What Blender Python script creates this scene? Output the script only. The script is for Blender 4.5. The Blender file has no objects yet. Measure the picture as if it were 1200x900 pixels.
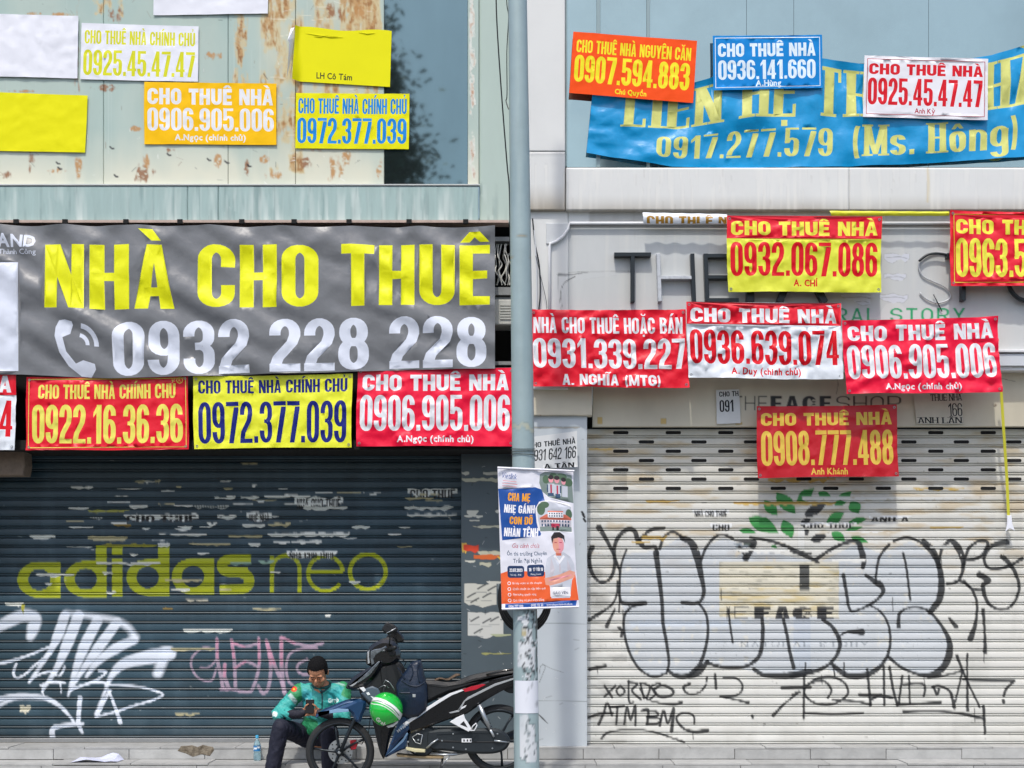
import bpy, bmesh, math, random, unicodedata
import numpy as np
from mathutils import Vector, Matrix, Euler
from mathutils.geometry import delaunay_2d_cdt
from mathutils import noise as mnoise

# ------------------------------------------------------------------ camera, world, sun, exposure
S = bpy.context.scene
COL = S.collection
CAM_D, CAM_H, PPM, HOR = 14.0, 1.6, 130.0, 704.0
cam = bpy.data.cameras.new("camera")
cam.sensor_width = 36
cam.lens = 36 * CAM_D / (1200 / PPM)
cam.shift_y = (HOR - 450) / 1200
cam.clip_start = 0.1
cam.clip_end = 2000
cam_o = bpy.data.objects.new("camera", cam)
COL.objects.link(cam_o)
cam_o.location = (0, -CAM_D, CAM_H)
cam_o.rotation_euler = (math.radians(90), 0, 0)
S.camera = cam_o

SUN_EL, SUN_AZ = 60.0, 12.0      # elevation; degrees to the left of the viewing axis, behind the camera
world = bpy.data.worlds.new("World")
S.world = world
world.use_nodes = True
wn = world.node_tree
bg = wn.nodes["Background"]
sky = wn.nodes.new("ShaderNodeTexSky")
sky.sky_type = 'NISHITA'
sky.sun_disc = False
sky.sun_elevation = math.radians(SUN_EL)
sky.sun_rotation = math.radians(180 + SUN_AZ)
sky.air_density = 1.0
sky.dust_density = 3.0
sky.ozone_density = 1.0
wn.links.new(sky.outputs[0], bg.inputs[0])
bg.inputs[1].default_value = 0.15
sun = bpy.data.lights.new("sun", 'SUN')
sun.energy = 1.85
sun.angle = math.radians(1.5)
sun.color = (1.0, 0.95, 0.88)
sun_o = bpy.data.objects.new("sun", sun)
COL.objects.link(sun_o)
_e, _a = math.radians(SUN_EL), math.radians(SUN_AZ)
sdir = Vector((-math.cos(_e) * math.sin(_a), -math.cos(_e) * math.cos(_a), math.sin(_e)))
sun_o.rotation_euler = sdir.to_track_quat('Z', 'Y').to_euler()
sun_o.location = (-3, -8, 12)
S.view_settings.view_transform = 'Standard'
S.view_settings.look = 'None'
S.view_settings.exposure = 0.43
S.view_settings.gamma = 1

random.seed(7)
rng = np.random.default_rng(7)

# ------------------------------------------------------------------ helpers
def W(px, py, d=0.0):
    """photo pixel seen at d metres in front of the facade plane -> world point"""
    s = (CAM_D - d) / CAM_D / PPM
    return Vector(((px - 600) * s, -d, CAM_H + (HOR - py) * s))

def lin(c):
    if isinstance(c, str):
        c = c.lstrip('#'); c = [int(c[i:i + 2], 16) / 255 for i in (0, 2, 4)]
    return tuple((x / 12.92 if x <= .04045 else ((x + .055) / 1.055) ** 2.4) for x in c)

MATS = {}
def mat(name, col, rough=.6, metal=0, noise=0, nscale=8, bump=0, bscale=30, coat=0, spec=.5, stretch=(1, 1, 1), attr=False, dark=None, trans=0, bdetail=4, vary=0):
    if name in MATS: return MATS[name]
    m = bpy.data.materials.new(name); m.use_nodes = True
    nt = m.node_tree; b = nt.nodes["Principled BSDF"]; N = nt.nodes.new; L = nt.links.new
    c = lin(col) if isinstance(col, str) else tuple(col)
    b.inputs["Roughness"].default_value = rough
    b.inputs["Metallic"].default_value = metal
    b.inputs["Coat Weight"].default_value = coat
    b.inputs["Coat Roughness"].default_value = .08
    b.inputs["Specular IOR Level"].default_value = spec
    b.inputs["Transmission Weight"].default_value = trans
    tc = N("ShaderNodeTexCoord")
    src = None
    if noise or attr:
        mp = N("ShaderNodeMapping"); mp.inputs["Scale"].default_value = stretch
        L(tc.outputs["Object"], mp.inputs[0])
        nz = N("ShaderNodeTexNoise"); nz.inputs["Scale"].default_value = nscale; nz.inputs["Detail"].default_value = 6
        nz.inputs["Roughness"].default_value = .65
        L(mp.outputs[0], nz.inputs[0])
        mr = N("ShaderNodeMapRange"); mr.inputs[1].default_value = .38; mr.inputs[2].default_value = .68
        L(nz.outputs[0], mr.inputs[0])
        mx = N("ShaderNodeMix"); mx.data_type = 'RGBA'
        dk = dark and lin(dark) or tuple(x * .55 for x in c)
        mx.inputs[6].default_value = (*c, 1)
        mm = tuple(c[i] * (1 - noise) + dk[i] * noise for i in range(3))
        mx.inputs[7].default_value = (*mm, 1)
        L(mr.outputs[0], mx.inputs[0])
        src = mx.outputs[2]
    if attr:
        at = N("ShaderNodeAttribute"); at.attribute_name = "paint"
        m2 = N("ShaderNodeMix"); m2.data_type = 'RGBA'
        L(at.outputs["Alpha"], m2.inputs[0]); L(src, m2.inputs[6]); L(at.outputs["Color"], m2.inputs[7])
        src = m2.outputs[2]
    if vary:
        oi = N("ShaderNodeObjectInfo"); vr = N("ShaderNodeMapRange"); vr.inputs[3].default_value = 1 - vary; vr.inputs[4].default_value = 1 + vary
        L(oi.outputs["Random"], vr.inputs[0])
        hs = N("ShaderNodeHueSaturation"); L(vr.outputs[0], hs.inputs["Value"])
        if src is None: hs.inputs["Color"].default_value = (*c, 1)
        else: L(src, hs.inputs["Color"])
        src = hs.outputs[0]
    if src is None: b.inputs["Base Color"].default_value = (*c, 1)
    else: L(src, b.inputs["Base Color"])
    if bump:
        n2 = N("ShaderNodeTexNoise"); n2.inputs["Scale"].default_value = bscale; n2.inputs["Detail"].default_value = bdetail
        mp2 = N("ShaderNodeMapping"); mp2.inputs["Scale"].default_value = stretch
        L(tc.outputs["Object"], mp2.inputs[0]); L(mp2.outputs[0], n2.inputs[0])
        bp = N("ShaderNodeBump"); bp.inputs["Strength"].default_value = bump; bp.inputs["Distance"].default_value = .01
        L(n2.outputs[0], bp.inputs["Height"]); L(bp.outputs[0], b.inputs["Normal"])
    MATS[name] = m
    return m

def tag(o, label=None, cat=None, group=None, kind=None):
    if label: o["label"] = label
    if cat: o["category"] = cat
    if group: o["group"] = group
    if kind: o["kind"] = kind
    return o

def empty(name, loc, label=None, cat=None, group=None, kind=None):
    o = bpy.data.objects.new(name, None); COL.objects.link(o); o.location = loc
    o.empty_display_size = .1
    return tag(o, label, cat, group, kind)

def link(name, me, parent=None, mats=None, smooth=False):
    """mesh given in world coordinates; re-based on the parent's location"""
    o = bpy.data.objects.new(name, me); COL.objects.link(o)
    if mats:
        for m in (mats if isinstance(mats, (list, tuple)) else [mats]): me.materials.append(m)
    if parent is not None:
        o.parent = parent
        p = Vector((0, 0, 0)); q = parent
        while q is not None: p += q.location; q = q.parent
        o.location = -p
        # bake: move origin so that mesh data stays in world coordinates minus parent's
    if smooth:
        me.polygons.foreach_set("use_smooth", [True] * len(me.polygons))
    return o

def pyd(name, v, f, parent=None, mats=None, smooth=False):
    me = bpy.data.meshes.new(name); me.from_pydata([tuple(x) for x in v], [], f); me.update()
    return link(name, me, parent, mats, smooth)

class MB:
    def __init__(s): s.v = []; s.f = []; s.m = []
    def add(s, v, f, mi=0):
        n = len(s.v); s.v += [tuple(x) for x in v]; s.f += [tuple(i + n for i in q) for q in f]; s.m += [mi] * len(f); return s
    def box(s, x0, x1, y0, y1, z0, z1, mi=0, rot=None):
        v = [(x, y, z) for z in (z0, z1) for y in (y0, y1) for x in (x0, x1)]
        f = [(0, 2, 3, 1), (4, 5, 7, 6), (0, 1, 5, 4), (2, 6, 7, 3), (0, 4, 6, 2), (1, 3, 7, 5)]
        if rot is not None:
            c = Vector(((x0 + x1) / 2, (y0 + y1) / 2, (z0 + z1) / 2)); R = Euler(rot).to_matrix()
            v = [R @ (Vector(q) - c) + c for q in v]
        return s.add(v, f, mi)
    def bbox(s, x0, x1, y0, y1, z0, z1, b=.004, mi=0):
        """box with a chamfered front (towards -y) edge"""
        v = [(x, y1, z) for z in (z0, z1) for x in (x0, x1)] + [(x, y0 + b, z) for z in (z0, z1) for x in (x0, x1)] + \
            [(x, y0, z) for z in (z0 + b, z1 - b) for x in (x0 + b, x1 - b)]
        f = [(0, 2, 3, 1)]
        for a in (0, 4):
            f += [(a, a + 1, a + 5, a + 4), (a + 1, a + 3, a + 7, a + 5), (a + 3, a + 2, a + 6, a + 7), (a + 2, a, a + 4, a + 6)]
        f += [(8, 9, 11, 10)]
        return s.add(v, f, mi)
    def tube(s, pts, r, n=8, mi=0, caps=True, closed=False):
        pts = [Vector(p) for p in pts]; k = len(pts)
        rs = r if isinstance(r, (list, tuple)) else [r] * k
        V = []; up = None
        for i in range(k):
            if closed: t = (pts[(i + 1) % k] - pts[i - 1])
            else: t = pts[min(i + 1, k - 1)] - pts[max(i - 1, 0)]
            t.normalize()
            if up is None:
                up = Vector((0, 1, 0)) if abs(t.y) < .9 else Vector((1, 0, 0))
            u = up - t * up.dot(t); u.normalize(); up = u; w = t.cross(u)
            for j in range(n):
                a = 2 * math.pi * j / n
                V.append(pts[i] + (u * math.cos(a) + w * math.sin(a)) * rs[i])
        F = []
        for i in range(k if closed else k - 1):
            for j in range(n):
                a, b2 = i * n + j, i * n + (j + 1) % n
                c, d2 = ((i + 1) % k) * n + (j + 1) % n, ((i + 1) % k) * n + j
                F.append((a, b2, c, d2))
        if caps and not closed: F += [tuple(range(n))[::-1], tuple((k - 1) * n + j for j in range(n))]
        return s.add(V, F, mi)
    def lathe(s, prof, c, axis='z', n=24, mi=0, a0=0, a1=2 * math.pi):
        """prof: (radius, height) pairs"""
        c = Vector(c); V = []; F = []; full = abs(a1 - a0 - 2 * math.pi) < 1e-6
        m = n if full else n + 1
        for (r, h) in prof:
            for j in range(m):
                a = a0 + (a1 - a0) * j / n
                if axis == 'z': q = Vector((r * math.cos(a), r * math.sin(a), h))
                elif axis == 'y': q = Vector((r * math.cos(a), h, r * math.sin(a)))
                else: q = Vector((h, r * math.cos(a), r * math.sin(a)))
                V.append(c + q)
        for i in range(len(prof) - 1):
            for j in range(n):
                F.append((i * m + j, i * m + (j + 1) % m, (i + 1) * m + (j + 1) % m, (i + 1) * m + j))
        return s.add(V, F, mi)
    def slab(s, pts, y0, y1, b=.006, mi=0):
        """polygon in the (x, z) plane, y0 = front; all edges rounded by a chamfer"""
        P = [Vector((p[0], p[1])) for p in pts]; n = len(P)
        A = sum(P[i].x * P[(i + 1) % n].y - P[(i + 1) % n].x * P[i].y for i in range(n))
        if A < 0: P.reverse()
        I = []
        for i in range(n):
            a, q, c = P[i - 1], P[i], P[(i + 1) % n]
            d1 = (q - a).normalized(); d2 = (c - q).normalized()
            nn = Vector((-(d1.y + d2.y), d1.x + d2.x))
            if nn.length < 1e-6: nn = Vector((-d1.y, d1.x))
            nn.normalize(); k = max(.5, nn.dot(Vector((-d1.y, d1.x))))
            I.append(q + nn * min(b / k, 2 * b))
        V = [(p.x, y0, p.y) for p in I] + [(p.x, y0 + b, p.y) for p in P] + [(p.x, y1 - b, p.y) for p in P] + [(p.x, y1, p.y) for p in I]
        F = [tuple(range(n))]
        for k in range(3):
            for i in range(n):
                j = (i + 1) % n
                F.append((k * n + j, k * n + i, (k + 1) * n + i, (k + 1) * n + j))
        F.append(tuple(3 * n + i for i in range(n))[::-1])
        return s.add(V, F, mi)
    def build(s, name, mats=None, parent=None, smooth=False, label=None):
        me = bpy.data.meshes.new(name); me.from_pydata(s.v, [], s.f)
        if any(s.m): me.polygons.foreach_set("material_index", s.m)
        me.update()
        o = link(name, me, parent, mats, smooth)
        if label: o["label"] = label
        return o

def autosmooth(o, deg=40):
    me = o.data
    me.polygons.foreach_set("use_smooth", [True] * len(me.polygons))
    bm = bmesh.new(); bm.from_mesh(me)
    for e in bm.edges:
        if len(e.link_faces) == 2 and e.calc_face_angle(0) > math.radians(deg): e.smooth = False
    bm.to_mesh(me); bm.free()
    return o

def catmull(pts, n=8, closed=False):
    P = [np.array(p, float) for p in pts]; out = []; k = len(P)
    rngi = range(k if closed else k - 1)
    for i in rngi:
        if closed: p0, p1, p2, p3 = P[i - 1], P[i], P[(i + 1) % k], P[(i + 2) % k]
        else: p0, p1, p2, p3 = P[max(i - 1, 0)], P[i], P[i + 1], P[min(i + 2, k - 1)]
        for j in range(n):
            t = j / n
            out.append(.5 * ((2 * p1) + (-p0 + p2) * t + (2 * p0 - 5 * p1 + 4 * p2 - p3) * t * t + (-p0 + 3 * p1 - 3 * p2 + p3) * t ** 3))
    if not closed: out.append(P[-1])
    return out

# ------------------------------------------------------------------ value noise in numpy
def vnoise(x, y, scale, seed=0, octs=4):
    out = np.zeros(np.broadcast(x, y).shape); amp = 1; tot = 0
    for o in range(octs):
        r = np.random.default_rng(seed * 131 + o).random((256, 256))
        X = np.asarray(x) / scale * (2 ** o) + 17.3 * o; Y = np.asarray(y) / scale * (2 ** o) + 9.1 * o
        xi = np.floor(X).astype(int); yi = np.floor(Y).astype(int); fx = X - xi; fy = Y - yi
        fx = fx * fx * (3 - 2 * fx); fy = fy * fy * (3 - 2 * fy)
        a = r[yi % 256, xi % 256]; b = r[yi % 256, (xi + 1) % 256]; c = r[(yi + 1) % 256, xi % 256]; d = r[(yi + 1) % 256, (xi + 1) % 256]
        out += amp * ((a * (1 - fx) + b * fx) * (1 - fy) + (c * (1 - fx) + d * fx) * fy); tot += amp; amp *= .5
    return out / tot

def n1(x, y, seed, octs=3):
    """scalar fractal noise about 0, -0.5..0.5"""
    return .6 * mnoise.fractal(Vector((x, y, seed * 7.31)), 1.0, 2.0, octs, noise_basis='PERLIN_ORIGINAL')

# ------------------------------------------------------------------ lettering: outlines of strokes
def _arc(cx, cy, rx, ry, a0, a1, n=11):
    return [(cx + rx * math.cos(math.radians(a0 + (a1 - a0) * i / n)), cy + ry * math.sin(math.radians(a0 + (a1 - a0) * i / n))) for i in range(n + 1)]

def _dedup(P):
    out = [P[0]]
    for p in P[1:]:
        if abs(p[0] - out[-1][0]) + abs(p[1] - out[-1][1]) > 1e-5: out.append(p)
    return out

def pen(path, sx, sy, closed=False):
    """outline of a path drawn with an elliptical pen sx wide, sy high; returns contours"""
    P = [Vector((x / sx, y / sy)) for x, y in _dedup(path)]
    if closed and (P[0] - P[-1]).length < 1e-4: P.pop()
    n = len(P); Lf, Rt = [], []
    for i in range(n):
        a = P[i - 1] if (closed or i > 0) else P[i]
        c = P[(i + 1) % n] if (closed or i < n - 1) else P[i]
        d1 = (P[i] - a); d2 = (c - P[i])
        if d1.length < 1e-9: d1 = d2
        if d2.length < 1e-9: d2 = d1
        d1 = d1.normalized(); d2 = d2.normalized()
        t = (d1 + d2)
        t = t.normalized() if t.length > 1e-6 else d1
        nn = Vector((-t.y, t.x)); k = max(.55, nn.dot(Vector((-d1.y, d1.x))))
        Lf.append(P[i] + nn * (.5 / k)); Rt.append(P[i] - nn * (.5 / k))
    f = lambda Q: [(q.x * sx, q.y * sy) for q in Q]
    if closed: return [f(Lf), f(Rt)]
    return [f(Lf + Rt[::-1])]

def unspike(c, reach=5):
    """cut away tiny self-crossing loops of a closed outline"""
    c = _dedup(c)
    i = 0; guard = 0
    while i < len(c) and guard < 60:
        n = len(c); hit = False
        for k in range(2, min(reach, n - 2) + 1):
            p, p2 = c[i], c[(i + 1) % n]; q, q2 = c[(i + k) % n], c[(i + k + 1) % n]
            d = (p2[0] - p[0]) * (q2[1] - q[1]) - (p2[1] - p[1]) * (q2[0] - q[0])
            if abs(d) < 1e-12: continue
            t = ((q[0] - p[0]) * (q2[1] - q[1]) - (q[1] - p[1]) * (q2[0] - q[0])) / d
            u = ((q[0] - p[0]) * (p2[1] - p[1]) - (q[1] - p[1]) * (p2[0] - p[0])) / d
            if 0 < t < 1 and 0 < u < 1:
                x = (p[0] + t * (p2[0] - p[0]), p[1] + t * (p2[1] - p[1]))
                rem = {(i + m) % n for m in range(1, k + 1)}
                nc = []
                for m in range(n):
                    if m == (i + 1) % n: nc.append(x)
                    elif m not in rem: nc.append(c[m])
                c = nc; hit = True; guard += 1; break
        if not hit: i += 1
        else: i = max(0, i - 5)
    return c

def rect(x0, y0, x1, y1): return [[(x0, y0), (x1, y0), (x1, y1), (x0, y1)]]

GW = {'I': .17, 'M': .52, '.': .15, ' ': .2, '1': .3, '(': .2, ')': .2, 'L': .34, 'F': .34, 'E': .35, 'T': .38, 'i': .15, '-': .25}
def glyph(ch, sx=.145, sy=.12, ry=.2, serif=False):
    """-> (width, [shape]); each shape is a list of contours filled even-odd; cap height 1, y up"""
    base = unicodedata.normalize('NFD', ch); c = base[0]; marks = base[1:]
    if c == 'Đ': c = 'D'; marks = '-'
    W_ = GW.get(c, .41) * (1 + .25 * (serif and c not in ' .'))
    xl, xr, yb, yt = sx / 2, W_ - sx / 2, sy / 2, 1 - sy / 2
    cx = W_ / 2; rx = (xr - xl) / 2; Sh = []
    ry = max(ry, sy * .55)
    def O(y0=yb, y1=yt, r=ry, inset=0):
        r = min(r, (y1 - y0) / 2); a = xl + inset; b = xr - inset; q = (b - a) / 2
        P = _arc(cx, y1 - r, q, r, 0, 180) + _arc(cx, y0 + r, q, r, 180, 360)
        return pen(P, sx, sy, True)
    if c in '0O': Sh.append(O())
    elif c == 'Q': Sh += [O(), [[(cx, .25), (cx + sx * .8, .25), (W_ + .03, -.05), (W_ - sx * .9, -.05)]]]
    elif c == '8': Sh += [O(.52, yt, .19, .012), O(yb, .55, .2)]
    elif c == '6': Sh += [O(yb, .58, .2), pen([(xl, .3)] + _arc(cx, yt - ry, rx, ry, 180, 0) + [(xr, .72)], sx, sy)]
    elif c == '9': Sh += [O(.42, yt, .2), pen([(xr, .7)] + _arc(cx, yb + ry, rx, ry, 0, -180) + [(xl, .28)], sx, sy)]
    elif c == '3':
        Sh += [pen([(xl, .7)] + _arc(cx, yt - ry, rx, ry, 180, 0) + [(xr, .66)] + _arc(cx, .66, rx, .14, 0, -70, 4), sx, sy),
               pen(_arc(cx, .38, rx, .14, 70, 0, 4) + _arc(cx, yb + ry, rx, ry, 0, -180) + [(xl, .3)], sx, sy),
               rect(cx - sx * .35, .52 - sy * .5, cx + sx * .3, .52 + sy * .5)]
    elif c == '2':
        Sh += [pen([(xl, .68)] + _arc(cx, yt - ry, rx, ry, 180, 0) + [(xr, .68), (xr - rx * .25, .54), (xl + rx * .3, .26), (xl, .1)], sx, sy * 1.1),
               rect(0, 0, W_, sy * 1.15)]
    elif c == '5':
        Sh += [rect(0.015, 1 - sy * 1.1, W_ - .02, 1), rect(.015, .47, sx * .93, 1),
               pen([(xl, .5)] + _arc(cx, .5, rx, .12, 150, 0, 5) + _arc(cx, yb + ry, rx, ry, 0, -180) + [(xl, .3)], sx, sy)]
    elif c == '7': Sh += [rect(0, 1 - sy * 1.15, W_, 1), [[(W_ - sx * 1.02, .87), (W_, .87), (W_, .8), (cx * .72 + sx * .62, 0), (cx * .72 - sx * .42, 0)]]]
    elif c == '1': Sh += [rect(W_ - sx - .02, 0, W_ - .02, 1), [[(.02, .8), (W_ - sx, 1), (W_ - sx + .02, .84), (.02, .67)]]]
    elif c == '4': Sh += [rect(W_ - sx * 1.35, 0, W_ - sx * .35, 1), rect(0, .2, W_, .2 + sy), [[(0, .2), (0, .34), (W_ - sx * 1.3, 1), (W_ - sx * .8, 1), (sx * .75, .3)]]]
    elif c == '.': Sh.append(rect(.01, 0, .14, .16))
    elif c == '-': Sh.append(rect(.03, .4, .22, .52))
    elif c == '(': Sh.append(pen(_arc(.26, .45, .17, .62, 125, 235), sx * .7, sy))
    elif c == ')': Sh.append(pen(_arc(-.06, .45, .17, .62, 55, -55), sx * .7, sy))
    elif c == '?': Sh += [pen([(xl, .7)] + _arc(cx, yt - ry, rx, ry, 180, 0) + [(xr, .64), (cx, .45), (cx, .28)], sx, sy), rect(cx - sx / 2, 0, cx + sx / 2, .14)]
    elif c == 'C': Sh.append(pen([(xr, .64)] + _arc(cx, yt - ry, rx, ry, 0, 180) + _arc(cx, yb + ry, rx, ry, 180, 360) + [(xr, .36)], sx, sy))
    elif c == 'G': Sh += [pen([(xr, .66)] + _arc(cx, yt - ry, rx, ry, 0, 180) + _arc(cx, yb + ry, rx, ry, 180, 360) + [(xr, .45)], sx, sy), rect(cx, .4, W_, .4 + sy)]
    elif c == 'S':
        Sh.append(pen([(xr, .7)] + _arc(cx, yt - .2, rx, .2, 0, 180) + _arc(cx, .66, rx, .15, 180, 235, 3) + _arc(cx, .34, rx, .15, 55, 0, 3) + _arc(cx, yb + .2, rx, .2, 0, -180) + [(xl, .3)], sx, sy))
    elif c == 'U': Sh.append(pen([(xl, 1)] + _arc(cx, yb + ry, rx, ry, 180, 360) + [(xr, 1)], sx, sy))
    elif c == 'J': Sh.append(pen([(xl, .3)] + _arc(cx, yb + ry, rx, ry, 180, 360) + [(xr, 1)], sx, sy))
    elif c == 'D': Sh.append(pen([(xl, yb), (cx, yb)] + _arc(cx, yb + ry, rx, ry, -90, 0) + _arc(cx, yt - ry, rx, ry, 0, 90) + [(xl, yt)], sx, sy, True))
    elif c in 'PR':
        Sh += [rect(0, 0, sx, 1), pen([(xl, yt), (cx, yt)] + _arc(cx, yt - .17, rx, .17, 90, 0) + _arc(cx, .45 + .17, rx, .17, 0, -90) + [(xl, .45)], sx, sy)]
        if c == 'R': Sh.append([[(cx - .02, .45), (cx + sx * .8, .45), (W_ + .02, 0), (W_ - sx, 0)]])
    elif c == 'B': Sh += [rect(0, 0, sx, 1), pen([(xl, yt), (cx, yt)] + _arc(cx, yt - .17, rx * .93, .17, 90, -20) + [(cx, .51), (xl, .51)], sx, sy),
                          pen([(xl, .51), (cx, .51)] + _arc(cx, .34, rx, .17, 90, 0) + _arc(cx, yb + .17, rx, .17, 0, -90) + [(xl, yb)], sx, sy)]
    elif c == 'H': Sh += [rect(0, 0, sx, 1), rect(W_ - sx, 0, W_, 1), rect(0, .5 - sy / 2, W_, .5 + sy / 2)]
    elif c == 'E': Sh += [rect(0, 0, sx, 1), rect(0, 0, W_, sy * 1.1), rect(0, .5 - sy / 2, W_ - .03, .5 + sy / 2), rect(0, 1 - sy * 1.1, W_, 1)]
    elif c == 'F': Sh += [rect(0, 0, sx, 1), rect(0, .48 - sy / 2, W_ - .03, .48 + sy / 2), rect(0, 1 - sy * 1.1, W_, 1)]
    elif c == 'L': Sh += [rect(0, 0, sx, 1), rect(0, 0, W_, sy * 1.1)]
    elif c == 'I': Sh.append(rect(.01, 0, .01 + sx, 1))
    elif c == 'T': Sh += [rect(cx - sx / 2, 0, cx + sx / 2, 1), rect(0, 1 - sy * 1.2, W_, 1)]
    elif c == 'N': Sh += [rect(0, 0, sx * .85, 1), rect(W_ - sx * .85, 0, W_, 1), [[(0, 1), (sx * 1.0, 1), (W_, 0), (W_ - sx * 1.0, 0)]]]
    elif c == 'A': Sh += [[[(0, 0), (sx * .92, 0), (cx + .01, .82), (cx + sx * .5, 1), (cx - sx * .5, 1)]], [[(W_, 0), (W_ - sx * .92, 0), (cx - .01, .82), (cx - sx * .5, 1), (cx + sx * .5, 1)]], rect(cx * .45, .2, W_ - cx * .45, .2 + sy)]
    elif c == 'V': Sh += [[[(0, 1), (sx * .95, 1), (cx + sx * .4, 0), (cx - sx * .4, 0)]], [[(W_, 1), (W_ - sx * .95, 1), (cx - sx * .4, 0), (cx + sx * .4, 0)]]]
    elif c == 'Y': Sh += [rect(cx - sx / 2, 0, cx + sx / 2, .5), [[(0, 1), (sx * .95, 1), (cx + sx / 2, .45), (cx - sx / 2, .4)]], [[(W_, 1), (W_ - sx * .95, 1), (cx - sx / 2, .45), (cx + sx / 2, .4)]]]
    elif c == 'K': Sh += [rect(0, 0, sx, 1), [[(sx * .8, .38), (sx * .8, .6), (W_ - sx, 1), (W_, 1)]], [[(sx * 1.0, .62), (W_ + .01, 0), (W_ - sx, 0), (sx * .7, .4)]]]
    elif c == 'X': Sh += [[[(0, 0), (sx, 0), (W_, 1), (W_ - sx, 1)]], [[(W_, 0), (W_ - sx, 0), (0, 1), (sx, 1)]]]
    elif c == 'M': Sh += [rect(0, 0, sx * .85, 1), rect(W_ - sx * .85, 0, W_, 1), [[(0, 1), (sx, 1), (cx + sx * .35, .05), (cx - sx * .35, .05)]], [[(W_, 1), (W_ - sx, 1), (cx - sx * .35, .05), (cx + sx * .35, .05)]]]
    elif c == 'o':
        W_ *= .93; xr = W_ - sx / 2; cx = W_ / 2; rx = (xr - xl) / 2; Sh.append(O(yb, .68 - sy / 2, .2))
    elif c == 'n': Sh += [rect(0, 0, sx, .68), pen([(xl, .45)] + _arc(cx, .66 - sy / 2 - .15, rx, .15, 180, 0) + [(xr, 0)], sx, sy)]
    elif c == 'g': Sh += [O(.12, .66, .2), pen([(xr, .6), (xr, 0)] + _arc(cx, -.08, rx, .14, 0, -180), sx, sy)]
    elif c == 's':
        W_ *= .85; xr = W_ - sx / 2; cx = W_ / 2; rx = (xr - xl) / 2
        Sh.append(pen([(xr, .5)] + _arc(cx, .5, rx, .13, 0, 180) + _arc(cx, .45, rx, .1, 180, 235, 3) + _arc(cx, .22, rx, .1, 55, 0, 3) + _arc(cx, .17, rx, .13, 0, -180), sx, sy))
    if serif and c in 'HNILTEMKA':
        t = sy * .9; e = .06
        xs = {'H': (xl, xr), 'N': (xl, xr), 'I': (cx,), 'L': (xl,), 'T': (cx,), 'E': (xl,), 'M': (xl, xr), 'K': (xl,), 'A': (xl, xr)}[c]
        for x in xs: Sh += [rect(x - sx / 2 - e, 0, x + sx / 2 + e, t), rect(x - sx / 2 - e, 1 - t, x + sx / 2 + e, 1)]
        if c in 'LET': Sh += [rect(W_ - .06, 0 if c != 'T' else .72, W_, .26 if c != 'T' else 1)]
        if c == 'E': Sh += [rect(W_ - .06, .74, W_, 1)]
        if c == 'T': Sh += [rect(0, .72, .06, 1)]
    tp = 1.0 if (c.isupper() or c.isdigit()) else .7
    for m in marks:
        if m == '\u0300': Sh.append([[(cx - .17, tp + .24), (cx - .02, tp + .24), (cx + .07, tp + .06), (cx - .03, tp + .06)]])
        elif m == '\u0301': Sh.append([[(cx + .17, tp + .24), (cx + .02, tp + .24), (cx - .07, tp + .06), (cx + .03, tp + .06)]])
        elif m == '\u0302': Sh.append([[(cx - .17, tp + .05), (cx - .06, tp + .22), (cx + .06, tp + .22), (cx + .17, tp + .05), (cx + .06, tp + .05), (cx, tp + .13), (cx - .06, tp + .05)]])
        elif m == '\u0306': Sh.append(pen(_arc(cx, tp + .22, .11, .12, 180, 360), .06, .07))
        elif m == '\u0303': Sh.append(pen([(cx - .15, tp + .1), (cx - .06, tp + .19), (cx + .06, tp + .11), (cx + .15, tp + .2)], .06, .07))
        elif m == '\u0309': Sh.append(pen([(cx - .05, tp + .24), (cx + .05, tp + .22), (cx + .02, tp + .13), (cx, tp + .05)], .06, .06))
        elif m == '\u0323': Sh.append(rect(cx - .06, -.2, cx + .06, -.07))
        elif m == '\u031b': Sh.append([[(W_ - .06, tp - .1), (W_ + .05, tp + .08), (W_ + .11, tp + .08), (W_, tp - .14)]])
        elif m == '-': Sh.append(rect(-.06, .46, .16, .54))
    return W_, Sh

def text(s, x0, x1, ytop, ybot, gap=.045, fit=True, slant=0, **k):
    """shapes of a line of heavy condensed capitals filling x0..x1, cap top at ytop, baseline ybot (y down)"""
    x = 0; out = []
    for ch in s:
        w, sh = glyph(ch, **k)
        out.append((x, sh)); x += w + gap
    tot = x - gap; sc = (x1 - x0) / tot; h = ybot - ytop
    return [[[(x0 + (gx + px) * sc + slant * py * h, ybot - py * h) for px, py in cont] for cont in shp] for gx, sh in out for shp in sh]

_TC = {}
def _char(ch, bold):
    bold = 0.0 if bold < .015 else (.02 if bold < .028 else .032)
    key = (ch, bold)
    if key in _TC: return _TC[key]
    w0, l0, h0 = _char_raw(ch, 0)
    res = (w0, l0)
    if l0:
        for b in (bold, bold * .75, bold * .5, bold * .25):
            w1, l1, h1 = _char_raw(ch, b)
            if l1 and len(l1) == len(l0) and h1 >= h0 * .98 and w1 >= w0 * .98: res = (w1, l1); break
    _TC[key] = res
    return res

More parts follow.
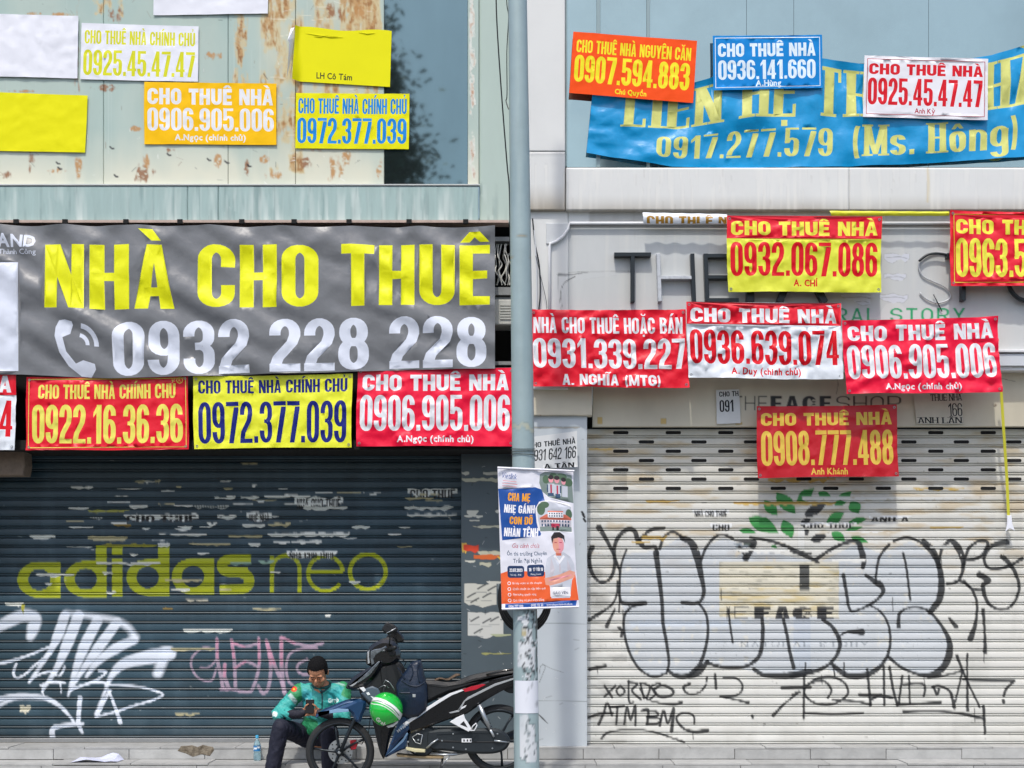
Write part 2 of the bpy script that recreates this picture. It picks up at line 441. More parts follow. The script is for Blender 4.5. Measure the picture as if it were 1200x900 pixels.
def _char_raw(ch, bold):
    cu = bpy.data.curves.new("lettering_source", 'FONT'); cu.body = ch; cu.size = 1; cu.offset = bold; cu.resolution_u = 2
    o = bpy.data.objects.new("lettering_source", cu); COL.objects.link(o)
    dg = bpy.context.evaluated_depsgraph_get()
    me = bpy.data.meshes.new_from_object(o.evaluated_get(dg))
    bpy.data.objects.remove(o); bpy.data.curves.remove(cu)
    bm = bmesh.new(); bm.from_mesh(me); bpy.data.meshes.remove(me)
    bmesh.ops.remove_doubles(bm, verts=bm.verts, dist=1e-5)
    adj = {}; co = [v.co.copy() for v in bm.verts]
    bm.verts.index_update()
    for e in bm.edges:
        if len(e.link_faces) == 1:
            a, b = e.verts; adj.setdefault(a.index, []).append(b.index); adj.setdefault(b.index, []).append(a.index)
    bm.free(); loops = []; used = set()
    for st in list(adj):
        if st in used: continue
        lp = [st]; used.add(st); cur = st
        while True:
            nx = [q for q in adj[cur] if q not in used]
            if not nx: break
            cur = nx[0]; used.add(cur); lp.append(cur)
        if len(lp) > 2: loops.append([(co[i].x, co[i].y) for i in lp])
    if loops:
        big = max(loops, key=lambda l: (max(p[0] for p in l) - min(p[0] for p in l)) * (max(p[1] for p in l) - min(p[1] for p in l)))
        xs = [p[0] for l in loops for p in l]; a = min(xs); ys = [p[1] for p in big]
        return (max(xs) - a, [[(x - a, y) for x, y in l] for l in loops], max(ys) - min(ys))
    return (.25, [], 0)

for _c in " ()-.?:0123679ABCDGHIKLNOPQRTVZabcdefghiklmnopqrtuvwyÁÊÍÔàáêìíòôùúĐđĩưạảầậặếềệịọồớờợủứỳ":     # outlines once, while the scene is still empty
    for _b in (0.0, .02, .032): _char(_c, _b)

def small(s, x0, ybot, h, bold=.018, width=None, italic=0, gap=.07):
    """line of small print from the built-in font; x0 left, ybot baseline, h cap height"""
    x = 0; out = []
    for ch in s:
        w, lp = _char(ch, bold); out.append((x, lp)); x += w + gap
    sc = h / .72; sxx = sc if width is None else width / (x - gap)
    return [[[(x0 + (gx + px) * sxx + italic * py * sc, ybot - py * sc) for px, py in l] for l in lp] for gx, lp in out if lp]

# ------------------------------------------------------------------ painted raster (sampled into mesh attributes)
class Raster:
    def __init__(s, x0, y0, x1, y1, res=.5):
        s.x0, s.y0, s.res = x0, y0, res
        s.w = int((x1 - x0) / res) + 1; s.h = int((y1 - y0) / res) + 1
        s.rgb = np.zeros((s.h, s.w, 3)); s.a = np.zeros((s.h, s.w))
    def win(s, xa, ya, xb, yb):
        i0 = max(0, int((xa - s.x0) / s.res)); i1 = min(s.w, int((xb - s.x0) / s.res) + 2)
        j0 = max(0, int((ya - s.y0) / s.res)); j1 = min(s.h, int((yb - s.y0) / s.res) + 2)
        if i1 <= i0 or j1 <= j0: return None
        X = s.x0 + np.arange(i0, i1) * s.res; Y = s.y0 + np.arange(j0, j1) * s.res
        return slice(j0, j1), slice(i0, i1), *np.meshgrid(X, Y)
    def over(s, js, is_, al, col):
        c = np.array(lin(col) if isinstance(col, str) else col)
        A = s.a[js, is_]; o = al + A * (1 - al)
        R = s.rgb[js, is_]
        s.rgb[js, is_] = np.where(o[..., None] > 1e-4, (c * al[..., None] + R * (A * (1 - al))[..., None]) / np.maximum(o, 1e-4)[..., None], R)
        s.a[js, is_] = o
    def stroke(s, pts, w, col, soft=.6, alpha=1, smooth=8, skip=0, taper=None, seed=3):
        P = catmull(pts, smooth) if smooth else [np.array(p, float) for p in pts]
        P = np.array(P); k = len(P)
        ww = np.interp(np.linspace(0, 1, k), np.linspace(0, 1, len(w)), w) if isinstance(w, (list, tuple)) else np.full(k, w, float)
        m = ww.max() / 2 + soft + 1
        r = s.win(P[:, 0].min() - m, P[:, 1].min() - m, P[:, 0].max() + m, P[:, 1].max() + m)
        if r is None: return
        js, is_, X, Y = r; D = np.full(X.shape, 1e9)
        for i in range(k - 1):
            a, b = P[i], P[i + 1]; d = b - a; L = d @ d + 1e-9
            xa, xb = min(a[0], b[0]) - m, max(a[0], b[0]) + m; ya, yb = min(a[1], b[1]) - m, max(a[1], b[1]) + m
            i0 = max(0, int((xa - X[0, 0]) / s.res)); i1 = int((xb - X[0, 0]) / s.res) + 2
            j0 = max(0, int((ya - Y[0, 0]) / s.res)); j1 = int((yb - Y[0, 0]) / s.res) + 2
            x = X[j0:j1, i0:i1]; y = Y[j0:j1, i0:i1]
            if x.size == 0: continue
            t = np.clip(((x - a[0]) * d[0] + (y - a[1]) * d[1]) / L, 0, 1)
            dd = np.hypot(x - a[0] - t * d[0], y - a[1] - t * d[1]) - (ww[i] * (1 - t) + ww[i + 1] * t) / 2
            D[j0:j1, i0:i1] = np.minimum(D[j0:j1, i0:i1], dd)
        al = np.clip(.5 - D / soft / 1.0, 0, 1) * alpha
        if skip: al = al * (vnoise(X, Y, 7, seed) > skip)
        s.over(js, is_, al, col)
    def fill(s, conts, col, alpha=1, mask=None, erode=0, seed=1, escale=6):
        xs = [p[0] for c in conts for p in c]; ys = [p[1] for c in conts for p in c]
        r = s.win(min(xs) - 1, min(ys) - 1, max(xs) + 1, max(ys) + 1)
        if r is None: return
        js, is_, X, Y = r; acc = np.zeros(X.shape)
        for ox, oy in ((-.25, -.25), (.25, -.25), (-.25, .25), (.25, .25)):
            ins = np.zeros(X.shape, bool); x = X + ox * s.res; y = Y + oy * s.res
            for c in conts:
                n = len(c)
                for i in range(n):
                    (xa, ya), (xb, yb) = c[i], c[(i + 1) % n]
                    if ya == yb: continue
                    cond = ((ya > y) != (yb > y)) & (x < (xb - xa) * (y - ya) / (yb - ya) + xa)
                    ins ^= cond
            acc += ins
        al = acc / 4 * alpha
        if erode: al = al * np.clip((vnoise(X, Y, escale, seed) - erode) * 12, 0, 1)
        s.over(js, is_, al, col)
    def shapes(s, shs, col, **k):
        for sh in shs: s.fill(sh, col, **k)
    def scrap(s, x, y, w, h, col='#d9dbd3', seed=0, txt=None):
        """torn strip of glued paper"""
        r = np.random.default_rng(seed + int(x * 7 + y)); n = max(4, int(w / 5))
        top = [(x + w * i / n, y + r.normal(0, .12 * min(h, 8)) * (0 < i < n)) for i in range(n + 1)]
        hv = min(h, 7); bot = [(x + w * i / n, y + h + hv * (r.uniform(-.5, .3) if 0 < i < n else r.uniform(-.8, -.2))) for i in range(n, -1, -1)]
        s.fill([top + bot], col, erode=.12, seed=seed)
        if txt: s.shapes(text(txt, x + 3, x + w - 3, y + 1.5, y + h + 2), '#1a1c1e')
    def sample(s, px, py):
        u = np.clip((px - s.x0) / s.res, 0, s.w - 1.001); v = np.clip((py - s.y0) / s.res, 0, s.h - 1.001)
        i = u.astype(int); j = v.astype(int); fu = (u - i)[..., None]; fv = (v - j)[..., None]
        T = np.concatenate([s.rgb, s.a[..., None]], -1)
        return (T[j, i] * (1 - fu) + T[j, i + 1] * fu) * (1 - fv) + (T[j + 1, i] * (1 - fu) + T[j + 1, i + 1] * fu) * fv

def grid_mesh(name, P, paint=None, closed_u=False):
    """P: (rows, cols, 3) array -> mesh, with optional paint (rows, cols, 4)"""
    r, c = P.shape[:2]
    me = bpy.data.meshes.new(name)
    idx = np.arange(r * c).reshape(r, c)
    f = np.stack([idx[:-1, :-1], idx[1:, :-1], idx[1:, 1:], idx[:-1, 1:]], -1).reshape(-1, 4)
    me.vertices.add(r * c); me.vertices.foreach_set("co", P.reshape(-1).astype(np.float32))
    me.loops.add(f.size); me.loops.foreach_set("vertex_index", f.reshape(-1).astype(np.int32))
    me.polygons.add(len(f)); me.polygons.foreach_set("loop_start", np.arange(0, f.size, 4, dtype=np.int32))
    me.update(calc_edges=True)
    if paint is not None:
        at = me.color_attributes.new("paint", 'FLOAT_COLOR', 'POINT')
        at.data.foreach_set("color", paint.reshape(-1).astype(np.float32))
    return me

def painted(name, R, x0, y0, x1, y1, d, m, parent, step=1.2, disp=None, thick=.02, label=None):
    """flat sheet seen at px rectangle, d in front of the facade, carrying raster R; edges folded back by thick"""
    nx = int((x1 - x0) / step) + 2; ny = int((y1 - y0) / step) + 2
    X, Y = np.meshgrid(np.linspace(x0, x1, nx), np.linspace(y0, y1, ny))
    s = (CAM_D - d) / CAM_D / PPM
    P = np.stack([(X - 600) * s, np.full(X.shape, -d), CAM_H + (HOR - Y) * s], -1)
    if disp is not None: P[..., 1] += disp(X, Y)
    Pp = np.pad(P, ((1, 1), (1, 1), (0, 0)), mode='edge'); Pp[0, :, 1] += thick; Pp[-1, :, 1] += thick; Pp[1:-1, 0, 1] += thick; Pp[1:-1, -1, 1] += thick
    pt = np.pad(R.sample(X, Y), ((1, 1), (1, 1), (0, 0)), mode='edge')
    me = grid_mesh(name, Pp, pt)
    return tag(link(name, me, parent, m), label)

# ------------------------------------------------------------------ printed sheets: banners, posters, stickers
def sheet(name, quad, d, size, layers, mats, disp=None, step=6, parent=None, cell=None, curve=None, warp=None):
    """quad: TL TR BR BL photo pixels; layers: (shapes, material index) in sheet units (w, h), y down.
    The lettering is cut into the cloth mesh itself, so it follows every fold."""
    w, h = size; verts = []; faces = []; fid = []
    def addc(c, key):
        if key is not None: c = unspike(c)
        if len(c) < 3: return
        ar = sum(c[i - 1][0] * c[i][1] - c[i][0] * c[i - 1][1] for i in range(len(c)))
        if abs(ar) < 1e-6: return
        if ar < 0: c = c[::-1]
        n = len(verts); verts.extend(Vector(p) for p in c); faces.append(list(range(n, n + len(c)))); fid.append(key)
    addc([(0, 0), (w, 0), (w, h), (0, h)], None)
    for li, (shs, mi) in enumerate(layers):
        for si, sh in enumerate(shs):
            for ct in sh: addc([(min(max(x, .05), w - .05), min(max(y, .05), h - .05)) for x, y in ct], (li, si))
    r = random.Random(5); nx = max(2, int(w / step)); ny = max(2, int(h / step))
    for i in range(nx + 1):
        for j in range(ny + 1):
            if i in (0, nx) and j in (0, ny): continue
            jx = r.uniform(-.2, .2) * step if 0 < i < nx else 0; jy = r.uniform(-.2, .2) * step if 0 < j < ny else 0
            verts.append(Vector((w * i / nx + jx, h * j / ny + jy)))
    vs, es, fs, ov, oe, of = delaunay_2d_cdt(verts, [], faces, 0, 1e-4)
    mi_l = []; keep = []
    for f, src in zip(fs, of):
        if 0 not in src: continue
        cnt = {}
        for q in src:
            if fid[q] is not None: cnt[fid[q]] = cnt.get(fid[q], 0) + 1
        m = 0; best = -1
        for (li, si), c in cnt.items():
            if c % 2 and li > best: best = li; m = layers[li][1]
        keep.append(tuple(f)); mi_l.append(m)
    V = []
    (ax, ay), (bx, by), (cx, cy), (ex, ey) = quad
    for v in vs:
        u, t = v.x / w, v.y / h
        px = (ax * (1 - u) + bx * u) * (1 - t) + (ex * (1 - u) + cx * u) * t
        py = (ay * (1 - u) + by * u) * (1 - t) + (ey * (1 - u) + cy * u) * t
        if warp: ox, oy = warp(u, t); px += ox; py += oy
        p = W(px, py, d)
        if disp: p.y -= disp(u, t)
        if curve: p = curve(p, u, t)
        V.append(p)
    me = bpy.data.meshes.new(name); me.from_pydata([tuple(v) for v in V], [], [f[::-1] for f in keep])
    me.polygons.foreach_set("material_index", mi_l); me.update()
    # face the street
    if sum(p.normal.y * p.area for p in me.polygons) > 0: me.flip_normals()
    o = link(name, me, parent, mats, True)
    return o
# ================================================================== SETTING: pavement, street
m_pave = mat("pavement_concrete", "#8d8c88", .85, noise=.5, nscale=3, bump=.3, bscale=60, vary=.08)
m_asph = mat("asphalt", (.05, .05, .052), .9, noise=.3, nscale=2, bump=.4, bscale=150)
m_tile = mat("step_tile_stone", "#aeafad", .55, noise=.5, nscale=6, bump=.2, bscale=40, vary=.09)
m_grout = mat("grout", "#6a6862", .9)
tag(pyd("street", [(-400, -400, -.13), (400, -400, -.13), (400, 100, -.13), (-400, 100, -.13)], [(0, 1, 2, 3)], None, m_asph), kind="structure")
pv = MB(); pv.box(-40, 40, -3.3, 3, -.12, -.012); tag(pv.build("pavement", m_grout), kind="structure")
kb = MB()
for i in range(-16, 16): kb.bbox(i * 1.0 + .004, i * 1.0 + .996, -3.48, -3.3, -.12, .002, .01)
tag(kb.build("kerb", mat("kerb_granite", "#8a8985", .8, noise=.3, nscale=20)), kind="structure")
slabs = empty("pavement_slabs", (0, -1.5, 0), kind="structure")
_sm = None
for i in range(-11, 11):
    for j in range(6):
        if _sm is None:
            b = MB(); b.box(-.238, .238, -.238, .238, -.02, 0); o = b.build("slab", m_pave); _sm = o.data; bpy.data.objects.remove(o)
        o = bpy.data.objects.new("slab", _sm); COL.objects.link(o); o.parent = slabs
        o.location = (i * .48 + .24, -.68 - .48 * j + 1.5, random.uniform(-.003, .001)); o.rotation_euler = (random.uniform(-.004, .004), random.uniform(-.004, .004), 0)

# ================================================================== LEFT SHOP BUILDING
def wx(px, d=0): return W(px, 0, d).x
def wz(py, d=0): return W(0, py, d).z
LB = empty("shop_building", (-2.6, 0, 0), "shuttered shop with sea green cladding, peeling glue stains and dark teal roller shutter", "shop building")
RB = empty("shop_building", (2.6, 0, 0), "shuttered cosmetics shop with pale grey fascia and white roller shutter covered in graffiti", "shop building")

m_green = mat("sea_green_panel", "#b2c4bb", .45, noise=.18, nscale=1.6, attr=True, stretch=(1, 1, .35), coat=.1)
m_greenband = mat("sea_green_band", "#a3bcb9", .5, noise=.3, nscale=3, attr=True, stretch=(4, 1, .5))
m_dark = mat("dark_cavity", "#151515", .9)
m_glassL = mat("tinted_glass", (.19, .27, .27), .03, metal=.93, noise=.3, nscale=1.2, spec=.8, stretch=(1, 1, .3))
m_glassR = mat("pale_reflective_glass", (.40, .49, .45), .04, metal=.9, noise=.3, nscale=.9, spec=.8)
m_alu = mat("aluminium_frame", "#c9ccca", .4, metal=.2, noise=.25, nscale=6)

# ---- stained upper cladding raster
RL = Raster(-60, -40, 565, 222, .6)
def glue(R, x0, y0, x1, y1, seed, thr=.52, cols=('#9a6a34', '#b88a4c', '#cdbf93'), sc=9, ax=1.0, ay=2.2):
    """patches of brown glue left by torn-off posters"""
    r = R.win(x0, y0, x1, y1)
    if r is None: return
    js, is_, X, Y = r
    n = vnoise(X / ax, Y / ay, sc, seed, 5); n2 = vnoise(X, Y, sc * .35, seed + 9, 4)
    ex = np.minimum(np.minimum(X - x0, x1 - X), np.minimum(Y - y0, y1 - Y)); fade = np.clip(ex / 10, 0, 1) ** .6
    base = np.clip((n * fade - thr + .06) * 14, 0, 1) * .8
    R.over(js, is_, base * np.clip((n2 - .25) * 6, 0, 1), cols[2])
    n3 = vnoise(X * 2.2, Y / 1.5, 7, seed + 20, 4)
    R.over(js, is_, np.clip((n * fade - thr) * 9, 0, 1) * np.clip((n3 - .36) * 4, 0, 1) * .8, cols[1])
    R.over(js, is_, np.clip((n * fade - thr - .02) * 9, 0, 1) * np.clip((n2 - .45) * 6, 0, 1) * np.clip((n3 - .4) * 5, 0, 1) * .95, cols[0])
def streak(R, x, y, w, h, col, seed, a=.8, soft=.35):
    r = R.win(x - w, y - h, x + w, y + h)
    if r is None: return
    js, is_, X, Y = r
    q = (((X - x) / w) ** 2 + ((Y - y) / h) ** 2) * 1.5 + (vnoise(X * 1.6, Y / 1.8, 7, seed, 5) - .5) * 4.2
    R.over(js, is_, np.clip((1 - q) * 1.3, 0, 1) * a * np.clip((vnoise(X, Y, 3, seed + 3) - .25) * 4, 0, 1), col)
# weathering towards cream near the bottom of the cladding
_r = RL.win(-60, -40, 565, 222); js, is_, X, Y = _r
RL.over(js, is_, np.clip((X - 290) / 30, 0, 1) * np.clip((452 - X) / 2, 0, 1) * np.clip((vnoise(X, Y / 2, 40, 91) - .38) * 4, 0, 1) * .55, '#d3cdb2')
RL.over(js, is_, np.clip((Y - 150) / 55, 0, 1) * .85 * (.6 + .8 * vnoise(X, Y, 60, 4)), '#dcdcc8')
RL.over(js, is_, np.clip((vnoise(X, Y / 3, 45, 6) - .52) * 4, 0, 1) * .35, '#8fb0ad')
glue(RL, 268, -35, 296, 165, 11, .40, ('#8b5a2b', '#b78a4e', '#cbb98c'), 8, .8, 3)
glue(RL, 300, -35, 362, 208, 12, .40, sc=16)
glue(RL, 362, -35, 452, 130, 13, .40, sc=15)
glue(RL, 395, -35, 450, 45, 15, .33, sc=14)
glue(RL, 440, 120, 452, 216, 14, .45)
glue(RL, 546, -35, 562, 216, 17, .40, ('#b98f72', '#cdbfae', '#dfe0d8'), 6, .7, 2)
glue(RL, 100, -10, 150, 26, 18, .5)
glue(RL, 84, -35, 98, 112, 19, .42, ('#6e3b2c', '#8c5a44', '#b3a38e'), 5, .5, 3)
for i, (x, y, w, h) in enumerate([(122, 103, 22, 5), (160, 151, 8, 4), (250, 66, 14, 6), (38, 188, 6, 16), (91, 195, 5, 22), (68, 200, 14, 4), (168, 203, 14, 12), (172, 190, 5, 10),
                                  (255, 188, 5, 10), (290, 195, 4, 16), (310, 186, 8, 6), (325, 205, 16, 7), (360, 192, 10, 9), (392, 196, 14, 16), (405, 185, 6, 12), (385, 15, 18, 12),
                                  (420, 12, 16, 14), (445, 200, 4, 14), (135, 18, 10, 12), (40, 16, 10, 2), (75, 17, 16, 3), (8, 205, 8, 6), (370, 175, 8, 4), (30, 107, 20, 2), (200, 176, 10, 3)]):
    streak(RL, x, y, w, h, '#b9874a' if i % 3 else '#8f5c33', i, .9)
for i in range(150):
    x, y = rng.uniform(-40, 445), rng.uniform(-20, 214)
    RL.stroke([(x, y), (x + rng.normal(0, 4), y + rng.normal(0, 4))], rng.uniform(.4, 1.1), ['#2e3a40', '#f0f2ee', '#7b5a3c'][i % 3], .4, rng.uniform(.3, .8), smooth=0)
for (x, y) in [(129, 172), (66, 190), (264, 189), (290, 193), (134, 205), (68, 196), (196, 180), (243, 186)]:
    RL.stroke([(x, y), (x + 2, y + 2), (x + 4, y + 2)], 2.2, '#20262a', .5, .9, smooth=0)
for i in range(26):
    x = rng.uniform(0, 440); RL.stroke([(x, rng.uniform(0, 60)), (x + rng.normal(0, .6), rng.uniform(90, 215))], .5, '#e5ece6', .5, .25, smooth=0)
for i in range(40):
    x, y = rng.uniform(300, 445), rng.uniform(0, 160); RL.stroke([(x, y), (x + rng.uniform(4, 22), y + rng.normal(0, 1.5))], .7, '#e9e4d2', .4, .6, smooth=0)

for a, b in ((-60, 121), (121.7, 267), (267.7, 346), (346.7, 450)):
    painted("cladding_panel", RL, a, -40, b, 217.5, 0.0, m_green, LB, 1.1, thick=.03, disp=lambda X, Y: .004 * (vnoise(X, Y, 60, 3) - .5))
MB().box(wx(-60), wx(597), .02, .03, wz(218), wz(-40)).build("backing_board", m_dark, LB)
wf = MB(); wf.box(wx(450.5), wx(548), -.002, .012, wz(217), wz(-40)).build("window_pane", m_glassL, LB)
painted("window_frame", RL, 548.3, -40, 561, 217.5, .012, m_green, LB, 1.0, thick=.04)
RS = Raster(-80, -40, 1250, 520, 1)   # general grime
_r = RS.win(-80, -40, 1250, 520); js, is_, X, Y = _r
RS.over(js, is_, np.clip((vnoise(X * 3, Y / 5, 18, 21) - .5) * 3, 0, 1) * np.clip((Y - 214) / 15, 0, 1) * (Y < 262) * (X < 600) * .5, '#e7eee9')
RS.over(js, is_, np.clip((vnoise(X * 3, Y / 6, 9, 22) - .58) * 6, 0, 1) * (Y > 214) * (Y < 264) * (X < 600) * .5, '#6f8a8a')
painted("cladding_panel", RS, 561.6, -40, 622, 262, .0, m_green, LB, 3, thick=.03)
for a, b in ((-60, 219.6), (220.2, 255.5), (256.1, 561)):
    painted("band_panel", RS, a, 218.5, b, 260.5, .035, m_greenband, LB, 2, thick=.05)
for i in range(16):
    x = rng.uniform(0, 545); RL.stroke([(x, rng.uniform(-20, 60)), (x + rng.normal(0, 1), rng.uniform(120, 215))], rng.uniform(.6, 1.6), '#a77c4a', 1.2, .22, smooth=0)
MB().box(wx(-60), wx(562), -.045, .02, wz(218.6), wz(217.2)).build("drip_edge", m_alu, LB)
m_rail = mat("pinkish_angle_iron", "#c2ada0", .7, noise=.5, nscale=14)
rl = MB(); rl.box(wx(-60), wx(596), -.07, .1, wz(263), wz(260)).build("banner_rail", m_rail, LB)
for x in (22, 79, 150, 213, 285, 346, 410, 480, 546): MB().box(wx(x - 3), wx(x + 3), -.085, -.06, wz(264.5), wz(259.5)).build("rail_clip", m_dark, LB)
# cavity behind the big banner, with junk that shows between banner and pole
cv = MB(); cv.box(wx(-60), wx(622), .64, .66, wz(528), wz(262)); cv.build("cavity_back", m_dark, LB)
MB().box(wx(-60), wx(622), .03, .66, wz(262), wz(255)).build("cavity_top", m_dark, LB)
m_junk = mat("junk_metal", "#8d8f8d", .6, metal=.3, noise=.5, nscale=12)
for (ya, yb, z1, z0) in ((.05, .2, 281, 276), (.02, .1, 345, 336), (.05, .12, 354, 347), (.02, .06, 427, 423), (.06, .2, 433, 429)):
    MB().box(wx(575), wx(600), ya, yb, wz(z1), wz(z0)).build("bracket_bar", m_junk, LB)
ac = MB(); ac.bbox(wx(578), wx(622), .03, .33, wz(380), wz(350), .01)
ac = ac.build("vent_unit", mat("vent_plastic", "#b9bab2", .6, noise=.3))
for k in range(6): MB().box(wx(586), wx(600), .02, .04, wz(356 + k * 3.2 + 1.6), wz(356 + k * 3.2)).build("louvre", MATS["vent_plastic"], ac)
tag(ac, "grey louvred vent box between the big grey banner and the pole", "vent box")
for k in range(7):
    wr = MB()
    x = 583 + k * 2.4; P = [W(x + random.uniform(-3, 3), y, -.1 + random.uniform(-.02, .05)) for y in range(286, 336, 8)]
    wr.tube(catmull([tuple(p) for p in P], 4), .006, 5); wr.build("loose_cable", mat("cable_grey", "#b8b8b0", .6), LB)
# broken lintel in the left corner
ln = MB(); ln.slab([(wx(-60, -.2), wz(525, -.2)), (wx(28, -.2), wz(525, -.2)), (wx(29, -.2), wz(545, -.2)), (wx(27, -.2), wz(557, -.2)), (wx(-60, -.2), wz(557, -.2))], .2, .43, .01)
ln.build("lintel", mat("bare_concrete", "#8a7a6c", .9, noise=.6, nscale=9, bump=.6, bscale=30), LB)

# pier between the shutters on the left side (dark), with paper remnants
RP = Raster(536, 480, 640, 890, .5)
for i, (x, y, w, h, c) in enumerate([(541, 553, 9, 4, '#c9c9bd'), (541, 560, 60, 4.5, '#b9b8a2'), (566, 553, 22, 4, '#c0c0b4'), (547, 598, 14, 5, '#c9c9bd'), (544, 604, 22, 3.5, '#c9c9bd'),
                                      (580, 598, 12, 4, '#d0d0c4'), (550, 609, 12, 2.5, '#c5c5b8'), (554, 616, 46, 3, '#b9b8a2'), (541, 636, 6, 12, '#d8b04a'), (543, 638, 18, 10, '#cf3f22'),
                                      (560, 646, 40, 5, '#b9b8a2'), (545, 656, 12, 4, '#c9c9bd'), (555, 650, 30, 6, '#d0632a'), (562, 659, 14, 6, '#b9b8a2'), (583, 652, 12, 4, '#d8b04a'),
                                      (544, 684, 38, 27, '#c4c4ba'), (570, 681, 30, 4, '#c4c4ba'), (548, 717, 42, 30, '#c6c7c2'), (575, 743, 24, 3, '#a9b08e'), (564, 765, 36, 2.6, '#98985e')]):
    RP.scrap(x, y, w, h, c, i)
for x, y in [(548, 700), (552, 706), (560, 690), (566, 700), (572, 692), (552, 728), (566, 730), (575, 728), (556, 742)]:
    RP.stroke([(x, y), (x + 5, y - 3), (x + 9, y - 5)], 1.8, '#2c3336', .6, .9, smooth=0)
    RP.stroke([(x - 2, y + 4), (x + 10, y + 4)], .8, '#5a6066', .4, .7, smooth=0)
for i in range(40):
    x, y = rng.uniform(542, 600), rng.uniform(540, 860); RP.stroke([(x, y), (x + rng.normal(0, 2), y + rng.normal(0, 2))], .9, '#c4cacc' if i % 2 else '#1e2528', .4, .6, smooth=0)
m_pier = mat("slate_grey_panel", "#4d5a61", .5, noise=.25, nscale=3, attr=True)
painted("pier_panel", RP, 540.5, 480, 612, 872, -.42, m_pier, LB, .9, thick=.1, disp=lambda X, Y: .002 * vnoise(X, Y, 40, 5))
MB().box(wx(-60), wx(622), -.01, .6, wz(527, 0), wz(516, 0)).build("lintel_beam", m_dark, LB)

# ================================================================== STEPS
def steps():
    st = empty("entrance_steps", (0, 0, 0), "worn grey tiled steps in front of both roller shutters", "steps")
    MB().box(-6, 6, -.03, .9, -.01, .27).build("step_core", m_grout, st)
    MB().box(-6, 6, -.39, -.03, -.01, .158).build("step_core", m_grout, st)
    def run(y0, y1, z0, z1, off, w=.68, front=True, skip=()):
        k = 0; x = -5.5 + off
        while x < 5.5:
            b = MB(); g = .003
            b.box(x + g, x + w - g, y0, y1, z0, z1)
            o = b.build("tile", m_tile, st)
            o.rotation_euler = (random.uniform(-.002, .002), random.uniform(-.001, .001), 0)
            x += w; k += 1
    run(-.05, -.03, .18, .268, .02)          # upper riser
    run(-.05, .40, .27, .284, .30)           # upper tread
    run(-.41, -.055, .16, .174, .12)          # lower tread
    run(-.41, -.39, .004, .157, .02)          # lower riser
    return st
STEPS = steps()

# ================================================================== SHUTTERS
def shutter(parent, name, R, x0, x1, ytop, ybot, d, n, m, slots=None, label=None, botbar=10, prof=None, gap_m=None):
    s = (CAM_D - d) / CAM_D / PPM
    e = empty(name, (0, -d, 0)); e.parent = parent; e.location = Vector((0, -d, 0)) - parent.location
    if label: e["label"] = label
    pitch = (ybot - botbar - ytop) / n
    # profile: (fraction of the pitch downward, depth behind the crown)
    pr = prof
    T = R.sample
    for k in range(n):
        yt = ytop + k * pitch
        rows = np.array([yt + f * pitch for f, _ in pr]); dep = np.array([q for _, q in pr])
        xs = np.arange(x0, x1 + .01, .8); xs[-1] = x1
        Xg, Yg = np.meshgrid(xs, rows); C = R.sample(Xg, Yg)
        Cp = C.copy(); Cp[..., :3] *= C[..., 3:]
        dc = np.abs(np.diff(Cp, axis=1)).max(axis=(0, 2)) > .012
        keep = np.zeros(len(xs), bool); keep[0] = keep[-1] = True; keep[:-1] |= dc; keep[1:] |= dc; keep[::60] = True
        xs = xs[keep]; C = C[:, keep]
        Xg, Yg = np.meshgrid(xs, rows)
        P = np.stack([(Xg - 600) * s, np.repeat((-d + dep)[:, None], len(xs), 1) + .007 * (vnoise(Xg, Yg * 0 + k * 17, 130, 8) - .5), CAM_H + (HOR - Yg) * s], -1)
        me = grid_mesh("slat", P, C)
        me.polygons.foreach_set("use_smooth", [False] * len(me.polygons))
        o = link("slat", me, None, m); o.parent = e; o.location = (0, d, 0)
        if slots and k < slots[0]:
            off = slots[2] * (k % 2) + (slots[3] if k % 3 == 2 else 0)
            x = x0 + slots[1] + off
            while x < x1 - 12:
                b = MB()
                p = [(x + a, b_) for a, b_ in _arc(3, yt + .42 * pitch, 1.6, 1.9, 90, 270, 5) + _arc(18, yt + .42 * pitch, 1.6, 1.9, 270, 450, 5)]
                b.slab([((q[0] - 600) * s, CAM_H + (HOR - q[1]) * s) for q in p], -d - .0035, -d + .003, .0008)
                x += slots[4]
                q = b.build("slot", m_dark, None); q.parent = e; q.location = (0, d, 0)
    y = ybot - botbar
    b = MB(); b.bbox((x0 - 600) * s, (x1 - 600) * s, -d - .012, -d + .03, CAM_H + (HOR - ybot) * s, CAM_H + (HOR - y) * s, .006)
    o = b.build("bottom_bar", mat("shutter_bar", "#8f9293", .5, noise=.4, nscale=9), None); o.parent = e; o.location = (0, d, 0)
    MB().box((x0 - 600) * s, (x1 - 600) * s, -d + .035, -d + .05, CAM_H + (HOR - ybot) * s, CAM_H + (HOR - ytop) * s).build("shutter_backing", m_dark, parent)
    return e
# ================================================================== BANNERS
C_RED, C_PINK, C_WHITE, C_YEL = '#e20026', '#f0003a', '#e9ebf0', '#f2ee12'
def vinyl(col, rough=.42, bump=.55, n=.14):
    return mat("vinyl_" + col.strip('#'), col, rough, noise=n, nscale=4, bump=bump, bscale=9, coat=.05, spec=.45, bdetail=3)
def ink(col): return mat("ink_" + col.strip('#'), col, .45, noise=.16, nscale=7, bump=.3, bscale=9, coat=.03, spec=.3, bdetail=3)

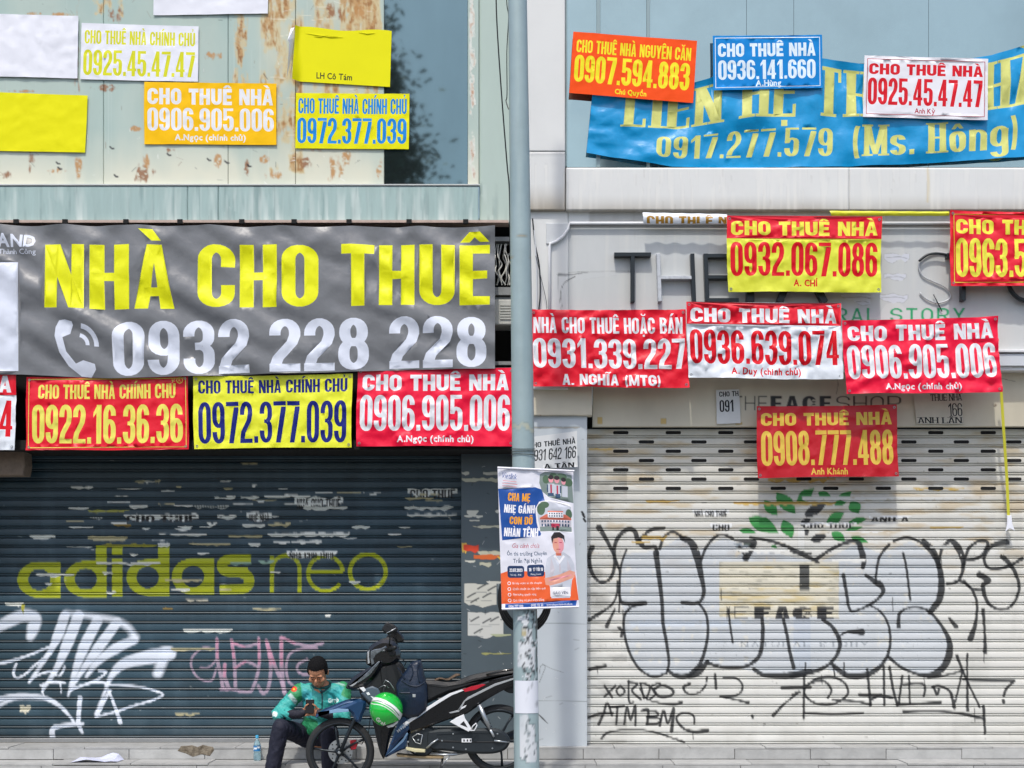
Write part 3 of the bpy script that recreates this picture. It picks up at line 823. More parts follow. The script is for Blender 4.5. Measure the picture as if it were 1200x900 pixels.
def folds(seed, amp=.012, drape=1.0):
    r = random.Random(seed); ks = [(r.uniform(-1, 1) * 9, r.uniform(2, 9), r.uniform(0, 6.3), r.uniform(.3, 1)) for _ in range(5)]
    def f(u, v):
        q = sum(a * math.sin(kx * u * 2.2 + ky * v * .8 + ph) for kx, ky, ph, a in ks) / 3
        edge = min(1, v * 3 + .25)
        q2 = .35 * math.sin(23 * u + 3 * math.sin(5 * v + seed) + seed) * (1 - v)       # puckers from the tied top edge
        q3 = n1(u * 10, v * 5, seed)
        r1 = 1 - abs(2 * n1(u * 5 + v * 3, v * 3 - u * 2, seed + 40, 2)) ; r2 = abs(n1(u * 12 - v * 5, v * 7, seed + 80, 3))
        return amp * (q * edge + q2 * .7 + q3 * 1.8 + 1.5 * max(0, r1 - .7) * 3 - 1.6 * r2) * drape + amp * 1.4
    return f
def sag(seed, a=1.2):
    r = random.Random(seed); p = r.uniform(0, 6)
    return lambda u, v: (a * .5 * math.sin(5 * v + p) * (abs(2 * u - 1) ** 3), a * (.8 * math.sin(math.pi * u) * (1 - v) + .5 * math.sin(7 * u + p) * v * .7))

def border(w, h, m, t):
    return [[[(m, m), (w - m, m), (w - m, h - m), (m, h - m)], [(m + t, m + t), (w - m - t, m + t), (w - m - t, h - m - t), (m + t, h - m - t)]]]

m_eye = mat('eyelet_metal', '#9a9c9e', .35, metal=.7)
def banner(label, quad, d, lines, bg, inks, size=(182, 91), seed=1, amp=.012, cat="banner", name="banner", group="rental banners and stickers on the two shops", bands=(), step=4, sagging=1.2, brd=None):
    w, h = size; layers = [];
    for (x0, y0, x1, y1, mi) in bands: layers.append(([[[(x0, y0), (x1, y0), (x1, y1), (x0, y1)]]], mi))
    if brd: layers.append((border(w, h, brd[0], brd[1]), brd[2]))
    for ln in lines: layers.append((ln[0], ln[1]))
    o = sheet(name, quad, d, size, layers, [bg] + inks, folds(seed, amp), step, warp=sag(seed, sagging))
    tag(o, label, cat, group)
    if name == "banner":
        for (i, (u, v)) in enumerate(((.018, .04), (.982, .04), (.982, .96), (.018, .96))):
            (ax, ay), (bx, by), (cx, cy), (ex, ey) = quad; ox, oy = sag(seed, sagging)(u, v)
            p = W((ax * (1 - u) + bx * u) * (1 - v) + (ex * (1 - u) + cx * u) * v + ox, (ay * (1 - u) + by * u) * (1 - v) + (ey * (1 - u) + cy * u) * v + oy, d)
            p.y -= folds(seed, amp)(u, v) + .001
            MB().lathe([(.006, 0), (.007, -.003), (.011, -.003), (.012, 0)], p, 'y', 12).build("eyelet", m_eye, o)
    return o
def T3(h1, num, name3, w=182, h=91, a=(6, 176, 7, 26), b=(4, 178, 31, 73), c=(.5, 86, 7.5), wide=True, k1=None):
    L = [(text(h1, a[0], a[1], a[2], a[3], sx=.15, sy=.2 if wide else .13, ry=.22), 1), (text(num, b[0], b[1], b[2], b[3], sx=.155, sy=.1), 1)]
    if name3:
        hh = c[2]; ww = len(name3) * hh * .66
        L.append((small(name3, w * c[0] - ww / 2, c[1], hh, .03, width=ww), 1))
    return L

m_red, m_pink = vinyl(C_RED), vinyl(C_PINK)
m_wink, m_yink = ink('#e6e9ee'), ink('#ece54a')
m_rink = ink('#d8001c'); m_vw = vinyl('#dfe6ee')
DB = .075
banner("red banner with white lettering 0906.905.006 hanging partly behind the steel pole", [(419, 432), (602, 431), (602, 523), (418, 523)], DB,
       T3("CHO THUÊ NHÀ", "0906.905.006", "A.Ngọc (chính chủ)"), m_pink, [m_wink], seed=3)
banner("yellow banner with navy lettering 0972.377.039 below the big grey banner", [(226, 441), (413, 438), (412, 524), (228, 526)], DB,
       [(text("CHO THUÊ NHÀ CHÍNH CHỦ", 6, 181, 5, 21, sx=.15, sy=.14), 1), (text("0972.377.039", 6, 181, 31, 81, sx=.15, sy=.09), 1)], vinyl('#e6ea2e'), [ink('#0b1c78')], size=(187, 87), seed=4, amp=.007)
banner("red banner with yellow lettering 0922.16.36.36 and thin yellow border", [(32, 442), (221, 440), (221, 527), (30, 528)], DB,
       [(text("CHO THUÊ NHÀ CHÍNH CHỦ", 14, 176, 9, 26, sx=.15, sy=.14), 1), (text("0922.16.36.36", 7, 184, 33, 79, sx=.16, sy=.1), 1),
        ([[[(181 + 4.2 * math.cos(t / 8 * 6.283), 5.5 + 4 * math.sin(t / 8 * 6.283)) for t in range(8)], [(181 + 3.3 * math.cos(t / 8 * 6.283), 5.5 + 3.1 * math.sin(t / 8 * 6.283)) for t in range(8)]]], 1), (small("R", 179.6, 7.6, 4, .01), 1), (small("?", 174, 7, 5, .01), 1)],
       m_red, [ink('#e8df62')], size=(191, 87), seed=5, amp=.006, brd=(2.5, .9, 1))
banner("red and white banner cut by the left photo edge, showing only a final 4", [(-163, 433), (20, 433), (18, 528), (-163, 528)], DB,
       [(T3("CHO THUÊ NHÀ", "0936.639.074", "")[0][0], 2), (T3("", "0936.639.074", "", b=(4, 178, 35, 76))[1][0], 3)], m_vw, [m_red, m_wink, m_rink], seed=6, bands=[(0, 0, 182, 29, 1)])
# right-hand fascia banners
banner("red and yellow banner with 0932.067.086 hanging over the fascia letters", [(851, 253), (1033, 254), (1032, 343), (853, 342)], .16,
       [(text("CHO THUÊ NHÀ", 5, 177, 6, 23, sx=.15, sy=.2), 2), (text("0932.067.086", 4, 178, 31, 72, sx=.155, sy=.1), 3), (small("A. CHÍ", 78, 84, 8, .035, width=29), 3)],
       vinyl('#dce03a'), [m_red, m_yink, m_rink], seed=7, bands=[(0, 0, 182, 27, 1)], amp=.009)
banner("red banner 0963.5 with yellow lettering and border, cut by the right photo edge", [(1112, 247), (1292, 249), (1292, 337), (1114, 335)], .16,
       [(text("CHO THUÊ NHÀ", 7, 175, 10, 28, sx=.15, sy=.2), 1), (text("0963.556.227", 7, 175, 33, 80, sx=.155, sy=.1), 1)], m_red, [m_yink], seed=8, brd=(4, 1, 1), amp=.009)
banner("red banner with white lettering 0931.339.227, first right of the pole", [(622, 363), (803, 363), (807, 455), (624, 453)], .13,
       [(text("NHÀ CHO THUÊ HOẶC BÁN", 3, 178, 9, 28, sx=.15, sy=.13), 1), (text("0931.339.227", 2, 180, 34, 69, sx=.155, sy=.11), 1), (text("A. NGHĨA (MTG)", 35, 150, 76, 89, sx=.14, sy=.2), 1)],
       m_red, [m_wink], seed=9, amp=.014)
banner("white banner with red header strip and red lettering 0936.639.074", [(804, 354), (985, 356), (987, 445), (806, 443)], .15,
       [(text("CHO THUÊ NHÀ", 5, 177, 7, 24, sx=.15, sy=.2), 2), (text("0936.639.074", 3, 178, 33, 74, sx=.155, sy=.1), 3), (small("A. Duy (chính chủ)", 51, 86, 8, .03, width=82), 3)],
       m_vw, [m_red, m_wink, m_rink], seed=10, bands=[(0, 0, 182, 27, 1)], amp=.016)
banner("bright pinkish red banner 0906.905.006 rising to the right, right of the white banner", [(986, 376), (1168, 371), (1173, 460), (991, 462)], .17,
       T3("CHO THUÊ NHÀ", "0906.905.006", "A.Ngọc (chính chủ)"), m_pink, [m_wink], seed=12, amp=.015)
banner("small dark red banner with gold lettering 0908.777.488 over the white roller shutter", [(886, 476), (1050, 474), (1053, 558), (888, 560)], -.02,
       [(text("CHO THUÊ NHÀ", 5, 158, 8, 23, sx=.15, sy=.2), 1), (text("0908.777.488", 5, 159, 29, 70, sx=.155, sy=.1), 1), (small("Anh Khánh", 62, 81, 7.5, .03, width=43), 1)],
       vinyl('#b80a1e'), [ink('#d9b84a')], size=(164, 84), seed=13, amp=.005)
# stickers on the glass and cladding above
def sticker(label, quad, lines, bg, inks, size, seed, **k):
    k.setdefault('amp', .0025); k.setdefault('sagging', .3)
    return banner(label, quad, k.pop('d', .012), lines, bg, inks, size=size, seed=seed, cat="poster", name="poster", **k)
m_paperw = mat("white_paper", "#e6e9f2", .6, noise=.05, nscale=3, bump=.25, bscale=5)
m_papery = mat("yellow_paper", "#e8e400", .6, noise=.08, spec=.2, nscale=3, bump=.25, bscale=5)
sticker("blank white sheet with air bubbles on the green cladding, far left", [(-48, 15), (92, 19), (91, 92), (-48, 89)], [], m_paperw, [], (140, 74), 21, amp=.004)
sticker("blank white sheet cut off by the top edge of the photo", [(180, -45), (315, -45), (314, 16), (180, 18)], [], m_paperw, [], (135, 60), 22)
sticker("blank yellow sheet on the green cladding, far left", [(-50, 106), (103, 112), (100, 179), (-50, 176)], [], m_papery, [], (152, 68), 23)
sticker("white poster with yellow lettering 0925.45.47.47", [(96, 27), (233, 31), (232, 96), (94, 93)],
        [(text("CHO THUÊ NHÀ CHÍNH CHỦ", 4, 133, 8, 24, sx=.15, sy=.13), 1), (text("0925.45.47.47", 3, 133, 31, 61, sx=.155, sy=.1), 1)], m_paperw, [ink('#dbdc1e')], (137, 66), 24)
sticker("orange yellow poster with white lettering 0906.905.006", [(169, 96), (324, 98), (324, 170), (169, 169)],
        T3("CHO THUÊ NHÀ", "0906.905.006", "A.Ngọc (chính chủ)", 155, 73, (4, 151, 7, 26), (4, 152, 30, 57), (.5, 68, 7)), mat("orange_paper", "#f8c200", .6, noise=.1, spec=.2, bump=.2, bscale=8), [ink('#e8eaee')], (155, 73), 25)
sticker("yellow poster with blue lettering 0972.377.039 on the cladding and glass", [(347, 109), (480, 110), (479, 175), (346, 174)],
        [(text("CHO THUÊ NHÀ CHÍNH CHỦ", 3, 130, 6, 24, sx=.15, sy=.13), 1), (text("0972.377.039", 2, 130, 29, 59, sx=.155, sy=.1), 1)], m_papery, [ink('#0088dc')], (133, 65), 26)
# the yellow sheet with the curled left edge
_o = sheet("poster", [(341, 32), (459, 37), (457, 102), (340, 95)], .012, (118, 65), [(small("LH Cô Tám", 31, 60, 7.5, .02, width=42), 1)], [m_papery, ink('#161616'), m_paperw],
           lambda u, v: .003 + .10 * max(0, .09 - u - .02 * math.sin(6 * v)) * 6 * (1 if u < .12 else 0), 3, warp=lambda u, v: (6.5 * max(0, .09 - u) * 10 * (1 - .4 * v) + 0, -1.5 * math.sin(9 * u) * (v < .1)))
tag(_o, "yellow poster signed LH Cô Tám with its left edge peeling away", "poster", "rental banners and stickers on the two shops")
cr = MB(); cr.add([W(341, 33, .02), W(345, 32, .03), W(337, 47, .09), W(339, 50, .07), W(336, 92, .05), W(341, 70, .03), W(345, 44, .03)], [(0, 2, 1), (1, 2, 6), (2, 3, 6), (3, 5, 6), (3, 4, 5)])
cr.build("curled_edge", m_paperw, _o)
for (a, b, c_, e_) in [(358, 39, 396, 43), (372, 41, 402, 44), (368, 43, 384, 41), (420, 38, 440, 39)]:
    wk = MB(); wk.tube([W(a, b, .017), W((a + c_) / 2, (b + e_) / 2 + 1, .019), W(c_, e_, .017)], [.001, .004, .001], 5); wk.build("crease", m_papery, _o, smooth=True)

sticker("orange poster with yellow lettering 0907.594.883, tilted down to the right", [(672, 37), (817, 48), (812, 121), (667, 109)],
        [(text("CHO THUÊ NHÀ NGUYÊN CĂN", 5, 139, 9, 24, sx=.15, sy=.13), 1), (text("0907.594.883", 4, 139, 27, 59, sx=.165, sy=.11), 1), (small("Chú Quyền", 53, 69.5, 6, .035, width=37), 1)],
        mat("orange_red_paper", "#f85212", .6, noise=.1, spec=.2, bump=.2, bscale=8), [ink('#f5e51a')], (145, 73), 27, d=.09)
_bq = sticker("bright blue poster with white lettering 0936.141.660 and white border", [(835, 42), (963, 41), (964, 103), (836, 106)],
        [(text("CHO THUÊ NHÀ", 6, 121, 9, 25, sx=.15, sy=.2), 1), (text("0936.141.660", 6, 121, 29, 52, sx=.155, sy=.11), 1), (small("A.Hùng", 50, 60, 7, .03, width=30), 1)],
        mat("cyan_paper", "#0084d2", .6, noise=.1, spec=.2, bump=.2, bscale=8), [ink('#dff0fa')], (129, 64), 28, brd=(2.5, .8, 1), d=.09)
sticker("white poster with red lettering 0925.45.47.47 and thin red border", [(1013, 65), (1158, 69), (1157, 141), (1011, 137)],
        [(text("CHO THUÊ NHÀ", 6, 139, 9, 22, sx=.15, sy=.2), 1), (text("0925.45.47.47", 5, 139, 26, 58, sx=.16, sy=.11), 1), (small("Anh Kỳ", 60, 67, 6, .02, width=24), 2)],
        mat("white_board", "#e6e6ec", .5), [m_rink, ink('#b01030')], (145, 73), 29, brd=(3.5, .7, 2), d=.10)

# the long blue banner with serif lettering behind those three
def bw(u, v):
    return (0, 0)
def bdisp(u, v):
    q = math.sin(7 * u - 4 * v) + .7 * math.sin(13 * u + 6 * v + 1) + .5 * math.sin(25 * u - 15 * v)
    n = n1(u * 14, v * 4, 33)
    return .025 + .009 * q + .05 * n
top = [(697, 112), (740, 106), (790, 103), (830, 92), (880, 74), (960, 70), (1010, 76), (1100, 76), (1160, 66), (1210, 50)]
bot = [(687, 180), (740, 188), (790, 196), (870, 197), (980, 196), (1050, 194), (1120, 190), (1210, 184)]
def bwarp(u, v):
    x = 690 + 520 * u
    yt = np.interp(x, [p[0] for p in top], [p[1] for p in top]); yb = np.interp(x, [p[0] for p in bot], [p[1] for p in bot])
    xx = x + (1 - v) * 7 * (1 - u) - 3 * (1 - u)
    return (xx - x, yt * (1 - v) + yb * v - (80 * (1 - v) + 190 * v))
S_ = dict(sx=.19, sy=.065, serif=True, ry=.24)
bl = sheet("banner", [(690, 80), (1210, 80), (1210, 190), (690, 190)], .03, (520, 110),
           [(text("LIÊN HỆ THUÊ NHÀ", 40, 530, 8, 58, gap=.1, **S_), 1), (text("0917.277.579", 80, 286, 70, 99, gap=.09, **S_), 1), (text("(Ms. Hông)", 308, 505, 66, 100, gap=.09, **S_), 1)],
           [vinyl('#0493cf', .3, .5), ink('#d3d67c')], bdisp, 5, warp=bwarp)
tag(bl, "long wrinkled blue banner with yellow serif lettering across the right upper window", "banner", "rental banners and stickers on the two shops")

# the big grey banner
def gdisp(u, v):
    pins = [0, .12, .23, .335, .45, .59, .72, .86, 1.0]
    q = 0
    for i, p in enumerate(pins):
        for sgn, sl in ((1, .34), (-1, .34)):
            dx = (u - p) - sgn * sl * v
            q += math.exp(-(dx / .018) ** 2) * math.exp(-v * 2.2) * .012
    q += .016 * math.sin(22 * (u - .32 * v)) * (.3 + v) * .7 + .010 * math.sin(47 * (u - .5 * v) + 1.0 + 2 * math.sin(4 * u))
    n = n1(u * 16 - v * 6, v * 3 + u * 3, 44)
    return q + .04 * n + .02 * math.sin(math.pi * v)
def gwarp(u, v):
    pins = 8.0; t = (u * pins) % 1
    dy = 2.0 * math.sin(math.pi * t) * (1 - v) ** 2
    dyb = np.interp(u, [0, .17, .33, .5, .7, .85, 1], [0, 0, 6, 4, 2, 0, 0]) * v
    return (0, dy + dyb)
GBx0, GBw, GBh = -90, 671, 172
def gx(px): return px - GBx0
phone = []
# handset: curved body with two ends
hs = [(77, 372), (85, 374), (86, 378), (83, 388), (74, 392), (78, 408), (89, 421), (98, 417), (112, 421), (113, 427), (107, 436), (95, 435), (80, 424), (70, 409), (65, 391), (66, 381), (70, 373)]
phone.append([[(gx(x), y - 264) for x, y in hs]])
def wave(r0, r1, a0, a1): return [[(gx(92 + r * math.cos(math.radians(a))), 400 - 264 - r * math.sin(math.radians(a))) for r, a in [(r1, a0 + (a1 - a0) * i / 8) for i in range(9)] + [(r0, a1 + (a0 - a1) * i / 8) for i in range(9)]]]
phone += [wave(9, 13.5, 0, 80), wave(19, 24.5, -3, 80)]
GY = lambda s, a, b, y0, y1, **k: text(s, gx(a), gx(b), y0 - 264, y1 - 264, **k)
gb = sheet("banner", [(GBx0, 262), (580, 265), (580, 432), (GBx0, 440)], .12, (GBw, GBh), [
    (GY("NHÀ", 53, 205, 286, 359, gap=.055, sx=.155, sy=.13, ry=.17) + GY("CHO", 233, 374, 286, 359, gap=.055, sx=.155, sy=.13, ry=.17) + GY("THUÊ", 401, 575, 286, 359, gap=.055, sx=.155, sy=.13, ry=.17), 1),
    (GY("0932", 133, 293, 373, 434, gap=.05, sx=.15, sy=.13) + GY("228", 317, 433, 373, 434, gap=.05, sx=.15, sy=.13) + GY("228", 457, 571, 373, 434, gap=.05, sx=.15, sy=.13), 2),
    (phone, 2), (small("LAND", gx(-14), 289 - 264, 14.5, .05, width=56), 2), (small("Thành Công", gx(-2), 297.5 - 264, 6, .012, width=45), 2),
    ([[[(gx(-75), 307 - 264), (gx(21.5), 307 - 264), (gx(21.5), 432 - 264), (gx(-75), 432 - 264)]]], 2)],
    [vinyl('#73767a', .38, .5, .1), ink('#e9ec10'), ink('#d9e0ee')], gdisp, 5, warp=gwarp)
tag(gb, "huge grey banner with yellow NHÀ CHO THUÊ above the left shutter", "banner")
# small paper notices
def notice(label, quad, lines, size, seed, d=.02, bgm=None):
    return banner(label, quad, d, lines, bgm or mat("notice_paper", "#d8dbd8", .7, noise=.1), [ink('#1c2024')], size=size, seed=seed, amp=.002, sagging=.3, cat="notice", name="notice", group="paper notices pasted on the walls", step=6)
# ================================================================== RIGHT SHOP BUILDING
m_white = mat("white_cladding", "#dadcda", .45, noise=.12, nscale=2, attr=True, coat=.1)
m_fascia = mat("fascia_board", "#c2c6c6", .55, noise=.15, nscale=3, attr=True, stretch=(1, 1, .4))
m_mould = mat("white_moulding", "#dfe2e4", .4, noise=.2, nscale=10)
m_beige = mat("beige_shutter_box", "#ccc6b2", .6, noise=.12, nscale=3, attr=True)
m_pierR = mat("pale_grey_pier", "#bcc4c9", .5, noise=.1, nscale=3, attr=True)

RW = Raster(600, -40, 1260, 510, .6)
_r = RW.win(600, -40, 1260, 510); js, is_, X, Y = _r
def tint(a, col): RW.over(js, is_, np.clip(a, 0, 1), col)
tint(((Y > 196) & (Y < 247)) * (np.clip((Y - 228) / 22, 0, 1) ** 1.3) * (.45 + .6 * vnoise(X, Y * 0, 45, 31)), '#8f8674')  # brownish grime gathering towards the bottom of the sill band
tint(((Y > 178) & (Y < 247) & (X < 663)) * np.clip((Y - 215) / 30, 0, 1) * .75, '#9a9180')
tint((Y > 192) * (Y < 247) * np.clip((vnoise(X * 3, Y / 5, 12, 32) - .5) * 3, 0, 1) * .35, '#eceae2')
tint((Y > 247) * (Y < 262) * (.5 + .5 * vnoise(X * 2, Y / 3, 14, 36)) * (X > 690) * .6, '#8e8b83')
tint((Y > 178) * (Y < 184) * (X < 663) * (184 - Y) / 6 * .5, '#8f9396')  # narrow strip below the pier joint, darkest at its top
tint((Y > 262) * (Y < 430) * np.clip((vnoise(X * 2, Y / 6, 16, 33) - .52) * 3, 0, 1) * .3, '#d2d2cc')
tint((Y > 355) * (Y < 430) * np.clip((vnoise(X, Y * .2, 35, 34) * 40 + Y - 380) / 3, 0, 1) * (X > 980) * .35, '#d4d5d2')
tint((Y > 430) * (Y < 500) * (np.clip((vnoise(X, Y / 2, 40, 35) - .5) * 3, 0, 1) * .3 + .0), '#8f8878')
# ghost panel, cracks and drips on the fascia
RW.stroke([(654, 320), (675, 319), (706, 318), (738, 318)], .6, '#7f827f', .4, .8, smooth=4)
RW.stroke([(654, 322), (668, 322), (690, 319)], [2.4, 1.6, .4], '#5c6060', .4, .8, smooth=4)
RW.stroke([(674, 324), (661, 332), (657, 345), (659, 360)], [1.6, 1, .7], '#3d4142', .4, .9, smooth=4)
RW.stroke([(654, 322), (655, 345), (657, 362)], .6, '#878a88', .4, .8, smooth=4)
RW.fill([[(660, 330), (737, 321), (737, 365), (657, 365)]], '#b9bdb9', .25)
for i in range(60):
    x = rng.uniform(665, 1230); y = rng.uniform(196, 246); RW.stroke([(x, y), (x + rng.normal(0, .3), y + rng.uniform(4, 22))], .6, '#efede4' if i % 2 else '#8d887c', .5, .3, smooth=0)
for i in range(30):
    x = rng.uniform(740, 1230); y = rng.uniform(262, 290); RW.stroke([(x, y), (x + rng.normal(0, .3), y + rng.uniform(20, 70))], .5, '#dcdcd6', .5, .35, smooth=0)
RW.stroke([(1087, 196), (1088, 215), (1087, 236)], 3, '#cdb25a', 1.5, .4)
RW.stroke([(663.4, 190), (663.6, 246)], .8, '#6f6a58', .4, .9, smooth=0)
# glue marks on the beige box, print of the shop name
RW.fill([[(700, 489), (706, 489), (706, 497), (700, 497)]], '#c0a04c', .8, erode=.2)
RW.fill([[(774, 490), (781, 490), (781, 497), (774, 497)]], '#c0a04c', .8, erode=.2)
RW.fill([[(862, 495), (870, 495), (870, 498), (862, 498)]], '#c0a04c', .8)
for t_, a, b, sx_, sy_ in (("THE", 858, 899, .05, .07), ("FACE", 903, 974, .15, .17), ("SHOP", 980, 1056, .055, .075)):
    RW.shapes(text(t_, a, b, 464, 481, sx=sx_, sy=sy_, ry=.3, gap=.1), '#2a2b2c')
RW.stroke([(980, 440), (982, 450), (980, 462)], .8, '#3a3632', .4, .8)
RW.stroke([(1160, 446), (1170, 443), (1180, 445), (1190, 447)], .7, '#3a3632', .4, .8)
streak(RW, 1166, 474, 2.5, 2.5, '#5a4330', 5, .95)
for (x, y, w, h) in [(627, 487, 50, 2), (627, 493, 50, 2.4)]: RW.scrap(x, y, w, h, '#a6a49a', 3)
RW.fill([[(662, 490), (680, 491), (681, 494), (664, 494)]], '#b98a3c', .8, erode=.3)
RW.stroke([(634, 486), (632, 495), (631, 507)], [.6, 1.6, 1], '#8a5a34', .4, .9)
# faint green second line of the fascia
RW.shapes(text("NATURAL STORY", 905, 1131, 361, 377, sx=.09, sy=.13, ry=.3, gap=.12), '#149a62')
# remains of removed letters between the banners
for x, y, w, h in [(985, 345, 40, 6), (1000, 350, 20, 8), (1036, 298, 30, 9), (1036, 321, 26, 7), (1030, 345, 34, 9)]:
    RW.scrap(x, y, w, h, '#c9cdd6', 4)
    RW.stroke([(x + 3, y + 4), (x + w * .6, y + 3), (x + w * .9, y + 5)], .8, '#55595f', .4, .6)

for a, b in ((-40, 177.5), (178.2, 246.3)):
    painted("pier_panel", RW, 616, a, 662.3, b, .06, m_white, RB, 2, thick=.09)
MB().box(wx(600), wx(1260), .06, .08, wz(432), wz(-40)).build("backing_wall", m_dark, RB)
for a, b in ((663.0, 702), (702.6, 760), (761.4, 874.6), (875, 930), (930.4, 1088), (1088.4, 1260)):
    MB().box(wx(a), wx(b), .0, .012, wz(196), wz(-40)).build("window_pane", m_glassR, RB)
for a, b, c in ((662.5, 664.5, .03), (699, 703.5, .015), (757.5, 761.5, .02)):
    MB().bbox(wx(a), wx(b), -c, .015, wz(196), wz(-40), .003).build("mullion", mat("mullion_grey", "#8fa3a6", .4, metal=.2), RB)
for a, b in ((663.2, 995), (995.6, 1260)):
    painted("sill_panel", RW, a, 196.5, b, 246.3, .08, m_white, RB, 2, thick=.1, disp=lambda X, Y: .003 * vnoise(X, Y, 70, 4))
# fascia: outer board, recessed field, shaped moulding
painted("fascia_outer", RW, 622, 247, 666, 456, .02, m_white, RB, 1.5, thick=.05)
painted("fascia_top", RW, 666.2, 247, 1260, 263, .021, m_white, RB, 1.5, thick=.05)
painted("fascia_board", RW, 640, 262, 1260, 431, .005, m_fascia, RB, 1.0, thick=.05, disp=lambda X, Y: .003 * (vnoise(X, Y, 50, 14) - .5))
mo = [(1260, 261.5), (668, 261.5), (666, 268), (660, 277), (652, 283), (645, 285.5), (644, 290), (644, 415)]
P = [W(x, y, .045) for x, y in mo]
MB().tube(P, .014, 8).build("moulding", m_mould, RB, smooth=True)
cw = MB(); cw.slab([(p.x, p.z) for p in [W(x, y, .02) for x, y in [(640, 262), (668, 262), (666, 268), (660, 277), (652, 283), (643, 286), (640, 286)]]], -.035, 0, .003)
cw.build("corner_scroll", mat("white_corner", "#c9cdcf", .5, noise=.15), RB)
MB().bbox(wx(640), wx(1260), -.055, 0, wz(413.8), wz(410.5), .004).build("lower_moulding", m_mould, RB)
MB().bbox(wx(640), wx(1260), -.035, 0, wz(429.5), wz(415.5), .004).build("lower_moulding", mat("lower_strip_grey", "#c6ccd2", .45), RB)
painted("shutter_box", RW, 694.5, 431, 1260, 500, -.14, m_beige, RB, 1.0, thick=.06)
painted("pier_head", RW, 622, 450, 694, 487, -.02, m_beige, RB, 1.5, thick=.12)
MB().box(wx(622), wx(1260), -.005, .2, wz(434), wz(430)).build("fascia_soffit", m_mould, RB)

RQ = Raster(615, 484, 692, 905, .5)
for (x, y, w, h, c) in [(620, 500, 60, 2, '#9d9c94')]: RQ.scrap(x, y, w, h, c, 2)
for i in range(30):
    x, y = rng.uniform(630, 686), rng.uniform(500, 890); RQ.stroke([(x, y), (x + rng.normal(0, 3), y + rng.normal(0, 2))], .8, '#5b6468' if i % 2 else '#eef0f0', .4, .5, smooth=0)
for x, y in [(682, 600), (684, 608), (683, 603)]: RQ.stroke([(x, y), (x + 2, y + 3)], 2.5, '#15181a', .4, 1, smooth=0)
RQ.stroke([(636, 778), (645, 783), (660, 788)], .5, '#4a4f52', .4, .7)
RQ.stroke([(630, 836), (636, 842), (642, 848)], [.8, 1.8, .6], '#202427', .4, .9, smooth=0)
RQ.stroke([(632, 790), (634, 780), (639, 781), (636, 790), (632, 800)], .6, '#3a3f42', .3, .8)
for y in (730, 821): RQ.stroke([(620, y), (690, y + 1)], .6, '#8d979c', .3, .9, smooth=0)
painted("pier_panel", RQ, 620, 487, 688, 893, -.05, m_pierR, RB, .9, thick=.24, disp=lambda X, Y: .002 * vnoise(X, Y, 50, 6))

# raised sign letters
m_letter = mat("black_letter", "#1c2429", .35, noise=.2, nscale=10)
m_faded = mat("bare_letter_channel", "#c8ccd0", .4, metal=.3, noise=.5, nscale=25)
def bar(b, x0, y0, x1, y1, w, mi=0, d0=.0, d1=.1):
    a = Vector((x0, y0)); c = Vector((x1, y1)); t = (c - a).normalized(); n = Vector((-t.y, t.x)) * w / 2
    q = [a - n, c - n, c + n, a + n]
    b.slab([(W(p.x, p.y, d1).x, W(p.x, p.y, d1).z) for p in q], -d1, -d0, .003, mi)
def letter(name, bars, m, label):
    b = MB()
    for i, (x0, y0, x1, y1, w, mi) in enumerate(bars): bar(b, x0, y0, x1, y1, w, mi, d1=.082 + .0012 * i)
    o = b.build(name, m, None); tag(o, label, "sign letter", "raised black letters on the right fascia")
    return o
LM = [m_letter, m_faded]
letter("sign_letter", [(720, 298, 763, 298, 4.6, 0), (741.5, 300, 741.5, 353.5, 4.6, 0)], LM, "black raised letter T on the right fascia, fully black")
letter("sign_letter", [(771.5, 297, 773.5, 353, 4.4, 1), (774, 325, 811, 325, 4, 1), (811.5, 297, 813.5, 354, 4.6, 0)], LM, "raised letter H with its left leg stripped to bare white")
letter("sign_letter", [(827, 297, 829, 353, 4.8, 0), (829, 299.5, 868, 299.5, 4.6, 0), (829, 324.5, 862, 324.5, 4.4, 0), (829, 351.5, 866, 351.5, 4.6, 0)], LM, "black raised letter E beside the red and yellow banner")
letter("sign_letter", [(879.5, 297, 879.5, 354, 9, 0), (884, 300, 905, 300, 5, 0), (884, 322, 900, 322, 4.6, 0)], LM, "black raised letter F mostly hidden behind the red and yellow banner")
letter("sign_letter", [(936, 297, 914, 354, 8, 0), (938, 297, 967, 354, 8, 0), (927, 335, 950, 335, 5, 0)], LM, "black raised letter A showing only its two feet below a banner")
letter("sign_letter", [(1129.5, 297, 1129.5, 352, 5, 0), (1110, 299, 1150, 299, 5, 0)], LM, "black raised letter T whose foot shows below the bordered red banner")
b = MB(); b.tube([W(1205 + 24 * math.cos(t), 326 + 27 * math.sin(t), .06) for t in [i / 24 * 6.283 for i in range(24)]], .022, 8, closed=True)
tag(b.build("sign_letter", m_letter, None, smooth=True), "black raised letter O at the right edge of the fascia", "sign letter", "raised black letters on the right fascia")
sb = MB(); sp = catmull([(1115, 300), (1104, 296), (1090, 298), (1079, 306), (1077, 314), (1082, 324), (1096, 331), (1108, 337), (1114, 346), (1110, 352), (1098, 355), (1085, 350), (1078, 343)], 5)
sb.tube([W(x, y, .02) for x, y in sp], .007, 6); sb.tube([W(x, y, .05) for x, y in catmull([(1077, 306), (1086, 299), (1098, 297), (1110, 299)], 5)], [.012] * 16, 6, 1)
sb.tube([W(1094, 345, .03), W(1099, 355, .03), (W(1104, 365, .02))], .005, 5, 1)
tag(sb.build("sign_letter", [m_faded, m_letter], None, smooth=True), "bare wire outline of a letter S between two red banners", "sign letter", "raised black letters on the right fascia")

MB().box(wx(688), wx(1260), .31, .33, wz(512), wz(470)).build("shutter_gap_blocker", m_dark, RB)  # unseen dark sheet, added to block sky showing through above the shutter
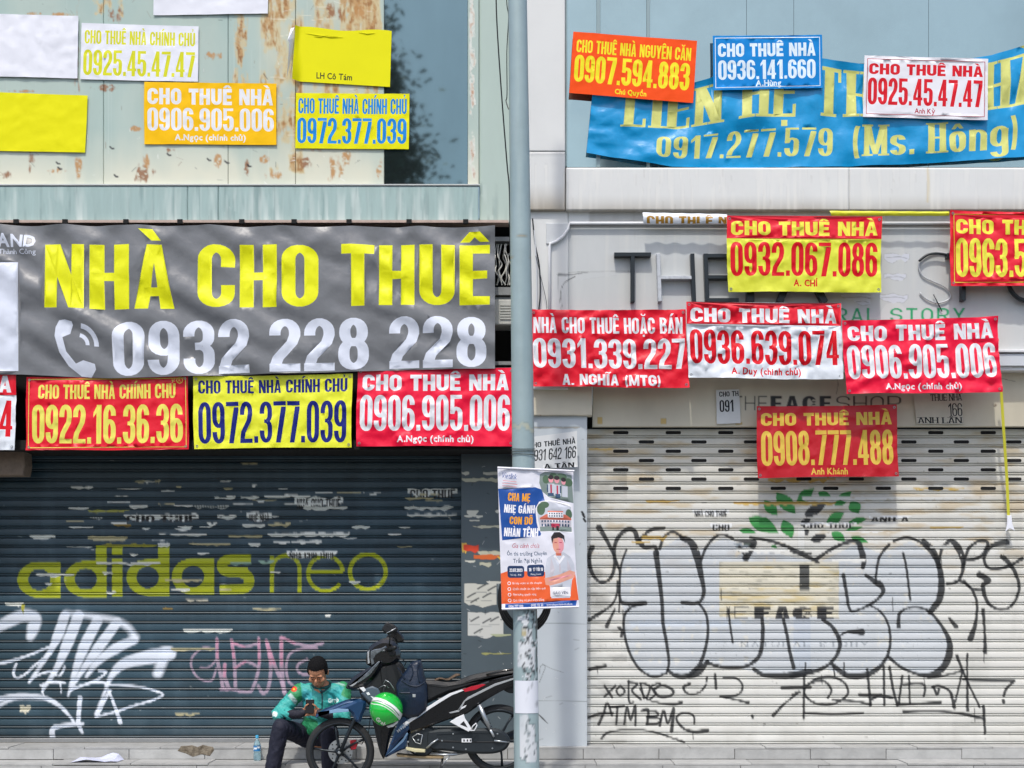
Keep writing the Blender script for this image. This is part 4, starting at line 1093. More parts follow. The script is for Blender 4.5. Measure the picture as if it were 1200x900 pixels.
# ================================================================== SHUTTER PAINT
BLK = '#14171a'
def c3(P): return [(680 + x / 3.215, 590 + y / 3.215) for x, y in P]
def c4(P): return [(930 + x / 3.215, 590 + y / 3.215) for x, y in P]
def cf(P): return [(830 + x / 5, 560 + y / 5) for x, y in P]
def cl_(P): return [(x / 3.4625, 620 + y / 3.4625) for x, y in P]
def cp(P): return [(200 + x / 4.285, 620 + y / 4.285) for x, y in P]
def c6(x, y): return 80 + x / 4.615, 530 + y / 4.615
def c7(x, y): return 330 + x / 4.444, 540 + y / 4.444

RR = Raster(684, 496, 1256, 900, .5)
_r = RR.win(684, 496, 1256, 900); js, is_, X, Y = _r
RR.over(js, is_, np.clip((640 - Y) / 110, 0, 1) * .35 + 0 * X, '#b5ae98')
RR.over(js, is_, np.clip((vnoise(X / 3, Y * 1.5, 12, 51) - .56) * 6, 0, 1) * np.clip((690 - Y) / 60, 0, 1) * .5, '#b59a62')
RR.over(js, is_, np.clip((vnoise(X / 2, Y, 30, 52) - .5) * 3, 0, 1) * .22, '#8f9088')
RR.over(js, is_, np.clip((860 - X) / 170, 0, 1) * np.clip((vnoise(X / 2.5, Y, 10, 53) - .5) * 4, 0, 1) * (X < 735) * .5, '#6c6a62')
RR.over(js, is_, np.clip((vnoise(X, Y / 6, 17, 55, 6) - .52) * 4, 0, 1) * .13, '#7d7c72')
RR.over(js, is_, np.clip((Y - 845) / 40, 0, 1) * np.clip((vnoise(X, Y, 22, 56) - .35) * 3, 0, 1) * .30, '#8b8678')
# green leaves and dark branches of the old shop emblem
def leaf(x0, y0, x1, y1, w, col, f=cf, er=.12):
    a = np.array([x0, y0]); b = np.array([x1, y1]); t = b - a; n = np.array([-t[1], t[0]]) / np.hypot(*t) * w * .68
    pts = [a + t * s + n * math.sin(math.pi * s ** .8) for s in np.linspace(0, 1, 9)] + [a + t * s - n * math.sin(math.pi * s) for s in np.linspace(1, 0, 9)]
    RR.fill([f([tuple(p) for p in pts])], col, .95, erode=er, seed=int(x0), escale=5)
for q in [(330, 130, 405, 225, 48), (400, 85, 512, 212, 62), (515, 150, 622, 60, 50), (645, 82, 725, 128, 38), (738, 165, 842, 78, 44), (838, 135, 882, 208, 55), (690, 270, 797, 203, 50), (820, 262, 932, 240, 28),
          (805, 306, 905, 290, 20), (722, 315, 803, 370, 42), (835, 345, 942, 382, 28), (440, 245, 492, 355, 56), (235, 228, 412, 322, 66), (180, 305, 282, 320, 27), (372, 395, 402, 430, 26), (315, 432, 398, 430, 14)]:
    leaf(*q, '#1c8a36', er=.06)
for q in [(558, 222, 697, 148, 46), (538, 278, 602, 240, 34), (598, 365, 697, 338, 40), (552, 335, 592, 305, 30)]: leaf(*q, '#23272b')
RR.fill([cf([(148, 385), (276, 385), (243, 440), (180, 440)])], '#1f3a2c', .9, erode=.3, escale=3)
RR.fill([cf([(195, 460), (243, 460), (232, 488), (203, 488)])], '#1c2a26', .95)
# pale fill of the bubble letters
bub = [c3([(165, 190), (300, 175), (385, 120), (440, 180), (540, 130), (600, 150), (700, 180), (868, 215), (868, 640), (700, 650), (600, 620), (480, 600), (420, 650), (330, 640), (260, 655), (200, 600), (165, 500), (165, 400), (150, 370), (148, 250)]),
       c4([(0, 215), (100, 220), (240, 150), (330, 190), (440, 140), (540, 210), (570, 300), (520, 400), (590, 520), (560, 640), (470, 645), (360, 590), (300, 640), (190, 645), (110, 620), (0, 650)])]
for q in bub: RR.fill([q], '#b4bfcc', .50, erode=.22, escale=9)
RR.fill([[(843, 658), (983, 659), (983, 724), (843, 723)]], '#d6d1bd', .93, erode=.03)
RR.fill([[(736, 728), (760, 726), (870, 726), (869, 733), (740, 734)]], '#c9d3de', .6, erode=.3)
r_ = RR.win(843, 658, 983, 724); a_, b_, X, Y = r_
RR.over(a_, b_, np.clip((vnoise(X / 4, Y * 1.6, 8, 61) - .6) * 7, 0, 1) * .55, '#c2a955')
RR.over(a_, b_, np.clip((vnoise(X / 3, Y * 2, 5, 63) - .6) * 8, 0, 1) * .6, '#9a9888')
RR.fill([[(937, 662), (948.5, 662), (948.5, 692), (937, 692)]], '#2b2f33', .92, erode=.15)
for a, b, t_, k in ((884, 903, "F", .2), (908, 925.5, "A", .22), (929, 952, "C", .2), (957.5, 977, "E", .2)):
    RR.shapes(text(t_, a, b, 711, 726, sx=k, sy=.2, ry=.28), '#23252a', alpha=.95, erode=.1)
for q in ([(852, 711), (852, 726)], [(855, 711), (855, 726)], [(852, 718), (862, 718)], [(861, 711), (861, 724), (876, 724)], [(861, 711), (877, 711)], [(861, 717), (874, 717)]): RR.stroke(q, 1.2, '#3b3d40', .4, .8, smooth=0)
RR.shapes(text("NATURAL STORY", 868, 1018, 752, 758, sx=.1, sy=.14, gap=.14), '#5b6670', alpha=.6, erode=.35, escale=2)
def blk(P, w=4.5, soft=.7, a=.94, **k):
    w = [q / 3.215 * 1.05 for q in w] if isinstance(w, list) else w / 3.215 * 1.05
    RR.stroke(P, w, BLK, soft, a, skip=.16, **k)
w1 = 13
for P, w in [
    ([(70, 90), (95, 130), (125, 190), (145, 245)], [22, 15, 12, 9]), ([(45, 165), (33, 200), (40, 250), (60, 285), (85, 297), (115, 280), (130, 230), (128, 170), (145, 125), (178, 98), (205, 105), (218, 140), (245, 165), (280, 162), (292, 190)], [20, 12, 13, 16, 18, 12]),
    ([(215, 150), (240, 120), (270, 98), (315, 92)], w1), ([(174, 175), (155, 230), (148, 300), (150, 360), (170, 377), (245, 376)], [8, 9, 12, 16]),
    ([(285, 185), (295, 260), (308, 370), (312, 450), (326, 530), (334, 600), (325, 640)], [22, 14, 12, 9]), ([(300, 170), (315, 128), (350, 108), (388, 130)], 12),
    ([(385, 130), (420, 150), (440, 200), (455, 270), (466, 330), (455, 365), (430, 377), (385, 373)], [20, 30, 16, 12, 14]), ([(455, 215), (475, 165), (510, 125), (540, 118), (575, 132)], 11),
    ([(235, 380), (195, 390), (168, 420), (165, 480), (185, 560), (220, 620), (260, 648), (290, 652), (320, 640)], 10), ([(450, 380), (475, 420), (481, 490), (465, 570), (440, 620), (400, 650), (360, 648), (330, 630)], [10, 10, 14, 20, 12]),
    ([(480, 595), (445, 635), (410, 652)], [14, 28, 16]), ([(478, 600), (530, 615), (600, 618), (650, 600), (680, 560), (688, 480), (685, 435)], [14, 12, 16, 12]), ([(558, 400), (565, 460), (575, 525)], 8),
    ([(655, 625), (690, 645), (760, 650), (800, 645), (868, 632)], [14, 18, 26, 16]), ([(765, 435), (780, 500), (790, 560), (805, 620)], [12, 12, 14]), ([(140, 290), (138, 340), (120, 380), (80, 410), (35, 437)], [7, 8, 10, 16]),
    ([(130, 400), (115, 430), (100, 462)], [8, 10, 16]), ([(145, 240), (150, 300), (146, 410)], 6), ([(145, 468), (158, 480), (155, 500)], 12), ([(580, 140), (640, 145), (655, 150), (625, 205)], [4, 14, 22, 24]), ([(600, 165), (625, 200)], 12), ([(640, 128), (700, 138), (760, 155), (820, 180), (868, 190)], [8, 14, 10]),
    # two lines of tags
    ([(92, 688), (120, 730)], 9), ([(132, 688), (92, 728)], 9), ([(150, 688), (136, 706), (150, 724), (168, 708), (152, 688)], 8), ([(182, 668), (184, 745), (200, 750)], 8), ([(180, 672), (215, 680), (195, 706), (228, 738)], 9),
    ([(226, 676), (240, 735)], 8), ([(226, 676), (262, 690), (250, 735)], 9), ([(300, 676), (268, 690), (285, 716), (262, 738)], 8), ([(275, 705), (300, 728), (340, 725), (350, 705), (310, 685), (280, 700)], 10), ([(225, 700), (250, 735), (300, 752), (350, 757), (380, 750)], [6, 7, 8, 14]),
    ([(70, 832), (88, 790), (102, 752), (120, 800)], [12, 9, 8]), ([(30, 808), (75, 792), (122, 790)], 10), ([(112, 768), (165, 764)], 9), ([(140, 768), (136, 832)], 9), ([(166, 832), (176, 768), (190, 815), (207, 762), (208, 835)], 9),
    ([(232, 780), (256, 778), (252, 832)], 10), ([(240, 780), (285, 785), (290, 800), (252, 805)], 9), ([(252, 806), (300, 812), (290, 830), (250, 832)], 9), ([(300, 838), (314, 780), (330, 828), (352, 772), (344, 858)], [9, 9, 9, 14]), ([(430, 830), (425, 798), (385, 790), (362, 812), (390, 848), (430, 860), (478, 856)], [8, 8, 10, 16]),
    ([(80, 885), (110, 862), (200, 851), (290, 865), (392, 900)], [10, 6, 8]), ([(412, 680), (390, 692), (402, 715), (440, 716), (470, 690), (478, 655)], [12, 8, 8]), ([(508, 645), (512, 697)], 10), ([(540, 657), (590, 660), (612, 690), (592, 722), (528, 728)], 8), ([(528, 728), (580, 738), (632, 750)], [7, 7, 14]),
    ([(760, 695), (868, 693)], 11), ([(728, 798), (775, 750), (832, 708)], [14, 8, 6]), ([(648, 800), (650, 806)], 10), ([(35, 625), (95, 612)], 12)]:
    blk(c3(P), w)
for P, w in [
    ([(-10, 180), (50, 200), (92, 222)], [10, 14, 12]), ([(80, 215), (130, 180), (190, 150), (240, 145), (256, 180), (264, 215), (262, 242)], [14, 12, 18, 24, 14]), ([(188, 270), (200, 340), (210, 395), (230, 405), (290, 380), (335, 340), (330, 310), (300, 290), (272, 270)], [14, 11, 10, 12, 24, 10]),
    ([(360, 155), (325, 200), (312, 260), (310, 300)], [12, 10, 8]), ([(412, 185), (425, 240), (440, 365)], 9), ([(378, 142), (430, 128), (490, 155), (540, 215), (557, 290), (550, 360), (515, 408)], [10, 10, 18, 26, 22]),
    ([(490, 140), (530, 180), (548, 240)], 16), ([(290, 385), (330, 410), (358, 460), (364, 530), (345, 590), (300, 635), (240, 650), (190, 642), (145, 605)], [8, 9, 12, 26, 14]), ([(168, 505), (200, 485), (258, 485)], [8, 8, 24]),
    ([(110, 438), (150, 470), (175, 530), (150, 590), (90, 630), (-5, 652)], [12, 16, 12, 18]), ([(396, 465), (400, 415), (440, 392), (500, 400), (550, 450), (587, 520), (580, 590), (540, 638), (480, 645), (410, 620), (358, 578)], [16, 10, 10, 12, 28, 24, 10, 12]),
    ([(548, 222), (560, 170), (592, 142), (622, 170), (640, 230), (622, 290), (580, 302)], [10, 14, 26, 12, 12]), ([(610, 290), (660, 310), (690, 370), (686, 450), (667, 508)], [8, 10, 10, 24]), ([(640, 235), (660, 170), (700, 142), (732, 150), (705, 200), (650, 215)], 12),
    ([(802, 147), (745, 160), (718, 210), (740, 245), (800, 240), (862, 208)], [24, 12, 10, 14]), ([(788, 200), (830, 250), (850, 320), (822, 385), (772, 398), (730, 370), (714, 310), (735, 290), (700, 268)], [20, 12, 10, 12, 18, 22]), ([(640, 290), (670, 320), (712, 325)], 10),
    ([(714, 400), (720, 480), (722, 560)], [14, 9, 16]), ([(585, 430), (612, 464)], [8, 18]), ([(40, 692), (90, 660), (150, 655), (195, 680), (202, 722), (150, 755), (80, 752), (40, 715), (58, 682), (110, 668), (142, 700), (130, 732)], 9),
    ([(-5, 722), (20, 708)], 8), ([(148, 740), (230, 745), (292, 758)], [10, 9]), ([(278, 625), (290, 762)], 10), ([(250, 720), (320, 724), (372, 732)], [14, 10]), ([(290, 740), (330, 720)], 9), ([(340, 615), (342, 760)], 9), ([(362, 618), (375, 700), (392, 762)], 10), ([(410, 650), (396, 755)], 9), ([(390, 757), (470, 754), (552, 750)], [12, 9, 14]),
    ([(435, 650), (438, 755)], 8), ([(414, 682), (490, 682), (491, 726)], 9), ([(522, 692), (550, 688), (590, 710), (606, 768)], [8, 9, 14]), ([(528, 690), (540, 720), (548, 700)], 10), ([(655, 568), (654, 620), (656, 782)], [10, 7, 12]), ([(615, 573), (650, 660), (702, 767)], [12, 8, 8]), ([(508, 656), (560, 650), (640, 630)], 9),
    ([(636, 635), (610, 745)], 8), ([(640, 664), (740, 667), (832, 668)], 9), ([(830, 670), (800, 702), (793, 725)], 10), ([(790, 742), (792, 750)], 12), ([(40, 650), (38, 812)], 9), ([(40, 790), (150, 794), (262, 790)], 8), ([(415, 785), (520, 783), (620, 790), (718, 812)], [12, 8, 10, 12]), ([(716, 765), (722, 868)], [12, 9]),
    ([(45, 600), (45, 650)], 6), ([(150, 610), (155, 650)], 6), ([(190, 600), (192, 650)], 6)]:
    blk(c4(P), w)
for (x, y, l) in [(730, 715, 18), (845, 690, 14), (1046, 700, 16), (963, 792, 10), (1083, 790, 12), (1103, 650, 14), (895, 726, 16), (737, 708, 9), (1153, 764, 12), (1142, 830, 16), (812, 858, 8), (700, 782, 7)]:
    RR.stroke([(x, y), (x + .4, y + l)], [1.2, .9, 1.3], BLK, .5, .8, smooth=0)
for i in range(260):
    P_ = [(729, 760), (845, 640), (1100, 640), (1090, 760), (960, 790), (850, 780), (1140, 650), (700, 650)][i % 8]
    RR.stroke([(P_[0] + rng.normal(0, 14), P_[1] + rng.normal(0, 12))] * 2, rng.uniform(.4, 1.0), BLK, .5, .5, smooth=0)
# torn notices left on the ribs
for (x, y, w, h, t_) in [(811, 597, 44, 7, "NHÀ CHO THUÊ"), (832, 613, 26, 7, "CHO"), (1018, 604, 50, 5, "ANH A"), (863, 642, 60, 6, None), (935, 618, 8, 28, None), (940, 582, 190, 5, None), (700, 602, 30, 4, None), (990, 622, 46, 3, None),
                          (1120, 608, 30, 3, None), (742, 608, 50, 3, None), (938, 612, 66, 5, "CHO THUÊ"), (975, 655, 40, 4, None), (1090, 640, 26, 4, None)]:
    RR.scrap(x, y, w, h, '#d9dad6' if not t_ else '#e4e6e6', int(x), t_)
for (x, y, w, h) in [(757, 586, 40, 3), (860, 588, 120, 4), (1090, 617, 40, 3), (752, 628, 30, 5), (900, 560, 80, 5), (1070, 572, 60, 3), (690, 525, 30, 3), (740, 634, 22, 3)]: RR.scrap(x, y, w, h, '#c7a85c', int(y))
for i in range(220):
    x, y = rng.uniform(690, 1250), rng.uniform(505, 885); RR.stroke([(x, y), (x + rng.normal(0, 3), y + rng.normal(0, .6))], rng.uniform(.5, 1.3), ['#4a4842', '#f1f1ee', '#8d8674'][i % 3], .4, rng.uniform(.3, .7), smooth=0)
for k, y in enumerate((566, 595)): pass
m_slatR = mat("white_slat", "#dadad4", .5, vary=.035, noise=.14, nscale=2.5, attr=True, stretch=(.4, 1, 2))
PROF = [(0, .026), (.035, .010), (.07, .002), (.2, 0), (.42, -.001), (.62, 0), (.69, .003), (.715, .024), (.765, .024), (.79, .006), (.84, .003), (.90, .006), (.935, .026), (1.0, .026)]
PROF = [(a, min(b, .02)) for a, b in PROF]
shutter(RB, "roller_shutter", RR, 688, 1254, 502.5, 893, -.25, 35, m_slatR, slots=(7, 29, 30, 0, 61.5), label="white roller shutter with black graffiti", prof=PROF)

# ---------------- left shutter
RT = Raster(-64, 520, 545, 875, .5)
_r = RT.win(-64, 520, 545, 875); js, is_, X, Y = _r
RT.over(js, is_, np.clip((vnoise(X / 3, Y, 40, 71) - .45) * 2, 0, 1) * .3, '#3a6075')
RT.over(js, is_, np.clip((vnoise(X, Y / 6, 19, 75, 6) - .52) * 4, 0, 1) * .16, '#5d7684')
RT.over(js, is_, np.clip((vnoise(X / 2, Y, 16, 76) - .6) * 5, 0, 1) * .3, '#141f26')
RT.over(js, is_, np.clip((Y - 840) / 30, 0, 1) * np.clip((vnoise(X, Y, 22, 77) - .35) * 3, 0, 1) * .35, '#6f7b80')
OL = '#a7b00e'
def circ(cx, cy, rx, ry, n=40): return [(cx + rx * math.cos(6.2832 * i / n), cy + ry * math.sin(6.2832 * i / n)) for i in range(n)]
def bowl(cx, cy, rx, ry, xr, y0, y1, ir, left=True):
    P = [(cx + rx * math.cos(a), cy + ry * math.sin(a)) for a in np.linspace(math.pi / 2, 3 * math.pi / 2, 24)]
    return [P + [(xr, cy - ry), (xr, y0), (xr, y1), (xr, cy + ry)], circ(cx, cy, ir, ir * .96)]
k = dict(erode=.06, seed=5)
RT.fill(bowl(46, 679.3, 26, 21.3, 71, 658, 700, 12.8), OL, **k)
RT.fill(bowl(100.5, 678.6, 25.5, 21.5, 125, 658, 700, 12.8), OL, **k); RT.fill([[(112, 639), (125, 639), (125, 660), (112, 660)]], OL, **k)
RT.fill([[(131, 639), (143.5, 639), (143.5, 650.5), (131, 650.5)]], OL, **k); RT.fill([[(131, 654), (143.5, 654), (143.5, 699.5), (131, 699.5)]], OL, **k)
RT.fill(bowl(173, 676.6, 25, 21.8, 198.5, 655, 699, 13), OL, **k); RT.fill([[(185, 639), (198.5, 639), (198.5, 657), (185, 657)]], OL, **k)
RT.fill(bowl(226, 675.5, 25, 21.8, 251, 654, 697, 13), OL, **k)
RT.shapes([pen([(294, 655.5), (270, 655.5)] + _arc(268, 663, 8, 7.2, 270, 90, 8) + [(284, 670.5)] + _arc(284, 681, 8, 9.2, -90, 90, 8) + [(257, 691)], 12.5, 12)], OL, **k)
RT.shapes([pen([(318.5, 695), (318.5, 651)], 5, 5), pen([(318.5, 672)] + _arc(335, 667, 16, 16, 180, 360, 12) + [(351, 695)], 5, 5)], OL, **k)
RT.shapes([pen(_arc(381.5, 672, 20.5, 20.5, 35, 355, 30), 5, 5), pen([(361, 670), (402, 670)], 5, 5)], OL, **k)
RT.shapes([pen(_arc(431, 670, 21, 20.5, 0, 359, 36), 5.4, 5.4, True)], OL, **k)
WH = '#dfe7f2'
def wh(P, w, soft=1.2, a=.9, smooth=8):
    w = [q / 3.4625 * .84 for q in w] if isinstance(w, list) else w / 3.4625 * .84
    RT.stroke(cl_(P), w, WH, soft, a, smooth=smooth)
for P, w, sf in [([(-20, 405), (40, 372), (95, 352), (140, 362), (135, 400), (122, 440)], [45, 60, 60, 62, 60, 36], 3.5), ([(262, 352), (235, 430), (200, 500), (118, 622)], [48, 50, 26, 12], 2), ([(-10, 547), (80, 525), (195, 480)], [18, 16, 12], .9),
                 ([(66, 548), (54, 580), (66, 603), (100, 590), (150, 545), (205, 505)], 14, .9), ([(118, 615), (160, 590), (205, 578), (240, 595), (262, 560)], 13, .9), ([(318, 352), (275, 460), (232, 560), (172, 655)], [52, 56, 30, 12], 2),
                 ([(395, 372), (340, 480), (300, 590), (276, 680)], [50, 54, 26, 8], 2.2), ([(475, 378), (400, 480), (330, 580), (285, 655)], [46, 52, 24, 10], 2.2), ([(165, 635), (215, 620), (262, 625)], 13, .9), ([(545, 450), (470, 485), (395, 540), (350, 600)], [40, 52, 34, 14], 2.5),
                 ([(400, 575), (430, 580), (395, 610), (320, 640), (285, 655)], 13, .9), ([(175, 628), (172, 660), (178, 672)], [10, 12, 4], .8), ([(245, 625), (248, 668)], [10, 5], .8), ([(290, 650), (380, 622), (440, 628)], 15, 1), ([(685, 505), (600, 520), (500, 548), (450, 600), (425, 660), (388, 752)], [70, 70, 52, 26, 14, 12], 2.5),
                 ([(672, 500), (640, 585)], [52, 46], 5), ([(430, 632), (560, 640), (658, 668), (630, 690), (540, 718), (455, 745), (388, 762)], [12, 12, 13, 13], .9), ([(448, 655), (420, 700), (395, 750)], [12, 20, 24], .9), ([(440, 655), (462, 710), (488, 785)], [14, 14, 22], .9),
                 ([(-10, 690), (80, 675), (180, 685), (250, 725), (302, 785)], [26, 24, 22, 10], 1.5), ([(-10, 720), (60, 690), (180, 690)], [20, 12, 8], 3), ([(324, 685), (320, 740), (318, 790), (335, 828)], [24, 22, 22, 12], 1), ([(335, 790), (255, 798), (215, 810), (212, 845)], [18, 24, 26, 28], 1),
                 ([(270, 340), (480, 375), (550, 440)], [20, 30, 30], 6)]:
    wh(P, w, sf)
def pk(P, w=13, a=.6, col='#c2a9bd'):
    RT.stroke(cp(P), w / 4.285, col, .9, a)
for P, w in [([(232, 552), (234, 650), (252, 740), (262, 800)], 18), ([(230, 605), (160, 598), (108, 645), (106, 700), (145, 752), (205, 760), (228, 700)], 12), ([(150, 695), (195, 692), (228, 655)], 12), ([(272, 680), (270, 740), (290, 800), (262, 800)], 20),
             ([(305, 558), (318, 650), (325, 790)], 18), ([(308, 572), (370, 590), (438, 575)], 16), ([(442, 550), (444, 680), (420, 780), (390, 820), (310, 805), (250, 805)], 17), ([(322, 700), (375, 665), (435, 690)], 16), ([(480, 560), (502, 680), (492, 790), (465, 825), (440, 790)], 18),
             ([(485, 575), (520, 680), (555, 760), (572, 822)], 20), ([(556, 545), (556, 680), (570, 820)], 22), ([(560, 545), (620, 572), (700, 588), (762, 572)], 18), ([(735, 598), (660, 602), (600, 625), (580, 690), (590, 760), (612, 782)], 14), ([(685, 655), (645, 675), (635, 705), (660, 728), (700, 728)], 14)]:
    pk(P, w)
    if w > 15: pk(P[:2], w * .7, .5, '#cf7f9c')
SC = [(c6, [(0, 297, 110, 10, 0), (105, 310, 225, 14, 2), (330, 288, 100, 14, 0), (300, 335, 405, 28, 4), (805, 342, 105, 18, 0), (963, 330, 138, 34, 5), (940, 390, 125, 13, 0), (1080, 385, 120, 14, 1), (0, 402, 135, 8, 0), (245, 390, 95, 12, 3),
           (590, 398, 80, 9, 0), (710, 400, 70, 6, 0), (560, 440, 50, 8, 0), (625, 442, 125, 7, 1), (865, 448, 185, 12, 1), (1080, 440, 120, 12, 0), (105, 455, 215, 20, 1), (180, 500, 300, 9, 2), (480, 490, 70, 16, 0), (650, 490, 220, 9, 1), (980, 492, 60, 14, 0),
           (1110, 482, 90, 11, 0), (360, 153, 90, 9, 1), (820, 152, 60, 8, 0), (930, 55, 95, 5, 1), (500, 205, 75, 6, 0), (790, 240, 25, 8, 0), (855, 236, 50, 14, 0), (932, 240, 100, 12, 0), (1060, 233, 140, 12, 0), (995, 255, 130, 9, 1), (680, 288, 190, 14, 6), (115, 350, 70, 10, 6), (838, 192, 50, 8, 1)]),
      (c7, [(65, 190, 255, 42, 5), (0, 178, 150, 12, 0), (112, 238, 230, 14, 0), (655, 143, 262, 36, 4), (640, 238, 255, 15, 0), (653, 275, 260, 16, 0), (0, 323, 48, 16, 1), (365, 340, 95, 12, 0), (0, 375, 140, 12, 0), (190, 373, 165, 15, 0), (80, 413, 130, 16, 0)]),
      (lambda x, y: (200 + x / 4.285, 620 + y / 4.285), [(485, 20, 410, 14, 0), (290, 30, 170, 12, 1), (0, 25, 180, 7, 0), (515, 58, 80, 13, 0), (605, 57, 155, 15, 0), (390, 72, 60, 14, 0), (90, 70, 210, 11, 1), (583, 108, 255, 28, 5), (440, 160, 80, 14, 7), (300, 165, 105, 14, 7),
           (75, 352, 115, 12, 8), (410, 400, 145, 6, 1), (62, 503, 250, 15, 0), (0, 598, 225, 12, 1), (775, 430, 30, 10, 0), (0, 300, 95, 11, 0), (10, 255, 95, 12, 1), (245, 300, 60, 8, 1), (135, 120, 60, 7, 0), (500, 212, 55, 8, 0)]),
      (lambda x, y: (x / 3.4625, 620 + y / 3.4625), [(118, 25, 105, 12, 0), (355, 30, 155, 14, 1), (420, 62, 200, 8, 2), (640, 55, 50, 18, 0), (525, 100, 35, 8, 0), (390, 135, 260, 10, 0), (145, 179, 105, 11, 0), (180, 218, 30, 8, 0), (240, 182, 60, 8, 0), (20, 298, 75, 11, 0),
           (86, 305, 14, 30, 2), (80, 715, 45, 26, 8), (710, 748, 100, 10, 1), (670, 205, 150, 7, 1), (430, 255, 40, 8, 0), (660, 318, 45, 10, 3)])]
CC = ['#e2e5de', '#b9b28c', '#a3a138', '#8b7436', '#e9ece6', '#e9ece6', '#b9c0bc', '#8fb0a0', '#cfccb8']
sd = 0
for f, lst in SC:
    for (x, y, w, h, c) in lst:
        sd += 1; a, b = f(x, y); a2, b2 = f(x + w, y + h)
        RT.scrap(a, b, a2 - a, max(2.4, (b2 - b) * 1.25), CC[c], sd, "CHO THUÊ" if c == 4 else ("NHÀ CHO THUÊ" if c == 5 and w > 200 else ("HUÊ NHÀ" if c == 5 else None)))
        if c == 6:
            for i in range(int((a2 - a) / 3)): RT.stroke([(a + i * 3, b), (a + i * 3, b2)], 1.1, '#1b2b32', .3, .9, smooth=0)
for i in range(42):
    x, y = rng.uniform(70, 520), 560 + abs(rng.normal(0, 1)) * 55
    if y > 725 or (x > 440 and y > 660): continue
    RT.scrap(x, y, rng.uniform(5, 34), rng.uniform(1.6, 3.4), ['#e6e9e2', '#dfe2da', '#b9b28c', '#e6e9e2'][i % 4], i + 500)
RT.stroke([c7(725, 165), c7(700, 190)], [1, 2.2], '#d6dad2', .5, 1, smooth=0)
RT.stroke([c7(845, 260), c7(880, 305)], [.8, 1.8], '#aab0aa', .5, 1, smooth=0)
for i in range(120):
    x, y = rng.uniform(-40, 538), rng.uniform(535, 868); RT.stroke([(x, y), (x + rng.normal(0, 2.5), y + rng.normal(0, .7))], rng.uniform(.4, 1), ['#b9c2c0', '#10191e'][i % 2], .4, rng.uniform(.3, .7), smooth=0)
m_slatL = mat("teal_slat", "#2a424e", .42, vary=.07, noise=.25, nscale=2.5, attr=True, stretch=(.4, 1, 2))
shutter(LB, "roller_shutter", RT, -62, 541, 519, 871, -.62, 31, m_slatL, label="dark teal roller shutter with white graffiti", prof=PROF, botbar=6)
MB().box(wx(-60), wx(700), .7, .8, -.01, wz(500)).build("inner_wall", m_dark, LB)
# plain neighbouring walls that carry the street on past both shops, outside the picture
for (x0, x1, nm) in ((wx(1262), wx(2300), "east"), (wx(-1100), wx(-66), "west")):
    nb = empty("neighbour_house", ((x0 + x1) / 2, 0, 0), "plain rendered house adjoining the white shuttered shop" if nm == "east" else "plain rendered house adjoining the teal shuttered shop", "house")
    MB().box(x0, x1, -.04, .6, -.01, 7.2).build("wall", mat("neighbour_render", "#b9b5aa", .85, noise=.35, nscale=1.5, bump=.2), nb)
    for i in range(3):
        a = x0 + .8 + i * 2.3
        for z0, z1 in ((.3, 2.6), (3.9, 5.6)):
            w_ = MB().bbox(a, a + 1.5, -.07, .0, z0, z1, .01).build("window", m_alu, nb); MB().box(a + .08, a + 1.42, -.075, -.07, z0 + .08, z1 - .08).build("pane", m_glassL, w_)
# ================================================================== POLE
PD = 2.0
RPole = Raster(585, -60, 645, 960, .5)
for (x, y, w, h) in [(606, 722, 14, 9), (612, 735, 12, 14), (607, 752, 16, 16), (611, 770, 12, 14), (622, 758, 5, 30), (615, 788, 8, 8), (606, 764, 8, 20), (609, 837, 10, 50), (612, 838, 3, 40), (619, 848, 8, 40), (613, 870, 16, 22)]:
    RPole.scrap(x, y, w, h, '#d6dade', int(y))
for i in range(120):
    x, y = rng.uniform(610, 631), rng.uniform(705, 800); RPole.stroke([(x, y), (x + rng.normal(0, 2), y + rng.normal(0, 2.5))], rng.uniform(.8, 2.4), ['#14181b', '#262c30', '#dfe3e6'][i % 3], .4, .95, smooth=0)
for i in range(60):
    x, y = rng.uniform(612, 630), rng.uniform(840, 890); RPole.stroke([(x, y), (x + rng.normal(0, 1), y + rng.normal(0, 2))], rng.uniform(.6, 1.6), ['#7d888d', '#4b5458'][i % 2], .4, .9, smooth=0)
RPole.fill([[(611, 738), (617, 738), (617, 746), (611, 746)]], '#b8ad84', .9)
RPole.stroke([(628.5, 700), (628.5, 800)], 1.3, '#101416', .4, .9, smooth=0, skip=.3)
for y in (278, 303): RPole.stroke([(598, y), (612, y + 1), (624, y)], .6, '#a08a5c', .4, .6)
for (x, y) in [(602, 500), (618, 503), (612, 498)]: RPole.stroke([(x, y), (x + 6, y + 2)], 5, '#c5bd96', 1.5, .45, smooth=0)
_r = RPole.win(585, -60, 645, 960); js, is_, X, Y = _r
RPole.over(js, is_, np.clip((vnoise(X * 2, Y / 5, 14, 81) - .5) * 3, 0, 1) * .3, '#7f979f')
m_pole = mat("galvanised_steel", "#9fb3b6", .5, noise=.22, nscale=5, attr=True, metal=.15)
sP = (CAM_D - PD) / CAM_D / PPM
ys = np.concatenate([[-420, -200], np.arange(-60, 921, 3.0)]); ang = np.linspace(0, 2 * math.pi, 49)
def pole_c(y): return np.interp(y, [-420, 0, 550, 920], [604.5, 606.5, 613.5, 617.5])
def pole_r(y): return np.interp(y, [-420, 0, 550, 920], [9.5, 11, 13.3, 15])
A_, Y_ = np.meshgrid(ang, ys)
Xp = pole_c(Y_) + pole_r(Y_) * np.sin(A_); dy = -np.cos(A_) * pole_r(Y_) * sP
Pm = np.stack([(Xp - 600) * sP, -PD + dy, CAM_H + (HOR - Y_) * sP], -1)
pt = RPole.sample(Xp, np.clip(Y_, -50, 950)); pt[..., 3] *= (np.cos(A_) > -.1)
